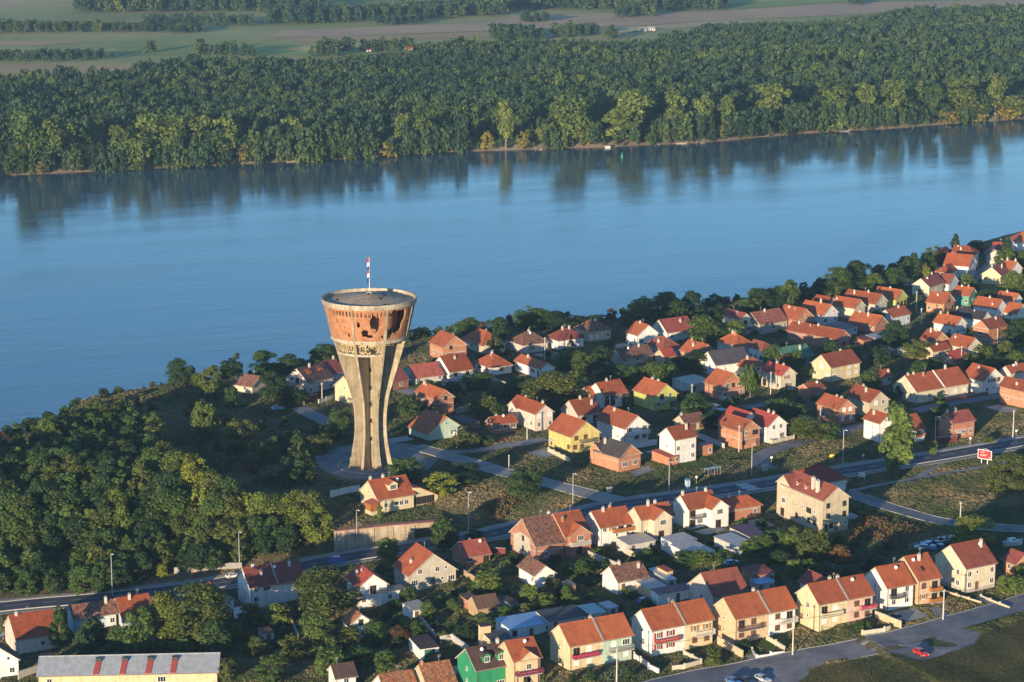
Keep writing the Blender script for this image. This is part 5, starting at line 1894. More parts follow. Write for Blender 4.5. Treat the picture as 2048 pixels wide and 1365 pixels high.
def roofmat(k):
    if ('r', k) in MATS: return MATS['r', k]
    m, nt, b = nodemat('roof_' + k); tc = N(nt, 'ShaderNodeTexCoord'); uv = tc.outputs['UV']; ob = tc.outputs['Object']
    if k in ROOFC:
        c, var = ROOFC[k]; b.inputs['Roughness'].default_value = .75
        t = N(nt, 'ShaderNodeTexBrick'); nt.links.new(uv, t.inputs['Vector']); t.inputs['Scale'].default_value = 1
        t.inputs['Brick Width'].default_value = .30; t.inputs['Row Height'].default_value = .36; t.inputs['Mortar Size'].default_value = .02; t.inputs['Mortar Smooth'].default_value = .6
        t.inputs['Color1'].default_value = (*[v * (1 + var * .5) for v in c], 1); t.inputs['Color2'].default_value = (*[v * (1 - var * .75) for v in c], 1); t.inputs['Mortar'].default_value = (*[v * .55 for v in c], 1)
        big = ramp(nt, noise(nt, ob, .45, 6, .7), [(.30, (.60,.58,.60)), (.5, (.93,.92,.92)), (.72, (1.12,1.07,1.0))])
        sp = N(nt, 'ShaderNodeMapping'); sp.inputs['Scale'].default_value = (1.5, .2, 1); nt.links.new(uv, sp.inputs[0])
        stre = ramp(nt, noise(nt, sp.outputs[0], 1.1, 4), [(.32, g3(.80)), (.58, g3(1.0))])
        col = mul(nt, mul(nt, mul(nt, t.outputs[0], big), stre), ramp(nt, N(nt, 'ShaderNodeObjectInfo').outputs['Random'], [(0, (.72,.70,.74)), (.3, (.95,.88,.82)), (.6, g3(1.0)), (1, (1.14,1.12,1.08))]))
        if var > .4:
            pt = ramp(nt, noise(nt, ob, .9, 5), [(.46, g3(0)), (.60, g3(1))])
            col = mixf(nt, pt, col, mul(nt, (c[0] * .55 + .03, c[1] * .8 + .02, c[2] + .01), big))
            vo = N(nt, 'ShaderNodeTexVoronoi'); vo.inputs['Scale'].default_value = 2.2; nt.links.new(uv, vo.inputs['Vector'])
            col = mul(nt, col, ramp(nt, vo.outputs['Color'], [(.15, g3(.55)), (.7, g3(1.25))]))
        w = N(nt, 'ShaderNodeTexWave'); w.inputs['Scale'].default_value = 1.05; nt.links.new(uv, w.inputs['Vector'])
        ad = N(nt, 'ShaderNodeMath', operation='ADD'); nt.links.new(w.outputs['Fac'], ad.inputs[0]); nt.links.new(t.outputs['Fac'], ad.inputs[1])
        bump(nt, b, ad.outputs[0], .35, .035)
    else:
        c = SHEETC[k]; b.inputs['Roughness'].default_value = .5; b.inputs['Metallic'].default_value = .15
        st = ramp(nt, noise(nt, ob, .8, 6, .7), [(.3, (.72,.69,.66)), (.6, g3(1.02))])
        ln = N(nt, 'ShaderNodeTexWave'); ln.inputs['Scale'].default_value = .55; nt.links.new(uv, ln.inputs['Vector'])
        col = mul(nt, mul(nt, c, st), ramp(nt, ln.outputs['Fac'], [(.0, g3(.80)), (.25, g3(1.0))]))
        w = N(nt, 'ShaderNodeTexWave'); w.inputs['Scale'].default_value = 1.6; nt.links.new(uv, w.inputs['Vector']); bump(nt, b, w.outputs['Fac'], .4, .04)
    nt.links.new(col, b.inputs['Base Color']); MATS['r', k] = m; return m
M_GLASS = plain('window_glass', (.018,.022,.028), .08); M_BLIND = plain('roller_blind', (.66,.66,.64), .7, 0, .1); M_SHUT = plain('brown_shutter', (.115,.062,.04), .7, 0, .2)
M_HOLE = plain('empty_opening', (.02,.017,.015), .9); M_FRAME = plain('window_frame', (.72,.71,.69), .5); M_FRAMEB = plain('brown_frame', (.15,.08,.045), .6); M_REDSH = plain('red_shutter', (.30,.035,.03), .6, 0, .2); M_WOOD = plain('varnished_wood', (.42,.17,.045), .55, 0, .3)
M_DOOR = plain('door_paint', (.17,.09,.05), .6, 0, .2); M_GREEND = plain('green_door', (.03,.13,.08), .6, 0, .2); M_CHIM = plain('chimney_plaster', (.58,.53,.47), .85, 0, .3, 3); M_CAP = plain('chimney_cap', (.30,.28,.26), .9, 0, .3)
M_GUT = plain('gutter_metal', (.20,.15,.12), .5); M_VERGE = plain('verge_board', (.56,.48,.40), .7, 0, .15); M_CONC = plain('concrete_trim', (.42,.39,.35), .9, 0, .3); M_DARK = plain('dark_iron', (.03,.03,.032), .5); M_STEEL = plain('galvanised_steel', (.42,.42,.42), .45, .3); M_RED = plain('roof_vent_red', (.36,.07,.05), .5)
BALC = dict(crimson=(.32,.03,.07), grey=(.30,.29,.28), red=(.36,.05,.04), white=(.66,.64,.60), brown=(.11,.06,.04), cream=(.60,.52,.36), rose=(.50,.20,.20), dark=(.05,.05,.05), wood=(.40,.16,.04), maroon=(.19,.02,.06))
for k, c in BALC.items(): MATS['b', k] = plain('railing_' + k, c, .65, 0, .25, 4)

# =============================================================== ground, water
def arange(segs):
    out = []
    for a, b, st in segs: out += list(np.arange(a, b, st))
    return np.array(out + [segs[-1][1]], float)
gx = arange([(-4200, -900, 300), (-900, -500, 40), (-500, -230, 9), (-230, 345, 1.5), (345, 800, 7), (800, 1300, 50), (1300, 4200, 300)])
gy = arange([(-100, 400, 25), (400, 1000, 1.5), (1000, 1300, 10), (1300, 1830, 3.5), (1830, 2100, 12), (2100, 4000, 80), (4000, 8200, 400)])
GX, GY = np.meshgrid(gx, gy); GZ = terrain(GX.ravel(), GY.ravel())
nx, ny = len(gx), len(gy)
me = bpy.data.meshes.new('ground')
co = np.column_stack([GX.ravel(), GY.ravel(), GZ]).astype('f')
me.vertices.add(nx * ny); me.vertices.foreach_set('co', co.ravel())
ii, jj = np.meshgrid(np.arange(nx - 1), np.arange(ny - 1)); k0 = (jj * nx + ii).ravel()
quads = np.column_stack([k0, k0 + 1, k0 + nx + 1, k0 + nx]).astype('i'); nq = len(quads)
me.loops.add(nq * 4); me.loops.foreach_set('vertex_index', quads.ravel()); me.polygons.add(nq)
me.polygons.foreach_set('loop_start', np.arange(0, nq * 4, 4, dtype='i')); me.polygons.foreach_set('use_smooth', np.ones(nq, bool))
me.update(calc_edges=True)
fd, _ = _poly_sd(SHORE, GX.ravel()[k0], GY.ravel()[k0]); bd, _ = _poly_sd(BLUFF, GX.ravel()[k0], GY.ravel()[k0])
mi = np.where(fd > 9, 2, np.where(fd > -30, 1, 0)).astype('i'); me.polygons.foreach_set('material_index', mi)
def groundmat(name, stops, big, seed):
    m, nt, b = nodemat(name); b.inputs['Roughness'].default_value = .95; b.inputs['Specular IOR Level'].default_value = .1
    ge = N(nt, 'ShaderNodeNewGeometry'); mp = N(nt, 'ShaderNodeMapping'); mp.inputs['Location'].default_value = (seed, seed * 2, 0); nt.links.new(ge.outputs['Position'], mp.inputs[0]); p = mp.outputs[0]
    a = noise(nt, p, big, 6, .62); c1 = ramp(nt, a, stops)
    f = ramp(nt, noise(nt, p, .9, 5, .7), [(.3, g3(.68)), (.7, g3(1.22))])
    nt.links.new(mul(nt, c1, f), b.inputs['Base Color']); bump(nt, b, noise(nt, p, 1.3, 6, .7), .9, .5); return m
M_GRASS = groundmat('dry_grass', [(.33, (.040,.056,.020)), (.46, (.080,.094,.034)), (.56, (.150,.130,.060)), (.68, (.220,.165,.090))], .055, 3)
M_BANK = groundmat('sandy_bank', [(.35, (.30,.22,.15)), (.6, (.42,.32,.23))], .08, 9)
M_PLAIN = groundmat('flood_plain', [(.35, (.24,.28,.085)), (.5, (.34,.34,.12)), (.65, (.46,.38,.16))], .004, 5)
for m in (M_GRASS, M_BANK, M_PLAIN): me.materials.append(m)
link('ground', me, kind='structure')
mb = MB(); mb.poly([(-4000, 500, -22), (4000, 500, -22), (4000, 2400, -22), (-4000, 2400, -22)])
m, nt, b = nodemat('river_water'); ge = N(nt, 'ShaderNodeNewGeometry'); mp = N(nt, 'ShaderNodeMapping'); mp.inputs['Rotation'].default_value = (0, 0, R(-22)); mp.inputs['Scale'].default_value = (1, 1, 1); nt.links.new(ge.outputs['Position'], mp.inputs[0])
b.inputs['Base Color'].default_value = (.045, .095, .120, 1); b.inputs['Roughness'].default_value = .10; b.inputs['IOR'].default_value = 1.33; b.inputs['Specular IOR Level'].default_value = .5
st = N(nt, 'ShaderNodeMapping'); st.inputs['Scale'].default_value = (.006, .030, 1); nt.links.new(mp.outputs[0], st.inputs[0])
pf = noise(nt, st.outputs[0], 1.0, 6, .62); patch = ramp(nt, pf, [(.38, g3(.30)), (.62, g3(1))])           # wind-roughened streaks along the current
nt.links.new(ramp(nt, pf, [(.40, g3(.06)), (.62, g3(.13))]), b.inputs['Roughness'])
st2 = N(nt, 'ShaderNodeMapping'); st2.inputs['Scale'].default_value = (.16, .5, 1); nt.links.new(mp.outputs[0], st2.inputs[0])
h1 = noise(nt, mp.outputs[0], .45, 4, .6); h0 = noise(nt, st2.outputs[0], .5, 4, .6)
hs = N(nt, 'ShaderNodeMath', operation='MULTIPLY_ADD'); nt.links.new(h0, hs.inputs[0]); hs.inputs[1].default_value = 1.6; nt.links.new(h1, hs.inputs[2])
h2 = N(nt, 'ShaderNodeMath', operation='MULTIPLY'); nt.links.new(hs.outputs[0], h2.inputs[0]); nt.links.new(patch, h2.inputs[1])
bump(nt, b, h2.outputs[0], .17, .36)
link('river', mb.mesh('river'), [m], kind='structure')
WATER = m

# far fields: thin sheets on the plain
FC = dict(tan=(.50,.34,.16), green=(.26,.32,.09), yellow=(.58,.45,.13), olive=(.30,.31,.12), pink=(.52,.36,.21), straw=(.56,.44,.22))
fm = {}
for i, (c, P) in enumerate(FIELDS):
    if c not in fm: fm[c] = groundmat('field_' + c, [(.3, tuple(v * .8 for v in FC[c])), (.7, tuple(v * 1.15 for v in FC[c]))], .006, i * 13)
    mb = MB(); mb.poly([(x, y, -18.55 + .02 * i) for x, y in P][::-1]); link('field', mb.mesh('field'), [fm[c]], kind='structure')

# =============================================================== roads
def resample(P, step):
    out = [P[0]]
    for a, b in zip(P, P[1:]):
        L = math.hypot(b[0] - a[0], b[1] - a[1]); n = max(1, int(L / step))
        out += [(a[0] + (b[0] - a[0]) * k / n, a[1] + (b[1] - a[1]) * k / n) for k in range(1, n + 1)]
    return out
def smooth_line(P, it=2):
    for _ in range(it):
        Q = [P[0]]
        for a, b in zip(P, P[1:]): Q += [(a[0] * .75 + b[0] * .25, a[1] * .75 + b[1] * .25), (a[0] * .25 + b[0] * .75, a[1] * .25 + b[1] * .75)]
        P = Q + [P[-1]]
    return P
def strip(P, o0, o1, dz, th=0, dash=None):
    """ribbon between lateral offsets o0..o1 (positive = left), draped on the terrain"""
    P = resample(P, 2.5); n = len(P); mb = MB(); rows = []; run = 0
    for i, p in enumerate(P):
        a, b = P[max(0, i - 1)], P[min(n - 1, i + 1)]; L = math.hypot(b[0] - a[0], b[1] - a[1]) or 1; nx_, ny_ = -(b[1] - a[1]) / L, (b[0] - a[0]) / L
        k = 2 if abs(o1 - o0) < 1 else 4
        xs = [(p[0] + nx_ * (o0 + (o1 - o0) * j / k), p[1] + ny_ * (o0 + (o1 - o0) * j / k)) for j in range(k + 1)]
        zs = terrain(np.array([q[0] for q in xs]), np.array([q[1] for q in xs])) + dz
        rows.append([(q[0], q[1], float(z)) for q, z in zip(xs, zs)])
    d = 0
    for i in range(n - 1):
        d += 2.5
        if dash and (d % (dash * 2)) > dash: continue
        for j in range(len(rows[0]) - 1):
            q = [rows[i][j], rows[i][j + 1], rows[i + 1][j + 1], rows[i + 1][j]]
            mb.poly(q[::-1])
        if th:
            for j in (0, len(rows[0]) - 1):
                a, b = rows[i][j], rows[i + 1][j]; mb.poly([a, b, (b[0], b[1], b[2] - th), (a[0], a[1], a[2] - th)])
    return mb
def pave(name, c, var, sc):
    m, nt, b = nodemat(name); b.inputs['Roughness'].default_value = .9
    ge = N(nt, 'ShaderNodeNewGeometry'); p = ge.outputs['Position']
    f = ramp(nt, noise(nt, p, sc, 6, .65), [(.3, g3(1 - var)), (.7, g3(1 + var))]); f3 = ramp(nt, noise(nt, p, .22, 6, .75), [(.40, g3(.80)), (.46, g3(1)), (.62, g3(1)), (.68, g3(1.14))]); f2 = ramp(nt, noise(nt, p, .12, 4), [(.35, g3(.82)), (.65, g3(1.1))])
    nt.links.new(mul(nt, mul(nt, mul(nt, c, f), f3), f2), b.inputs['Base Color']); bump(nt, b, noise(nt, p, 6, 3), .3, .02); return m
M_ASPH = pave('asphalt', (.050,.058,.072), .15, .5); M_OLDASPH = pave('worn_asphalt', (.175,.175,.18), .18, .4); M_PAVE = pave('pavement_concrete', (.27,.255,.235), .15, .8); M_STREETBAY = None; M_DIRT = pave('trodden_earth', (.26,.19,.13), .2, .6)
m_, nt, b = nodemat('road_paint'); b.inputs['Base Color'].default_value = (.62,.62,.60,1); M_PAINT = m_
M_KERB = plain('kerb_stone', (.42,.40,.37), .9, 0, .2)
RD = smooth_line([p[:2] for p in ROAD], 2)
ro = link('main_road', strip(RD, -3.7, 3.7, .10).mesh('main_road'), [M_ASPH], kind='structure')
for o0, o1, ds in ((3.3, 3.45, None), (-3.45, -3.3, None), (-.07, .07, 3)): link('road_marking', strip(RD, o0, o1, .112, 0, ds).mesh('road_marking'), [M_PAINT], ro, kind='structure')
for o0, o1 in ((3.7, 3.95), (-3.95, -3.7)): link('kerb', strip(RD, o0, o1, .22, .3).mesh('kerb'), [M_KERB], ro, kind='structure')
link('pavement', strip(RD, 4.6, 6.1, .16, .2).mesh('pavement'), [M_PAVE], kind='structure'); link('pavement', strip(RD, -6.3, -4.9, .16, .2).mesh('pavement'), [M_PAVE], kind='structure')
for nm, P, w, mt in (('tower_road', 'access', 3.2, M_PAVE), ('tower_road', 'access2', 3.0, M_OLDASPH), ('lane', 'branch', 2.2, M_PAVE), ('branch_street', 'north', 2.8, M_OLDASPH), ('branch_street', 'north2', 2.8, M_OLDASPH), ('lane', 'north3', 2.4, M_OLDASPH), ('lane', 'upper', 2.6, M_OLDASPH), ('side_road', 'lower', 3.0, M_OLDASPH), ('near_street', 'street', 4.2, M_OLDASPH), ('street_bay', 'bay', 3.4, M_OLDASPH), ('footpath', 'path', .9, M_PAVE)):
    dz = dict(access=.085, access2=.08, branch=.07, north=.075, street=.09, bay=.084, lower=.08).get(P, .07)
    rr = link(nm, strip(smooth_line(ROADS[P], 2), -w, w, dz).mesh(nm), [mt], kind='structure')
    if P in ('street', 'access', 'lower'):
        for s in ((1,) if P == 'street' else (-1, 1)): link('kerb', strip(smooth_line(ROADS[P], 2), s * w, s * (w + .22), dz + .08, .25).mesh('kerb'), [M_KERB], rr, kind='structure')
M_BANKS = groundmat('dry_bank_soil', [(.36, (.10,.085,.045)), (.5, (.20,.135,.075)), (.66, (.30,.20,.125))], .22, 41)
link('road_bank', strip([p for p in RD if -170 < p[0] < -48], 6.2, 11.5, .10).mesh('road_bank'), [M_BANKS], kind='structure')
for P in DRIVES + BAYS:
    P0 = P; mb = MB(); c = np.mean(np.array(P), 0); P = sorted(P, key=lambda p: math.atan2(p[1] - c[1], p[0] - c[0]))
    Q = []
    for a, b in zip(P, P[1:] + P[:1]): Q += [(a[0] + (b[0] - a[0]) * k / 6, a[1] + (b[1] - a[1]) * k / 6) for k in range(6)]
    cz = tz(*c) + .06
    Z = terrain(np.array([q[0] for q in Q]), np.array([q[1] for q in Q])) + .06
    for i in range(len(Q)): mb.poly([(c[0], c[1], cz), (*Q[i], Z[i]), (*Q[(i + 1) % len(Q)], Z[(i + 1) % len(Q)])])
    link('driveway' if P0 not in BAYS else 'street_bay', mb.mesh('driveway'), [M_PAVE if P0 not in BAYS else M_OLDASPH], kind='structure')
# zebra crossing
zx, zy = ZEBRA[0]; k = min(range(len(RD) - 1), key=lambda i: (RD[i][0] - zx) ** 2 + (RD[i][1] - zy) ** 2); a, b = RD[k], RD[k + 1]; L = math.hypot(b[0] - a[0], b[1] - a[1]); dx, dy = (b[0] - a[0]) / L, (b[1] - a[1]) / L
mb = MB()
for i in range(8):
    o = -3.2 + i * .9; cx_, cy_ = a[0] - dy * o, a[1] + dx * o; z = tz(cx_, cy_) + .118
    mb.poly([(cx_ + dx * u - dy * v, cy_ + dy * u + dx * v, z) for u, v in ((-2, -.22), (2, -.22), (2, .22), (-2, .22))])
link('zebra_crossing', mb.mesh('zebra_crossing'), [M_PAINT], ro, kind='structure')
# plaza round the tower
mb = MB(); px_, py_ = PLAZA; rad = lambda t: (18 + 1.5 * math.sin(3 * t), 22 + 1.2 * math.cos(2 * t)); n = 72
for r0, r1 in ((0, .34), (.34, .67), (.67, 1)):
    for i in range(n):
        q = []
        for rr, t in ((r0, i), (r1, i), (r1, i + 1), (r0, i + 1)):
            t = 2 * math.pi * t / n; e = rad(t); x, y = px_ + e[0] * rr * math.cos(t), py_ + e[1] * rr * math.sin(t); q.append((x, y, tz(x, y) + .05))
        mb.poly(q)
pz = link('plaza', mb.mesh('plaza'), [M_OLDASPH], kind='structure')
mb = MB(); tx, ty = MISC['tower']; n = 64
for i in range(n):
    for ra, rb, za, zb in ((9.6, 10.0, .32, .32), (10.0, 10.0, .32, -.2), (9.6, 9.6, -.2, .32)):
        q = []
        for rr, z, t in ((ra, za, i), (rb, zb, i), (rb, zb, i + 1), (ra, za, i + 1)):
            t = 2 * math.pi * t / n; q.append((tx + rr * math.cos(t), ty + rr * math.sin(t), z))
        mb.poly(q)
link('kerb', mb.mesh('ring_kerb'), [M_CONC], pz, kind='structure')

# =============================================================== water tower
TZ = tz(tx, ty)
tower = thing('water_tower', 'war-damaged concrete water tower with shot-through brick drum and flared ribs', 'water tower', (tx, ty, TZ))
def concmat(name, c):
    m, nt, b = nodemat(name); b.inputs['Roughness'].default_value = .9; tc = N(nt, 'ShaderNodeTexCoord'); ob = tc.outputs['Object']
    st = ramp(nt, noise(nt, ob, .22, 6, .65), [(.3, (.62,.60,.57)), (.5, (.92,.90,.87)), (.68, g3(1.10))])
    mp = N(nt, 'ShaderNodeMapping'); mp.inputs['Scale'].default_value = (1.5, 1.5, .09); nt.links.new(ob, mp.inputs[0])
    dr = ramp(nt, noise(nt, mp.outputs[0], 1.0, 5), [(.35, (.66,.62,.56)), (.55, g3(1))])
    mp2 = N(nt, 'ShaderNodeMapping'); mp2.inputs['Scale'].default_value = (.05, .05, 1.3); nt.links.new(ob, mp2.inputs[0])
    li = ramp(nt, noise(nt, mp2.outputs[0], 1.2, 2), [(.42, g3(.88)), (.5, g3(1))])             # lift lines of the shuttering
    pk = N(nt, 'ShaderNodeTexVoronoi'); pk.inputs['Scale'].default_value = .75; nt.links.new(ob, pk.inputs['Vector'])
    hit = ramp(nt, pk.outputs['Distance'], [(.10, (.42,.36,.32)), (.17, g3(1))])                # bullet pocks
    nt.links.new(mul(nt, mul(nt, mul(nt, mul(nt, c, st), dr), li), hit), b.inputs['Base Color']); bump(nt, b, noise(nt, ob, 2.2, 6, .7), .5, .12); return m
M_TC = concmat('tower_concrete', (.40,.345,.25)); M_TC2 = concmat('tower_ring_concrete', (.47,.42,.34)); M_TROOF = concmat('tower_roof_screed', (.46,.37,.25))
m, nt, b = nodemat('tower_brick'); b.inputs['Roughness'].default_value = .9; tc = N(nt, 'ShaderNodeTexCoord')
t = N(nt, 'ShaderNodeTexBrick'); nt.links.new(tc.outputs['UV'], t.inputs['Vector']); t.inputs['Scale'].default_value = 1; t.inputs['Brick Width'].default_value = .26; t.inputs['Row Height'].default_value = .085; t.inputs['Mortar Size'].default_value = .008
for i, cc in (('Color1', (.47,.185,.07)), ('Color2', (.35,.125,.05)), ('Mortar', (.40,.30,.22))): t.inputs[i].default_value = (*cc, 1)
pk = N(nt, 'ShaderNodeTexVoronoi'); pk.inputs['Scale'].default_value = .9; nt.links.new(tc.outputs['Object'], pk.inputs['Vector'])
st = ramp(nt, noise(nt, tc.outputs['Object'], .55, 7, .75), [(.32, (.50,.47,.46)), (.5, (.88,.86,.84)), (.66, g3(1.12))])
lighter = ramp(nt, noise(nt, tc.outputs['Object'], .9, 5), [(.6, g3(0)), (.72, g3(.7))])
nt.links.new(mixf(nt, lighter, mul(nt, mul(nt, t.outputs[0], st), ramp(nt, pk.outputs['Distance'], [(.07, (.35,.25,.22)), (.13, g3(1))])), (.50,.30,.17)), b.inputs['Base Color']); bump(nt, b, noise(nt, tc.outputs['Object'], 3, 5), .5, .08)
M_TB = m
PROF = [(0, 7.1), (1.8, 6.5), (5.6, 5.65), (9.1, 5.1), (12, 4.95), (15.4, 5.0), (18.5, 5.3), (21.8, 5.95), (26.9, 7.6), (33.5, 9.75), (38.6, 11.2), (50.2, 13.75)]
def Ro(z): return float(np.interp(z, [p[0] for p in PROF], [p[1] for p in PROF]))
zz_ = np.linspace(0, 50.2, 60); rr_ = np.array([Ro(z) for z in zz_]); 
for _ in range(3): rr_[1:-1] = .25 * rr_[:-2] + .5 * rr_[1:-1] + .25 * rr_[2:]
def Ro(z): return float(np.interp(z, zz_, rr_))
def dirv(a): return math.sin(R(a)), -math.cos(R(a))
FA = [-19 + 45 * k for k in range(8)]; th = .32
Rc = lambda z: 1.75 + max(0, (z - 24) / 14) ** 2 * 1.4
def chip(seed, z): return .0 if z < 20 else .10 * math.sin(seed * 7 + z * 2.9) * math.sin(seed * 3 + z * 1.3)
for kf, a in enumerate(FA):
    dx, dy = dirv(a); mb = MB(); zs = list(np.linspace(-.6, 48.9, 56)); ox, oy = -dy * th, dx * th
    ring = []
    for z in zs:
        zi = max(0, z); ro_ = Ro(zi) + (.12 if zi > 38 else 0) - abs(chip(kf, zi)); ri = Rc(zi) - .25 if zi < 37 else Ro(zi) - .9
        t = 1.25 if zi < 3 else 1.0
        ring.append([(dx * ri + ox * s, dy * ri + oy * s, z) if k == 0 else (dx * ro_ + ox * s * t, dy * ro_ + oy * s * t, z) for k, s in ((0, -1), (1, -1), (1, 1), (0, 1))])
    for p, q in zip(ring, ring[1:]):
        for i in range(4): mb.poly((p[i], p[(i + 1) % 4], q[(i + 1) % 4], q[i]))
    mb.poly(ring[-1]); link('fin', mb.mesh('fin'), [M_TC], tower)
def ringmesh(zr, a0=0, a1=360, n=96):
    """zr: closed profile [(r, z)...] swept round the axis"""
    mb = MB(); m_ = len(zr)
    for i in range(n):
        t0, t1 = a0 + (a1 - a0) * i / n, a0 + (a1 - a0) * (i + 1) / n; d0, d1 = dirv(t0), dirv(t1)
        for j in range(m_):
            (r0, z0), (r1, z1) = zr[j], zr[(j + 1) % m_]
            mb.poly([(d0[0] * r0, d0[1] * r0, z0), (d1[0] * r0, d1[1] * r0, z0), (d1[0] * r1, d1[1] * r1, z1), (d0[0] * r1, d0[1] * r1, z1)], [(t0 * .22, z0), (t1 * .22, z0), (t1 * .22, z1), (t0 * .22, z1)])
    return mb
core = MB()
zs = np.linspace(-.5, 38.6, 30)
for z0, z1 in zip(zs, zs[1:]):
    for i in range(40):
        d0, d1 = dirv(i * 9), dirv(i * 9 + 9); a_, b_ = Rc(max(z0, 0)), Rc(z1)
        core.poly([(d0[0] * a_, d0[1] * a_, z0), (d1[0] * a_, d1[1] * a_, z0), (d1[0] * b_, d1[1] * b_, z1), (d0[0] * b_, d0[1] * b_, z1)])
link('core_shaft', core.mesh('core_shaft', True), [M_TC], tower)
for z in (29.1, 23.8, 18.9, 14.0, 8.6):
    dx, dy = dirv(4); r_ = Rc(z) + .02; mb = MB(); mb.obox((dx * r_, dy * r_), -dy, dx, .26, .12, z - .6, z + .6); link('slot_window', mb.mesh('slot_window'), [M_HOLE], tower)
rnd = random.Random(4)
HOLES = [(4, 16.5, 42.2, 46.9), (-13.5, -9.5, 43.6, 45.2), (-7.5, 1.5, 40.9, 43.0), (-1, 8, 40.6, 41.4), (27.5, 53, 41.0, 48.6), (26.5, 36, 39.7, 42.6), (47, 56, 44.5, 48.4), (20, 26, 40.2, 41.1), (9, 12, 41.9, 42.9), (-45, -43, 44.6, 45.7), (-33, -31.6, 43, 43.6), (-28, -25, 40.6, 41.6), (57, 60, 40.2, 41.4), (6.5, 10.5, 46.0, 48.3), (100, 125, 41, 47), (150, 163, 42, 45), (-120, -108, 41, 45), (62, 66, 44, 46.5), (53.5, 55.5, 46.6, 48)]
def inhole(a, z):
    for k, (a0, a1, z0, z1) in enumerate(HOLES):
        ca, cz = (a0 + a1) / 2, (z0 + z1) / 2; ra, rz_ = (a1 - a0) / 2, (z1 - z0) / 2
        u, v = (a - ca) / ra, (z - cz) / rz_
        lim = 1 + .28 * math.sin(a * 1.9 + k) * math.sin(z * 3.1 + k * 2) + .18 * math.sin(a * 4.3 + z * 5.1)
        if abs(u) ** 3 + abs(v) ** 3 < lim: return True
    if 46.75 < z < 48.15:
        q = ((a + 19) % 45) / 45 * 9; f = q - int(q)
        if .27 < f < .73 and .4 < q < 8.7 and not (30 < a < 50): return True
    return False
for k in range(8):
    a0 = FA[k] + 1.4; a1 = FA[k] + 45 - 1.4; na, nz = 60, 34; mb = MB(); zs = np.linspace(39.5, 48.7, nz + 1); As = np.linspace(a0, a1, na + 1); keep = {}
    for i in range(na):
        for j in range(nz):
            am, zm = (As[i] + As[i + 1]) / 2, (zs[j] + zs[j + 1]) / 2; am2 = am if am <= 180 else am - 360
            keep[i, j] = not inhole(am2, zm)
    P = lambda i, j, dr: (dirv(As[i])[0] * (Ro(zs[j]) - .15 - dr), dirv(As[i])[1] * (Ro(zs[j]) - .15 - dr), zs[j])
    U = lambda i, j: (R(As[i]) * 12.5, zs[j])
    for (i, j), kk in keep.items():
        if not kk: continue
        mb.poly([P(i, j, 0), P(i + 1, j, 0), P(i + 1, j + 1, 0), P(i, j + 1, 0)], [U(i, j), U(i + 1, j), U(i + 1, j + 1), U(i, j + 1)])
        mb.poly([P(i, j + 1, .4), P(i + 1, j + 1, .4), P(i + 1, j, .4), P(i, j, .4)], [U(i, j + 1), U(i + 1, j + 1), U(i + 1, j), U(i, j)])
        for (di, dj), (p, q) in (((-1, 0), ((i, j), (i, j + 1))), ((1, 0), ((i + 1, j), (i + 1, j + 1))), ((0, -1), ((i, j), (i + 1, j))), ((0, 1), ((i, j + 1), (i + 1, j + 1)))):
            if not keep.get((i + di, j + dj), True): mb.poly([P(*p, 0), P(*q, 0), P(*q, .4), P(*p, .4)], [U(*p), U(*q), (U(*q)[0] + .4, U(*q)[1]), (U(*p)[0] + .4, U(*p)[1])])
    link('brick_panel', mb.mesh('brick_panel'), [M_TB], tower)
rb, rt = Ro(39), Ro(49.5)
link('ring_beam', ringmesh([(Ro(38.4) + .08, 38.4), (Ro(39.5) + .08, 39.5), (Ro(39.5) - .8, 39.5), (Ro(38.4) - .8, 38.4)]).mesh('ring_beam'), [M_TC2], tower)
link('top_ring', ringmesh([(Ro(48.7) + .1, 48.7), (Ro(50.2) + .15, 50.2), (Ro(50.2) - .45, 50.2), (Ro(50.2) - .5, 49.2), (Ro(48.7) - .5, 48.7)]).mesh('top_ring'), [M_TC2], tower)
mb = MB(); n = 72; RR = [0, .25, .5, .75, 1.0]
for r0, r1 in zip(RR, RR[1:]):
    for i in range(n):
        d0, d1 = dirv(i * 360 / n), dirv((i + 1) * 360 / n); z0, z1 = [49.25 + 2.0 * (1 - r_) ** 1.1 for r_ in (r0, r1)]; w = Ro(50) - .4
        mb.poly([(d0[0] * r0 * w, d0[1] * r0 * w, z0), (d0[0] * r1 * w, d0[1] * r1 * w, z1), (d1[0] * r1 * w, d1[1] * r1 * w, z1), (d1[0] * r0 * w, d1[1] * r0 * w, z0)][::-1])
link('roof_slab', mb.mesh('roof_slab', True), [M_TROOF], tower)
for (x, y, w, d) in ((3.4, -3.2, .55, .8), (4.2, .2, .5, .5), (3.9, 3.8, .9, .5), (-9, -2.0, .6, .9), (5.2, -8.5, 1.1, .5), (-.2, -.9, .3, .3), (9.8, 3, .5, .4)):
    r_ = math.hypot(x, y) / (Ro(50) - .4); z = 49.25 + 2.0 * (1 - r_) ** 1.1; mb = MB(); pts = []
    for i in range(9): t = 2 * math.pi * i / 9; q = 1 + .25 * math.sin(i * 2.3 + x); pts.append((x + w * q * math.cos(t), y + d * q * 1.5 * math.sin(t), z + .07 - .02 * math.sin(t)))
    mb.slab(pts, .25); link('roof_hole', mb.mesh('roof_hole'), [M_HOLE], tower)
mb = MB(); mb.box(-.7, -.7, 50.7, .7, .7, 51.6); mb.box(-.85, -.85, 51.6, .85, .85, 51.75); link('roof_hatch', mb.mesh('roof_hatch'), [M_TC2], tower)
mb = MB(); mb.box(-.55, -.72, 50.95, .55, -.702, 51.5); link('hatch_door', mb.mesh('hatch_door'), [M_HOLE], tower)
link('inner_tank', ringmesh([(5.0, 38.9), (7.4, 41.5), (8.6, 48.9), (8.2, 48.9), (4.6, 38.9)]).mesh('inner_tank'), [M_TB], tower)
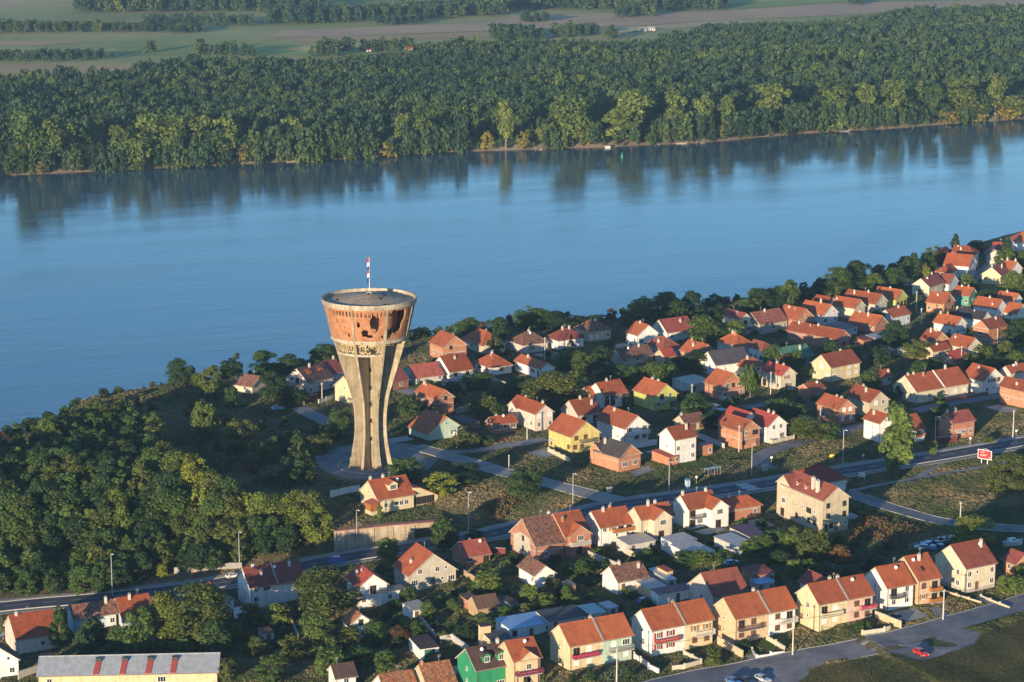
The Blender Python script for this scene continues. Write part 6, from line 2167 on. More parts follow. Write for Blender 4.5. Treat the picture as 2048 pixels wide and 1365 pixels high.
# shattered gallery under the drum: ledge and broken infill between the fins
for k in range(8):
    a0 = FA[k] + 1.0; a1 = FA[k] + 44.0
    if FA[k] == 26: continue
    lr = Ro(35.2) - (.1 if k in (0, 7) else 1.2)
    link('gallery_ledge', ringmesh([(lr, 34.65), (lr, 35.3), (Rc(35) - .2, 35.3), (Rc(35) - .2, 34.65)], a0, a1, 16).mesh('gallery_ledge'), [M_TC2], tower)
    mb = MB(); na, nz = 28, 9; As = np.linspace(a0, a1, na + 1); zs = np.linspace(35.3, 38.5, nz + 1)
    for i in range(na):
        for j in range(nz):
            if rnd.random() < (.30 if j < 6 else .12) or (k == 0 and 14 < i < 22 and j < 5) or (i % 3 == 1 and 1 < j < 6): continue
            q = []
            for ai, zj in ((As[i], zs[j]), (As[i + 1], zs[j]), (As[i + 1], zs[j + 1]), (As[i], zs[j + 1])): d = dirv(ai); r_ = Ro(zj) - 1.15; q.append((d[0] * r_, d[1] * r_, zj))
            mb.poly(q); mb.poly([(p[0] * .96, p[1] * .96, p[2]) for p in q][::-1])
    link('broken_infill', mb.mesh('broken_infill'), [concmat('broken_infill', (.50,.40,.24)) if k == 0 else bpy.data.materials['broken_infill']], tower, kind='stuff')
# flagpole on the roof
fp = thing('flagpole', 'thin white flagpole with limp red, white and blue flags on the tower roof', 'flagpole', (tx + .1, ty, TZ + 51.6))
mb = MB(); mb.tube((0, 0, -.6), (0, 0, 10.2), .09, .05); link('pole', mb.mesh('pole'), [M_FRAME], fp)
FL = [plain('flag_red', (.55,.03,.03), .8), plain('flag_white', (.75,.75,.75), .8), plain('flag_blue', (.03,.06,.30), .8)]
for nm, ztop, hts in (('flag', 10.1, (1.35, 1.15, 1.15)), ('flag', 6.25, (.7, 1.1, 1.7))):
    mb = MB(); z = ztop; n = 9
    for ci, hgt in enumerate(hts):
        for s in range(4):
            za, zb = z - hgt * s / 4, z - hgt * (s + 1) / 4
            for i in range(n):
                q = []
                for u, zq in ((i, zb), (i + 1, zb), (i + 1, za), (i, za)):
                    f = u / n; q.append((-.05 - f * (.62 - .02 * (ztop - zq)), .16 * math.sin(f * 9 + zq * .8), zq - .35 * f))
                mb.poly(q, None, ci)
        z -= hgt
    link(nm, mb.mesh(nm), FL, fp)

# =============================================================== houses
WCACHE = {}
def window_mesh(w, h, mull, fm):
    k = (w, h, mull, fm.name)
    if k in WCACHE: return WCACHE[k]
    mb = MB(); t = .09
    mb.box(-w / 2, -.07, -h / 2, -w / 2 + t, .0, h / 2); mb.box(w / 2 - t, -.07, -h / 2, w / 2, .0, h / 2); mb.box(-w / 2 + t, -.07, h / 2 - t, w / 2 - t, 0, h / 2); mb.box(-w / 2 + t, -.07, -h / 2, w / 2 - t, 0, -h / 2 + t)
    for i in range(mull): x = -w / 2 + w * (i + 1) / (mull + 1); mb.box(x - .04, -.06, -h / 2 + t, x + .04, 0, h / 2 - t)
    mb.box(-w / 2 - .08, -.16, -h / 2 - .06, w / 2 + .08, 0, -h / 2 - .003)
    me = mb.mesh('window'); me.materials.append(fm)
    mb = MB(); mb.poly([(-w / 2 + t, -.022, -h / 2 + t), (w / 2 - t, -.022, -h / 2 + t), (w / 2 - t, -.022, h / 2 - t), (-w / 2 + t, -.022, h / 2 - t)])
    WCACHE[k] = (me, mb.v, mb.f); return WCACHE[k]
PCACHE = {}
def pane_mesh(w, h, mt):
    k = (w, h, mt.name)
    if k not in PCACHE:
        mb = MB(); t = .09; mb.box(-w / 2 + t, -.022, -h / 2 + t, w / 2 - t, -.004, h / 2 - t); me = mb.mesh('pane'); me.materials.append(mt); PCACHE[k] = me
    return PCACHE[k]
def simple_mesh(key, fn, mt):
    k = (key, mt.name)
    if k not in PCACHE:
        mb = MB(); fn(mb); me = mb.mesh(key[0]); me.materials.append(mt); PCACHE[k] = me
    return PCACHE[k]
# kind: width, height, centre above floor, mullions, frame, pane
WK = dict(w=(1.2, 1.35, 1.55, 1, M_FRAME, M_GLASS), W=(1.9, 1.4, 1.55, 2, M_FRAME, M_GLASS), s=(.7, .85, 1.75, 0, M_FRAME, M_GLASS), b=(1.3, 1.4, 1.55, 0, M_FRAME, M_BLIND), k=(1.4, 1.35, 1.55, 1, M_FRAMEB, M_SHUT), r=(1.0, 1.35, 1.55, 1, M_FRAME, M_GLASS), o=(1.0, 1.35, 1.55, 1, M_FRAME, M_GLASS), h=(1.25, 1.45, 1.5, 0, None, M_HOLE), H=(2.2, 1.5, 1.5, 0, None, M_HOLE), D=(1.7, 2.15, 1.2, 1, M_FRAMEB, M_GLASS))
def opening(par, ch, loc, rz):
    if ch in WK:
        w, h, _, mu, fm, pm = WK[ch]
        if fm is None:
            o = link('opening', simple_mesh(('opening', w, h), lambda mb: mb.box(-w / 2, -.03, -h / 2, w / 2, .0, h / 2), pm), (), par, loc, rz)
            link('lintel', simple_mesh(('lintel', w), lambda mb: mb.box(-w / 2 - .2, -.05, 0, w / 2 + .2, 0, .18), M_CONC), (), o, (0, 0, h / 2 + .005)); return
        o = link('window', window_mesh(w, h, mu, fm)[0], (), par, loc, rz); link('pane', pane_mesh(w, h, pm), (), o)
        if ch in 'ro':
            mt = M_REDSH if ch == 'r' else M_WOOD
            for s in (-1, 1): link('shutter', simple_mesh(('shutter', w, h), lambda mb: [mb.box(-.27, -.05, -h / 2, .27, 0, h / 2), mb.box(-.22, -.062, -h / 2 + .06, .22, -.051, -.03), mb.box(-.22, -.062, .03, .22, -.051, h / 2 - .06)], mt), (), o, (s * (w / 2 + .36), -.005, 0))
    elif ch in 'dgG':
        w, h = (1.05, 2.1) if ch == 'd' else (2.6, 2.15); mt = M_DOOR if ch == 'd' else (M_GREEND if ch == 'G' else M_FRAMEB)
        o = link('door' if ch == 'd' else 'garage_door', simple_mesh(('door', w, h), lambda mb: [mb.box(-w / 2, -.05, -h / 2, w / 2, 0, h / 2)] + [mb.box(-w / 2 + .1 + i * (w - .1) / 2, -.068, -h / 2 + .15 + j * (h - .1) / 2, -w / 2 + (i + 1) * (w - .1) / 2, -.051, -h / 2 + (j + 1) * (h - .1) / 2) for i in (0, 1) for j in (0, 1)], mt), (), par, loc, rz)
        link('handle', simple_mesh(('handle',), lambda mb: mb.box(-.06, -.12, -.03, .06, -.069, .03), M_STEEL), (), o, (w * .36, 0, 0))
hrnd = random.Random(12)
FACES = {}
def build_house(rec):
    nick, detail, x, y, z, ang, L, hw, he, hr, wall, roof, o = rec
    H = thing('house', (nick + ' ' + detail).strip(), 'house', (x, y, z), R(ang), 'houses of the riverside town')
    oh = .45; hip = o.get('hip', ''); tp = (hr - he) / hw; hwW = hw - oh
    eA, eB = (hw if 'a' in hip else 0), (hw if 'b' in hip else 0)
    xa, xb = -L / 2, L / 2                                            # ridge ends
    wxa, wxb = (xa - eA + oh) if eA else xa + .4, (xb + eB - oh) if eB else xb - .4
    heW = hr - tp * hwW - .12; zr = lambda yy: hr - tp * abs(yy)
    wm = wallmat(wall); wm2 = wallmat(o['wall2']) if 'wall2' in o else wm; base = -3.0
    def wallpart(x0, x1, mt, ga, gb):
        mb = MB()
        mb.poly([(x0, -hwW, base), (x1, -hwW, base), (x1, -hwW, heW), (x0, -hwW, heW)]); mb.poly([(x1, hwW, base), (x0, hwW, base), (x0, hwW, heW), (x1, hwW, heW)])
        for xx, g, s in ((x0, ga, 1), (x1, gb, -1)):
            p = [(xx, hwW, base), (xx, -hwW, base), (xx, -hwW, heW)] + ([(xx, 0, hr - .12)] if g else []) + [(xx, hwW, heW)]
            mb.poly(p if s > 0 else p[::-1])
        link('wall', mb.mesh('wall'), [mt], H)
    if 'wall2' in o:
        xs = xa + o.get('fw', .5) * L; wallpart(wxa, xs, wm, not eA, False); wallpart(xs, wxb, wm2, False, not eB)
    else: wallpart(wxa, wxb, wm, not eA, not eB)
    # roof
    rm = roofmat(roof); mb = MB(); sl = math.hypot(1, tp); t = .2
    NA, NB = (xa - eA, -hw, he), (xb + eB, -hw, he); FA_, FB_ = (xa - eA, hw, he), (xb + eB, hw, he); RA, RB = (xa, 0, hr), (xb, 0, hr)
    U = lambda p: (p[0], -abs(p[1]) * sl); V = lambda p, xr: (p[1], abs(p[0] - xr) * sl)
    mb.poly([NA, NB, RB, RA], [U(p) for p in (NA, NB, RB, RA)]); mb.poly([FB_, FA_, RA, RB], [U(p) for p in (FB_, FA_, RA, RB)])
    if eA: mb.poly([FA_, NA, RA], [V(p, xa) for p in (FA_, NA, RA)])
    if eB: mb.poly([NB, FB_, RB], [V(p, xb) for p in (NB, FB_, RB)])
    dn = lambda p: (p[0], p[1], p[2] - t)
    loop = [NA, NB] + ([] if eB else [RB]) + [FB_, FA_] + ([] if eA else [RA])
    for p, q in zip(loop, loop[1:] + loop[:1]): mb.poly([dn(p), dn(q), q, p], None, 1)
    mb.poly([dn(RA), dn(RB), dn(NB), dn(NA)], None, 1); mb.poly([dn(RB), dn(RA), dn(FA_), dn(FB_)], None, 1)
    if eA: mb.poly([dn(RA), dn(NA), dn(FA_)], None, 1)
    if eB: mb.poly([dn(RB), dn(FB_), dn(NB)], None, 1)
    ro_ = link('roof', mb.mesh('roof'), [rm, M_VERGE if roof not in ('metal',) else M_GUT], H)
    mb = MB(); rc = [((xa - .02, 0, hr), (xb + .02, 0, hr))]
    if eA: rc += [(RA, NA), (RA, FA_)]
    if eB: rc += [(RB, NB), (RB, FB_)]
    for p, q in rc: mb.tube((p[0], p[1], p[2] + .02), (q[0], q[1], q[2] + .02), .13, .13, 6)
    link('ridge_cap', mb.mesh('ridge_cap'), [rm], ro_)
    for s in (-1, 1):
        mb = MB(); mb.box(xa - eA, s * hw - .07 + s * .07, he - .16, xb + eB, s * hw + .07 + s * .07, he - .04); link('gutter', mb.mesh('gutter'), [M_GUT], H)
    if not eA or not eB:
        for xx in (wxa + .12, wxb - .12): mb = MB(); mb.box(xx - .05, -hwW - .12, base, xx + .05, -hwW - .02, heW); link('down_pipe', mb.mesh('down_pipe'), [M_GUT], H)
    if 'fw' in o:
        xs = xa + o['fw'] * L; mb = MB(); w = .22
        for s in (-1, 1):
            top = [(xs - w, 0, hr + .3), (xs - w, s * hw, he + .25), (xs + w, s * hw, he + .25), (xs + w, 0, hr + .3)]
            mb.slab(top if s < 0 else top[::-1], .45)
        link('fire_wall', mb.mesh('fire_wall'), [M_FRAME if o.get('fwc') else M_CAP], ro_)
    vis = 'B' if math.sin(R(ang)) < 0 else 'A'
    proud = {'N': 0, 'A': 0, 'B': 0}
    def place(face, t, zc, out=0):
        if face == 'N': return (wxa + t * (wxb - wxa), -hwW - out, zc), 0
        if face == 'A': return (wxa - out, hwW - t * 2 * hwW, zc), R(-90)
        return (wxb + out, -hwW + t * 2 * hwW, zc), R(90)
    def rows(face, pat):
        for i, row in enumerate(pat.split('/')):
            n = len(row)
            for j, ch in enumerate(row):
                if ch == '.': continue
                w, h, zc = WK[ch][:3] if ch in WK else ((1.05, 2.1, 1.05) if ch == 'd' else (2.6, 2.15, 1.1))
                zc += .35 + 2.75 * i; t = (j + .5) / n
                if face == 'N':
                    if zc + h / 2 > heW - .1: zc = heW - .15 - h / 2
                    if zc - h / 2 < 0: continue
                else:
                    if eA and face == 'A' or eB and face == 'B':
                        if zc + h / 2 > heW - .1: continue
                    room = (zr(0) - .35 - (zc + h / 2)) / tp - w / 2            # half width free at the window's top
                    if zc + h / 2 > heW and room < .05: zc -= .7; room = (zr(0) - .35 - (zc + h / 2)) / tp - w / 2
                    if zc + h / 2 > heW:
                        if room < .05: continue
                        yo = (t - .5) * 2 * hwW; yo = max(-room, min(room, yo * .75)); t = yo / (2 * hwW) + .5
                loc, rz = place(face, t, zc, .004); opening(H, ch, loc, rz)
    rows('N', o.get('N', 'w.w')); rows(vis, o.get('V', '.'))
    xgs = o.get('xg', [])
    for (t, w, ext) in xgs:
        xc = xa + t * L; wr = w / 2 + .35; hrx = min(hr - .25, heW + .12 + (w / 2) * tp); ze = hrx - wr * tp; yf = -(hwW + ext) - .03; W0 = -(hr - hrx) / tp; W1 = yf - .4; E0 = -(hr - ze) / tp
        mb = MB(); g = hrx - .12
        if w / 2 * tp + heW > g: hg = g - w / 2 * tp
        else: hg = heW
        mb.poly([(xc - w / 2, yf, base), (xc + w / 2, yf, base), (xc + w / 2, yf, hg), (xc, yf, g), (xc - w / 2, yf, hg)])
        for s in (-1, 1):
            q = [(xc + s * w / 2, yf, base), (xc + s * w / 2, -hwW + 1, base), (xc + s * w / 2, -hwW + 1, hg), (xc + s * w / 2, yf, hg)]; mb.poly(q if s > 0 else q[::-1])
        link('wing_wall', mb.mesh('wing_wall'), [wm2 if t > o.get('fw', .5) else wm], H)
        mb = MB()
        for s in (-1, 1):
            q = [(xc, W1, hrx), (xc + s * wr, W1, ze), (xc + s * wr, E0, ze), (xc, W0, hrx)]; q = q if s > 0 else q[::-1]
            mb.slab(q, .16, 0, [(p[1], abs(p[0] - xc) * sl) for p in q], 1)
        wr_ = link('wing_roof', mb.mesh('wing_roof'), [rm, M_VERGE], H)
        mb = MB(); mb.tube((xc, W1, hrx + .02), (xc, W0, hrx + .02), .12, .12, 6); link('ridge_cap', mb.mesh('ridge_cap'), [rm], wr_)
        if ext > 0:
            opening(H, 'W' if w > 5 else 'w', (xc, yf - .004, hg - .15 if hg < 5 else 4.6), 0)
            if hg > 4: opening(H, 'D', (xc - .5, yf - .004, 1.35), 0)
    for (face, fl, t0, t1, c) in o.get('bal', []):
        face = vis if face == 'V' else face; wlen = (wxb - wxa) if face == 'N' else 2 * hwW; ext = max([e[2] for e in xgs] + [0]) if face == 'N' and len(xgs) and xgs[0][2] < 1 else 0
        loc, rz = place(face, (t0 + t1) / 2, .28 + 2.75 * fl, ext); ln = (t1 - t0) * wlen; d = 1.25
        B = link('balcony', simple_mesh(('balcony', round(ln, 2)), lambda mb: mb.box(-ln / 2, -d, -.18, ln / 2, -.002, 0), M_CONC), (), H, loc, rz)
        def rail(mb):
            for (x0, y0, x1, y1) in ((-ln / 2, -d, ln / 2, -d + .05), (-ln / 2, -d + .05, -ln / 2 + .05, 0), (ln / 2 - .05, -d + .05, ln / 2, 0)):
                mb.box(x0, y0, .92, x1, y1, 1.0)
                if c in ('dark', 'brown', 'white', 'grey'):
                    L_ = max(x1 - x0, y1 - y0); n = max(2, int(L_ / .16))
                    for i in range(n):
                        if x1 - x0 > y1 - y0: xx = x0 + (i + .5) * L_ / n; mb.box(xx - .025, y0 + .01, .003, xx + .025, y1 - .01, .92)
                        else: yy = y0 + (i + .5) * L_ / n; mb.box(x0 + .01, yy - .025, .003, x1 - .01, yy + .025, .92)
                else:
                    for zz0 in (.12, .4, .68): mb.box(x0, y0, zz0, x1, y1, zz0 + .22)
        link('railing', simple_mesh(('railing', round(ln, 2), c), rail, MATS['b', c]), (), B)
        if c in ('rose', 'crimson'):
            def flw(mb):
                rr = random.Random(3)
                for i in range(int(ln * 14)): cx_, cz_ = rr.uniform(-ln / 2, ln / 2), rr.uniform(.55, 1.08); s_ = rr.uniform(.06, .13); mb.box(cx_ - s_, -d - .12 - s_ * .5, cz_ - s_, cx_ + s_, -d - .01, cz_ + s_)
            link('flowers', simple_mesh(('flowers', round(ln, 2)), flw, MATS.setdefault(('f',), plain('balcony_flowers', (.50,.04,.10), .8, 0, .6, 9))), (), B)
    ch = o.get('chim', [(.4, 0, .9)])
    for (t, s, h) in ch:
        cx_ = xa + t * L; cy_ = -hw * s; cx_ = max(wxa + .4, min(wxb - .4, cx_)); zb = zr(cy_); w = .42 if h < 2 else .6
        mb = MB(); mb.box(cx_ - w * .75, cy_ - w * .6, zb - w * tp - .4, cx_ + w * .75, cy_ + w * .6, zb + h); c_ = link('chimney', mb.mesh('chimney'), [wallmat('brick2') if hrnd.random() < .15 else M_CHIM], ro_)
        mb = MB(); mb.box(cx_ - w * .9, cy_ - w * .75, zb + h + .003, cx_ + w * .9, cy_ + w * .75, zb + h + .12); mb.box(cx_ - w * .35, cy_ - w * .3, zb + h + .121, cx_ + w * .35, cy_ + w * .3, zb + h + .4); link('chimney_cap', mb.mesh('chimney_cap'), [M_CAP], ro_)
    if hrnd.random() < .42:                                             # television aerial by the ridge
        ax_ = xa + (.25 + .5 * hrnd.random()) * L; mb = MB(); mb.tube((ax_, 0, hr - .2), (ax_, 0, hr + 1.7), .03, .025, 5)
        for q_ in (1.15, 1.35, 1.55): mb.box(ax_ - .45, -.02, hr + q_ - .02, ax_ + .45, .02, hr + q_ + .02)
        link('aerial', mb.mesh('aerial'), [M_STEEL], ro_)
    if hrnd.random() < .25:
        dx_ = xa + (.2 + .6 * hrnd.random()) * L; dy_ = -hw * .25; mb = MB(); z_ = zr(dy_); mb.tube((dx_, dy_, z_ - .1), (dx_, dy_ - .1, z_ + .55), .03, .03, 5); mb.tube((dx_, dy_ - .12, z_ + .6), (dx_ - .1, dy_ - .22, z_ + .66), .42, .38, 14); link('satellite_dish', mb.mesh('satellite_dish'), [M_FRAME], ro_)
    for (t, s) in o.get('roofwin', []):
        cx_, cy_ = xa + t * L, -hw * s; mb = MB()
        q = [(cx_ - .4, cy_ - .5, zr(cy_ - .5) + .12), (cx_ + .4, cy_ - .5, zr(cy_ - .5) + .12), (cx_ + .4, cy_ + .5, zr(cy_ + .5) + .12), (cx_ - .4, cy_ + .5, zr(cy_ + .5) + .12)]
        mb.slab(q, .15); link('roof_window', mb.mesh('roof_window'), [M_GLASS], ro_)
    def dormer(t, s, w, h, mt, ch, curved=False):
        xc, yf = xa + t * L, -hw * s; zb = zr(yf); zt = zb + h; rise = w * .32; yb = lambda zz: -(hr - zz) / tp
        mb = MB(); front = [(xc - w / 2, yf, zb - .3), (xc + w / 2, yf, zb - .3), (xc + w / 2, yf, zt), (xc, yf, zt + rise), (xc - w / 2, yf, zt)]; mb.poly(front)
        for sg in (-1, 1):
            q = [(xc + sg * w / 2, yf, zb - .3), (xc + sg * w / 2, yb(zt), zt - .3), (xc + sg * w / 2, yb(zt), zt), (xc + sg * w / 2, yf, zt)]; mb.poly(q if sg > 0 else q[::-1])
        D = link('dormer', mb.mesh('dormer'), [mt], H); mb = MB(); w2 = w / 2 + .22; n = 6 if curved else 1
        prof = [(w2 * math.cos(math.pi * i / (2 * n)) if curved else w2 * (1 - i / n), zt - .1 + (rise + .15) * (math.sin(math.pi * i / (2 * n)) if curved else i / n)) for i in range(n + 1)]
        for sg in (-1, 1):
            for (x0, z0), (x1, z1) in zip(prof, prof[1:]):
                q = [(xc + sg * x0, yf - .25, z0), (xc + sg * x0, yb(z0), z0), (xc + sg * x1, yb(z1), z1), (xc + sg * x1, yf - .25, z1)]; q = q if sg > 0 else q[::-1]; mb.slab(q, .1)
        link('dormer_roof', mb.mesh('dormer_roof'), [rm], D); opening(D, ch, (xc, yf - .004, zb + h * .5), 0)
    for (t, s) in o.get('dorm', []): dormer(t, s, 1.9, 1.5, wm, 'w', True)
    for (t, s) in o.get('dormh', []): dormer(t, s, 1.0, .9, wallmat('brick'), 's')
    for (t, s) in o.get('dormw', []): dormer(t, s, 2.9, 1.7, wm, 'W')
    for (t, s) in o.get('dormr', []):
        xc, yf = xa + t * L, -hw * s; mb = MB(); z0 = zr(yf) + .75; q = [(xc - 1.1, yf - .4, z0 - .5), (xc + 1.1, yf - .4, z0 - .5), (xc + 1.1, yf + 1.4, z0 + .55), (xc - 1.1, yf + 1.4, z0 + .55)]; mb.slab(q, .12); D = link('dormer_roof', mb.mesh('dormer_roof'), [roofmat('orange3')], H)
        mb = MB(); mb.box(xc - .95, yf - .1, z0 - 1.0, xc + .95, yf + 1.2, z0 - .2); link('dormer_wall', mb.mesh('dormer_wall'), [M_WOOD], D)
    for t in o.get('vents', []):
        xc = xa + t * L; mb = MB(); dz = .16
        q = [(xc - .65, -hw + .1, zr(hw - .1) + dz), (xc + .65, -hw + .1, zr(hw - .1) + dz), (xc + .95, -hw * .34, zr(hw * .34) + dz), (xc - .35, -hw * .34, zr(hw * .34) + dz)]; mb.slab(q, .2); v = link('roof_vent', mb.mesh('roof_vent'), [M_RED], ro_)
        mb = MB(); zq = zr(hw * .28); mb.box(xc - .35, -hw * .36, zq - .3, xc + 1.0, -hw * .2, zq + .75); link('vent_hood', mb.mesh('vent_hood'), [M_DARK], v)
    if wall == 'brick2' or (wall == 'brick' and L > 8):
        mb = MB(); p = .025
        for zz in ([2.7] if heW > 3.2 else []) + [heW - .28]:
            mb.box(wxa - p, -hwW - p, zz, wxb + p, -hwW - .001, zz + .24)
            for xx, s in ((wxa, -1), (wxb, 1)): mb.box(min(xx + s * p, xx + s * .001), -hwW, zz, max(xx + s * p, xx + s * .001), hwW, zz + .24)
        link('concrete_band', mb.mesh('concrete_band'), [M_CONC], H)
    if 'plinth' in o:
        mb = MB(); mb.box(wxa - .04, -hwW - .04, base, wxb + .04, hwW + .04, .85); link('plinth', mb.mesh('plinth'), [plain('plinth_paint', (.13,.05,.05), .8, 0, .2) if wall == 'pinkwhite' else M_CONC], H)
    if 'patch' in o:
        mb = MB(); mb.poly([(wxa - .03, hwW * .75, .2), (wxa - .03, -hwW * .55, .2), (wxa - .03, -hwW * .55, heW + .9), (wxa - .03, hwW * .2, heW + 1.4), (wxa - .03, hwW * .75, heW - .2)]); link('plaster_patch', mb.mesh('plaster_patch'), [wallmat('greycream')], H)
    if 'awn' in o:
        loc, rz = place('N', .25, 2.55); mb = MB(); mb.slab([(-1.2, -1.3, -.3), (1.2, -1.3, -.3), (1.2, 0, 0), (-1.2, 0, 0)], .08); link('awning', mb.mesh('awning'), [M_BLIND], H, loc, rz)
    return H
HOBJ = [build_house(r) for r in HOUSES]

# =============================================================== sheds
def build_shed(r):
    nick, x, y, z, ang, L, D, h, wall, roof, o = r
    S = thing('shed', nick, 'shed', (x, y, z), R(ang), 'sheds and outbuildings'); mb = MB(); dr = min(.5, D * .08)
    mb.box(-L / 2 + .2, -D / 2 + .2, -2.5, L / 2 - .2, D / 2 - .2, h - dr - .18)
    mb.poly([(-L / 2 + .2, -D / 2 + .2, h - dr - .18), (-L / 2 + .2, D / 2 - .2, h - dr - .18), (-L / 2 + .2, D / 2 - .2, h - .2)][::-1]); mb.poly([(L / 2 - .2, -D / 2 + .2, h - dr - .18), (L / 2 - .2, D / 2 - .2, h - dr - .18), (L / 2 - .2, D / 2 - .2, h - .2)])
    mb.poly([(L / 2 - .2, D / 2 - .2, h - dr - .18), (-L / 2 + .2, D / 2 - .2, h - dr - .18), (-L / 2 + .2, D / 2 - .2, h - .2), (L / 2 - .2, D / 2 - .2, h - .2)])
    link('wall', mb.mesh('wall'), [wallmat(wall)], S)
    n = max(1, int(D / 2.4)); rm = roofmat(roof)
    for i in range(n):
        y0, y1 = -D / 2 + D * i / n, -D / 2 + D * (i + 1) / n + (.12 if i < n - 1 else 0); z0, z1 = h - dr * (D / 2 - y0) / D + .012 * i, h - dr * (D / 2 - y1) / D + .012 * i
        q = [(-L / 2, y0, z0), (L / 2, y0, z0), (L / 2, y1, z1), (-L / 2, y1, z1)]; mb = MB(); mb.slab(q, .07, 0, [(p[0], p[1]) for p in q]); link('roof_sheet', mb.mesh('roof_sheet'), [rm], S)
    pat = o.get('N', 'd.w' if L > 4 else 'd')
    for j, chh in enumerate(pat):
        if chh == '.': continue
        hh = WK[chh][1] if chh in WK else 2.1; zc = min((WK[chh][2] if chh in WK else 1.06), h - dr - .4 - hh / 2)
        opening(S, chh, (-L / 2 + .2 + (L - .4) * (j + .5) / len(pat), -D / 2 + .196, zc), 0)
for r in SHEDS: build_shed(r)

# =============================================================== villa extras and retaining wall
V_ = [o for o, r in zip(HOBJ, HOUSES) if r[0] == 'cream villa with wooden porch'][0]; vr = [r for r in HOUSES if r[0] == 'cream villa with wooden porch'][0]
vL, vhw, vhe = vr[6], vr[7], vr[8]
mb = MB(); x0 = vL / 2 - .5; x1 = x0 + 8.2; ym = -vhw + 1.2
prof = [(x0, 5.6), (x0 + 2.2, 5.3), (x0 + 5.4, 3.7), (x1 + .6, 1.9)]
for (xa_, za_), (xb_, zb_) in zip(prof, prof[1:]): mb.slab([(xa_, ym - .4, za_), (xb_, ym - .4, zb_), (xb_, ym + 6, zb_), (xa_, ym + 6, za_)], .2, 0, [(ym, xa_), (ym, xb_), (ym + 6.4, xb_), (ym + 6.4, xa_)])
link('wing_roof', mb.mesh('wing_roof'), [roofmat('redorange')], V_)
mb = MB(); mb.poly([(x0, ym, -2), (x1, ym, -2), (x1, ym, 2.0), (x0 + 5.4, ym, 3.5), (x0 + 2.2, ym, 5.1), (x0, ym, 5.4)]); mb.poly([(x1, ym, -2), (x1, ym + 5.6, -2), (x1, ym + 5.6, 2), (x1, ym, 2)]); link('wing_wall', mb.mesh('wing_wall'), [wallmat('cream')], V_)
for i in range(4): opening(V_, 'D', (x0 + 1.3 + 1.6 * i, ym - .004, 1.45), 0)
mb = MB(); px0 = -vL / 2 - 2.4; mb.slab([(px0, -vhw - .6, 3.0), (-vL / 2 + .3, -vhw - .6, 3.6), (-vL / 2 + .3, -vhw + 3.6, 3.6), (px0, -vhw + 3.6, 3.0)], .18, 0, [(0, 0), (0, 2.7), (4, 2.7), (4, 0)]); pr = link('porch_roof', mb.mesh('porch_roof'), [roofmat('redlight')], V_)
mb = MB(); mb.box(px0 + .3, -vhw - .2, -1.5, -vL / 2 + .35, -vhw + 3.3, .9); link('porch_wall', mb.mesh('porch_wall'), [wallmat('cream')], V_)
mb = MB()
for i in range(7): mb.box(px0 + .3, -vhw - .2 + i * .55, .9, px0 + .42, -vhw - .08 + i * .55, 3.0)
for i in range(5): mb.box(px0 + .3 + i * .5, -vhw - .2, .9, px0 + .42 + i * .5, -vhw - .08, 3.05)
mb.box(px0 + .45, -vhw, .95, -vL / 2 + .38, -vhw + 3.2, 2.9); link('porch_lattice', mb.mesh('porch_lattice'), [M_WOOD], V_)
# retaining wall along the main road
rw = MISC['rwall']; g = MISC['gate']
def offs(P, d):
    best = min(range(len(RD) - 1), key=lambda i: (RD[i][0] - P[0]) ** 2 + (RD[i][1] - P[1]) ** 2); a, b = RD[best], RD[best + 1]; L = math.hypot(b[0] - a[0], b[1] - a[1]); dx, dy = (b[0] - a[0]) / L, (b[1] - a[1]) / L
    s = (P[0] - a[0]) * dx + (P[1] - a[1]) * dy; return (a[0] + dx * s - dy * d, a[1] + dy * s + dx * d)
RW = thing('retaining_wall', 'high pale stone retaining wall with dark gateway below the cream villa', 'retaining wall', (*offs(rw[0], 6.6), tz(*offs(rw[0], 5))))
b0 = RW.location.copy(); Wp = resample([offs(p, 6.6) for p in rw], 4.0); gk = min(range(len(Wp) - 1), key=lambda i: ((Wp[i][0] + Wp[i + 1][0]) / 2 - g[0]) ** 2 + ((Wp[i][1] + Wp[i + 1][1]) / 2 - g[1]) ** 2)
m_rw = concmat('retaining_stone', (.44,.37,.28)); tops = []
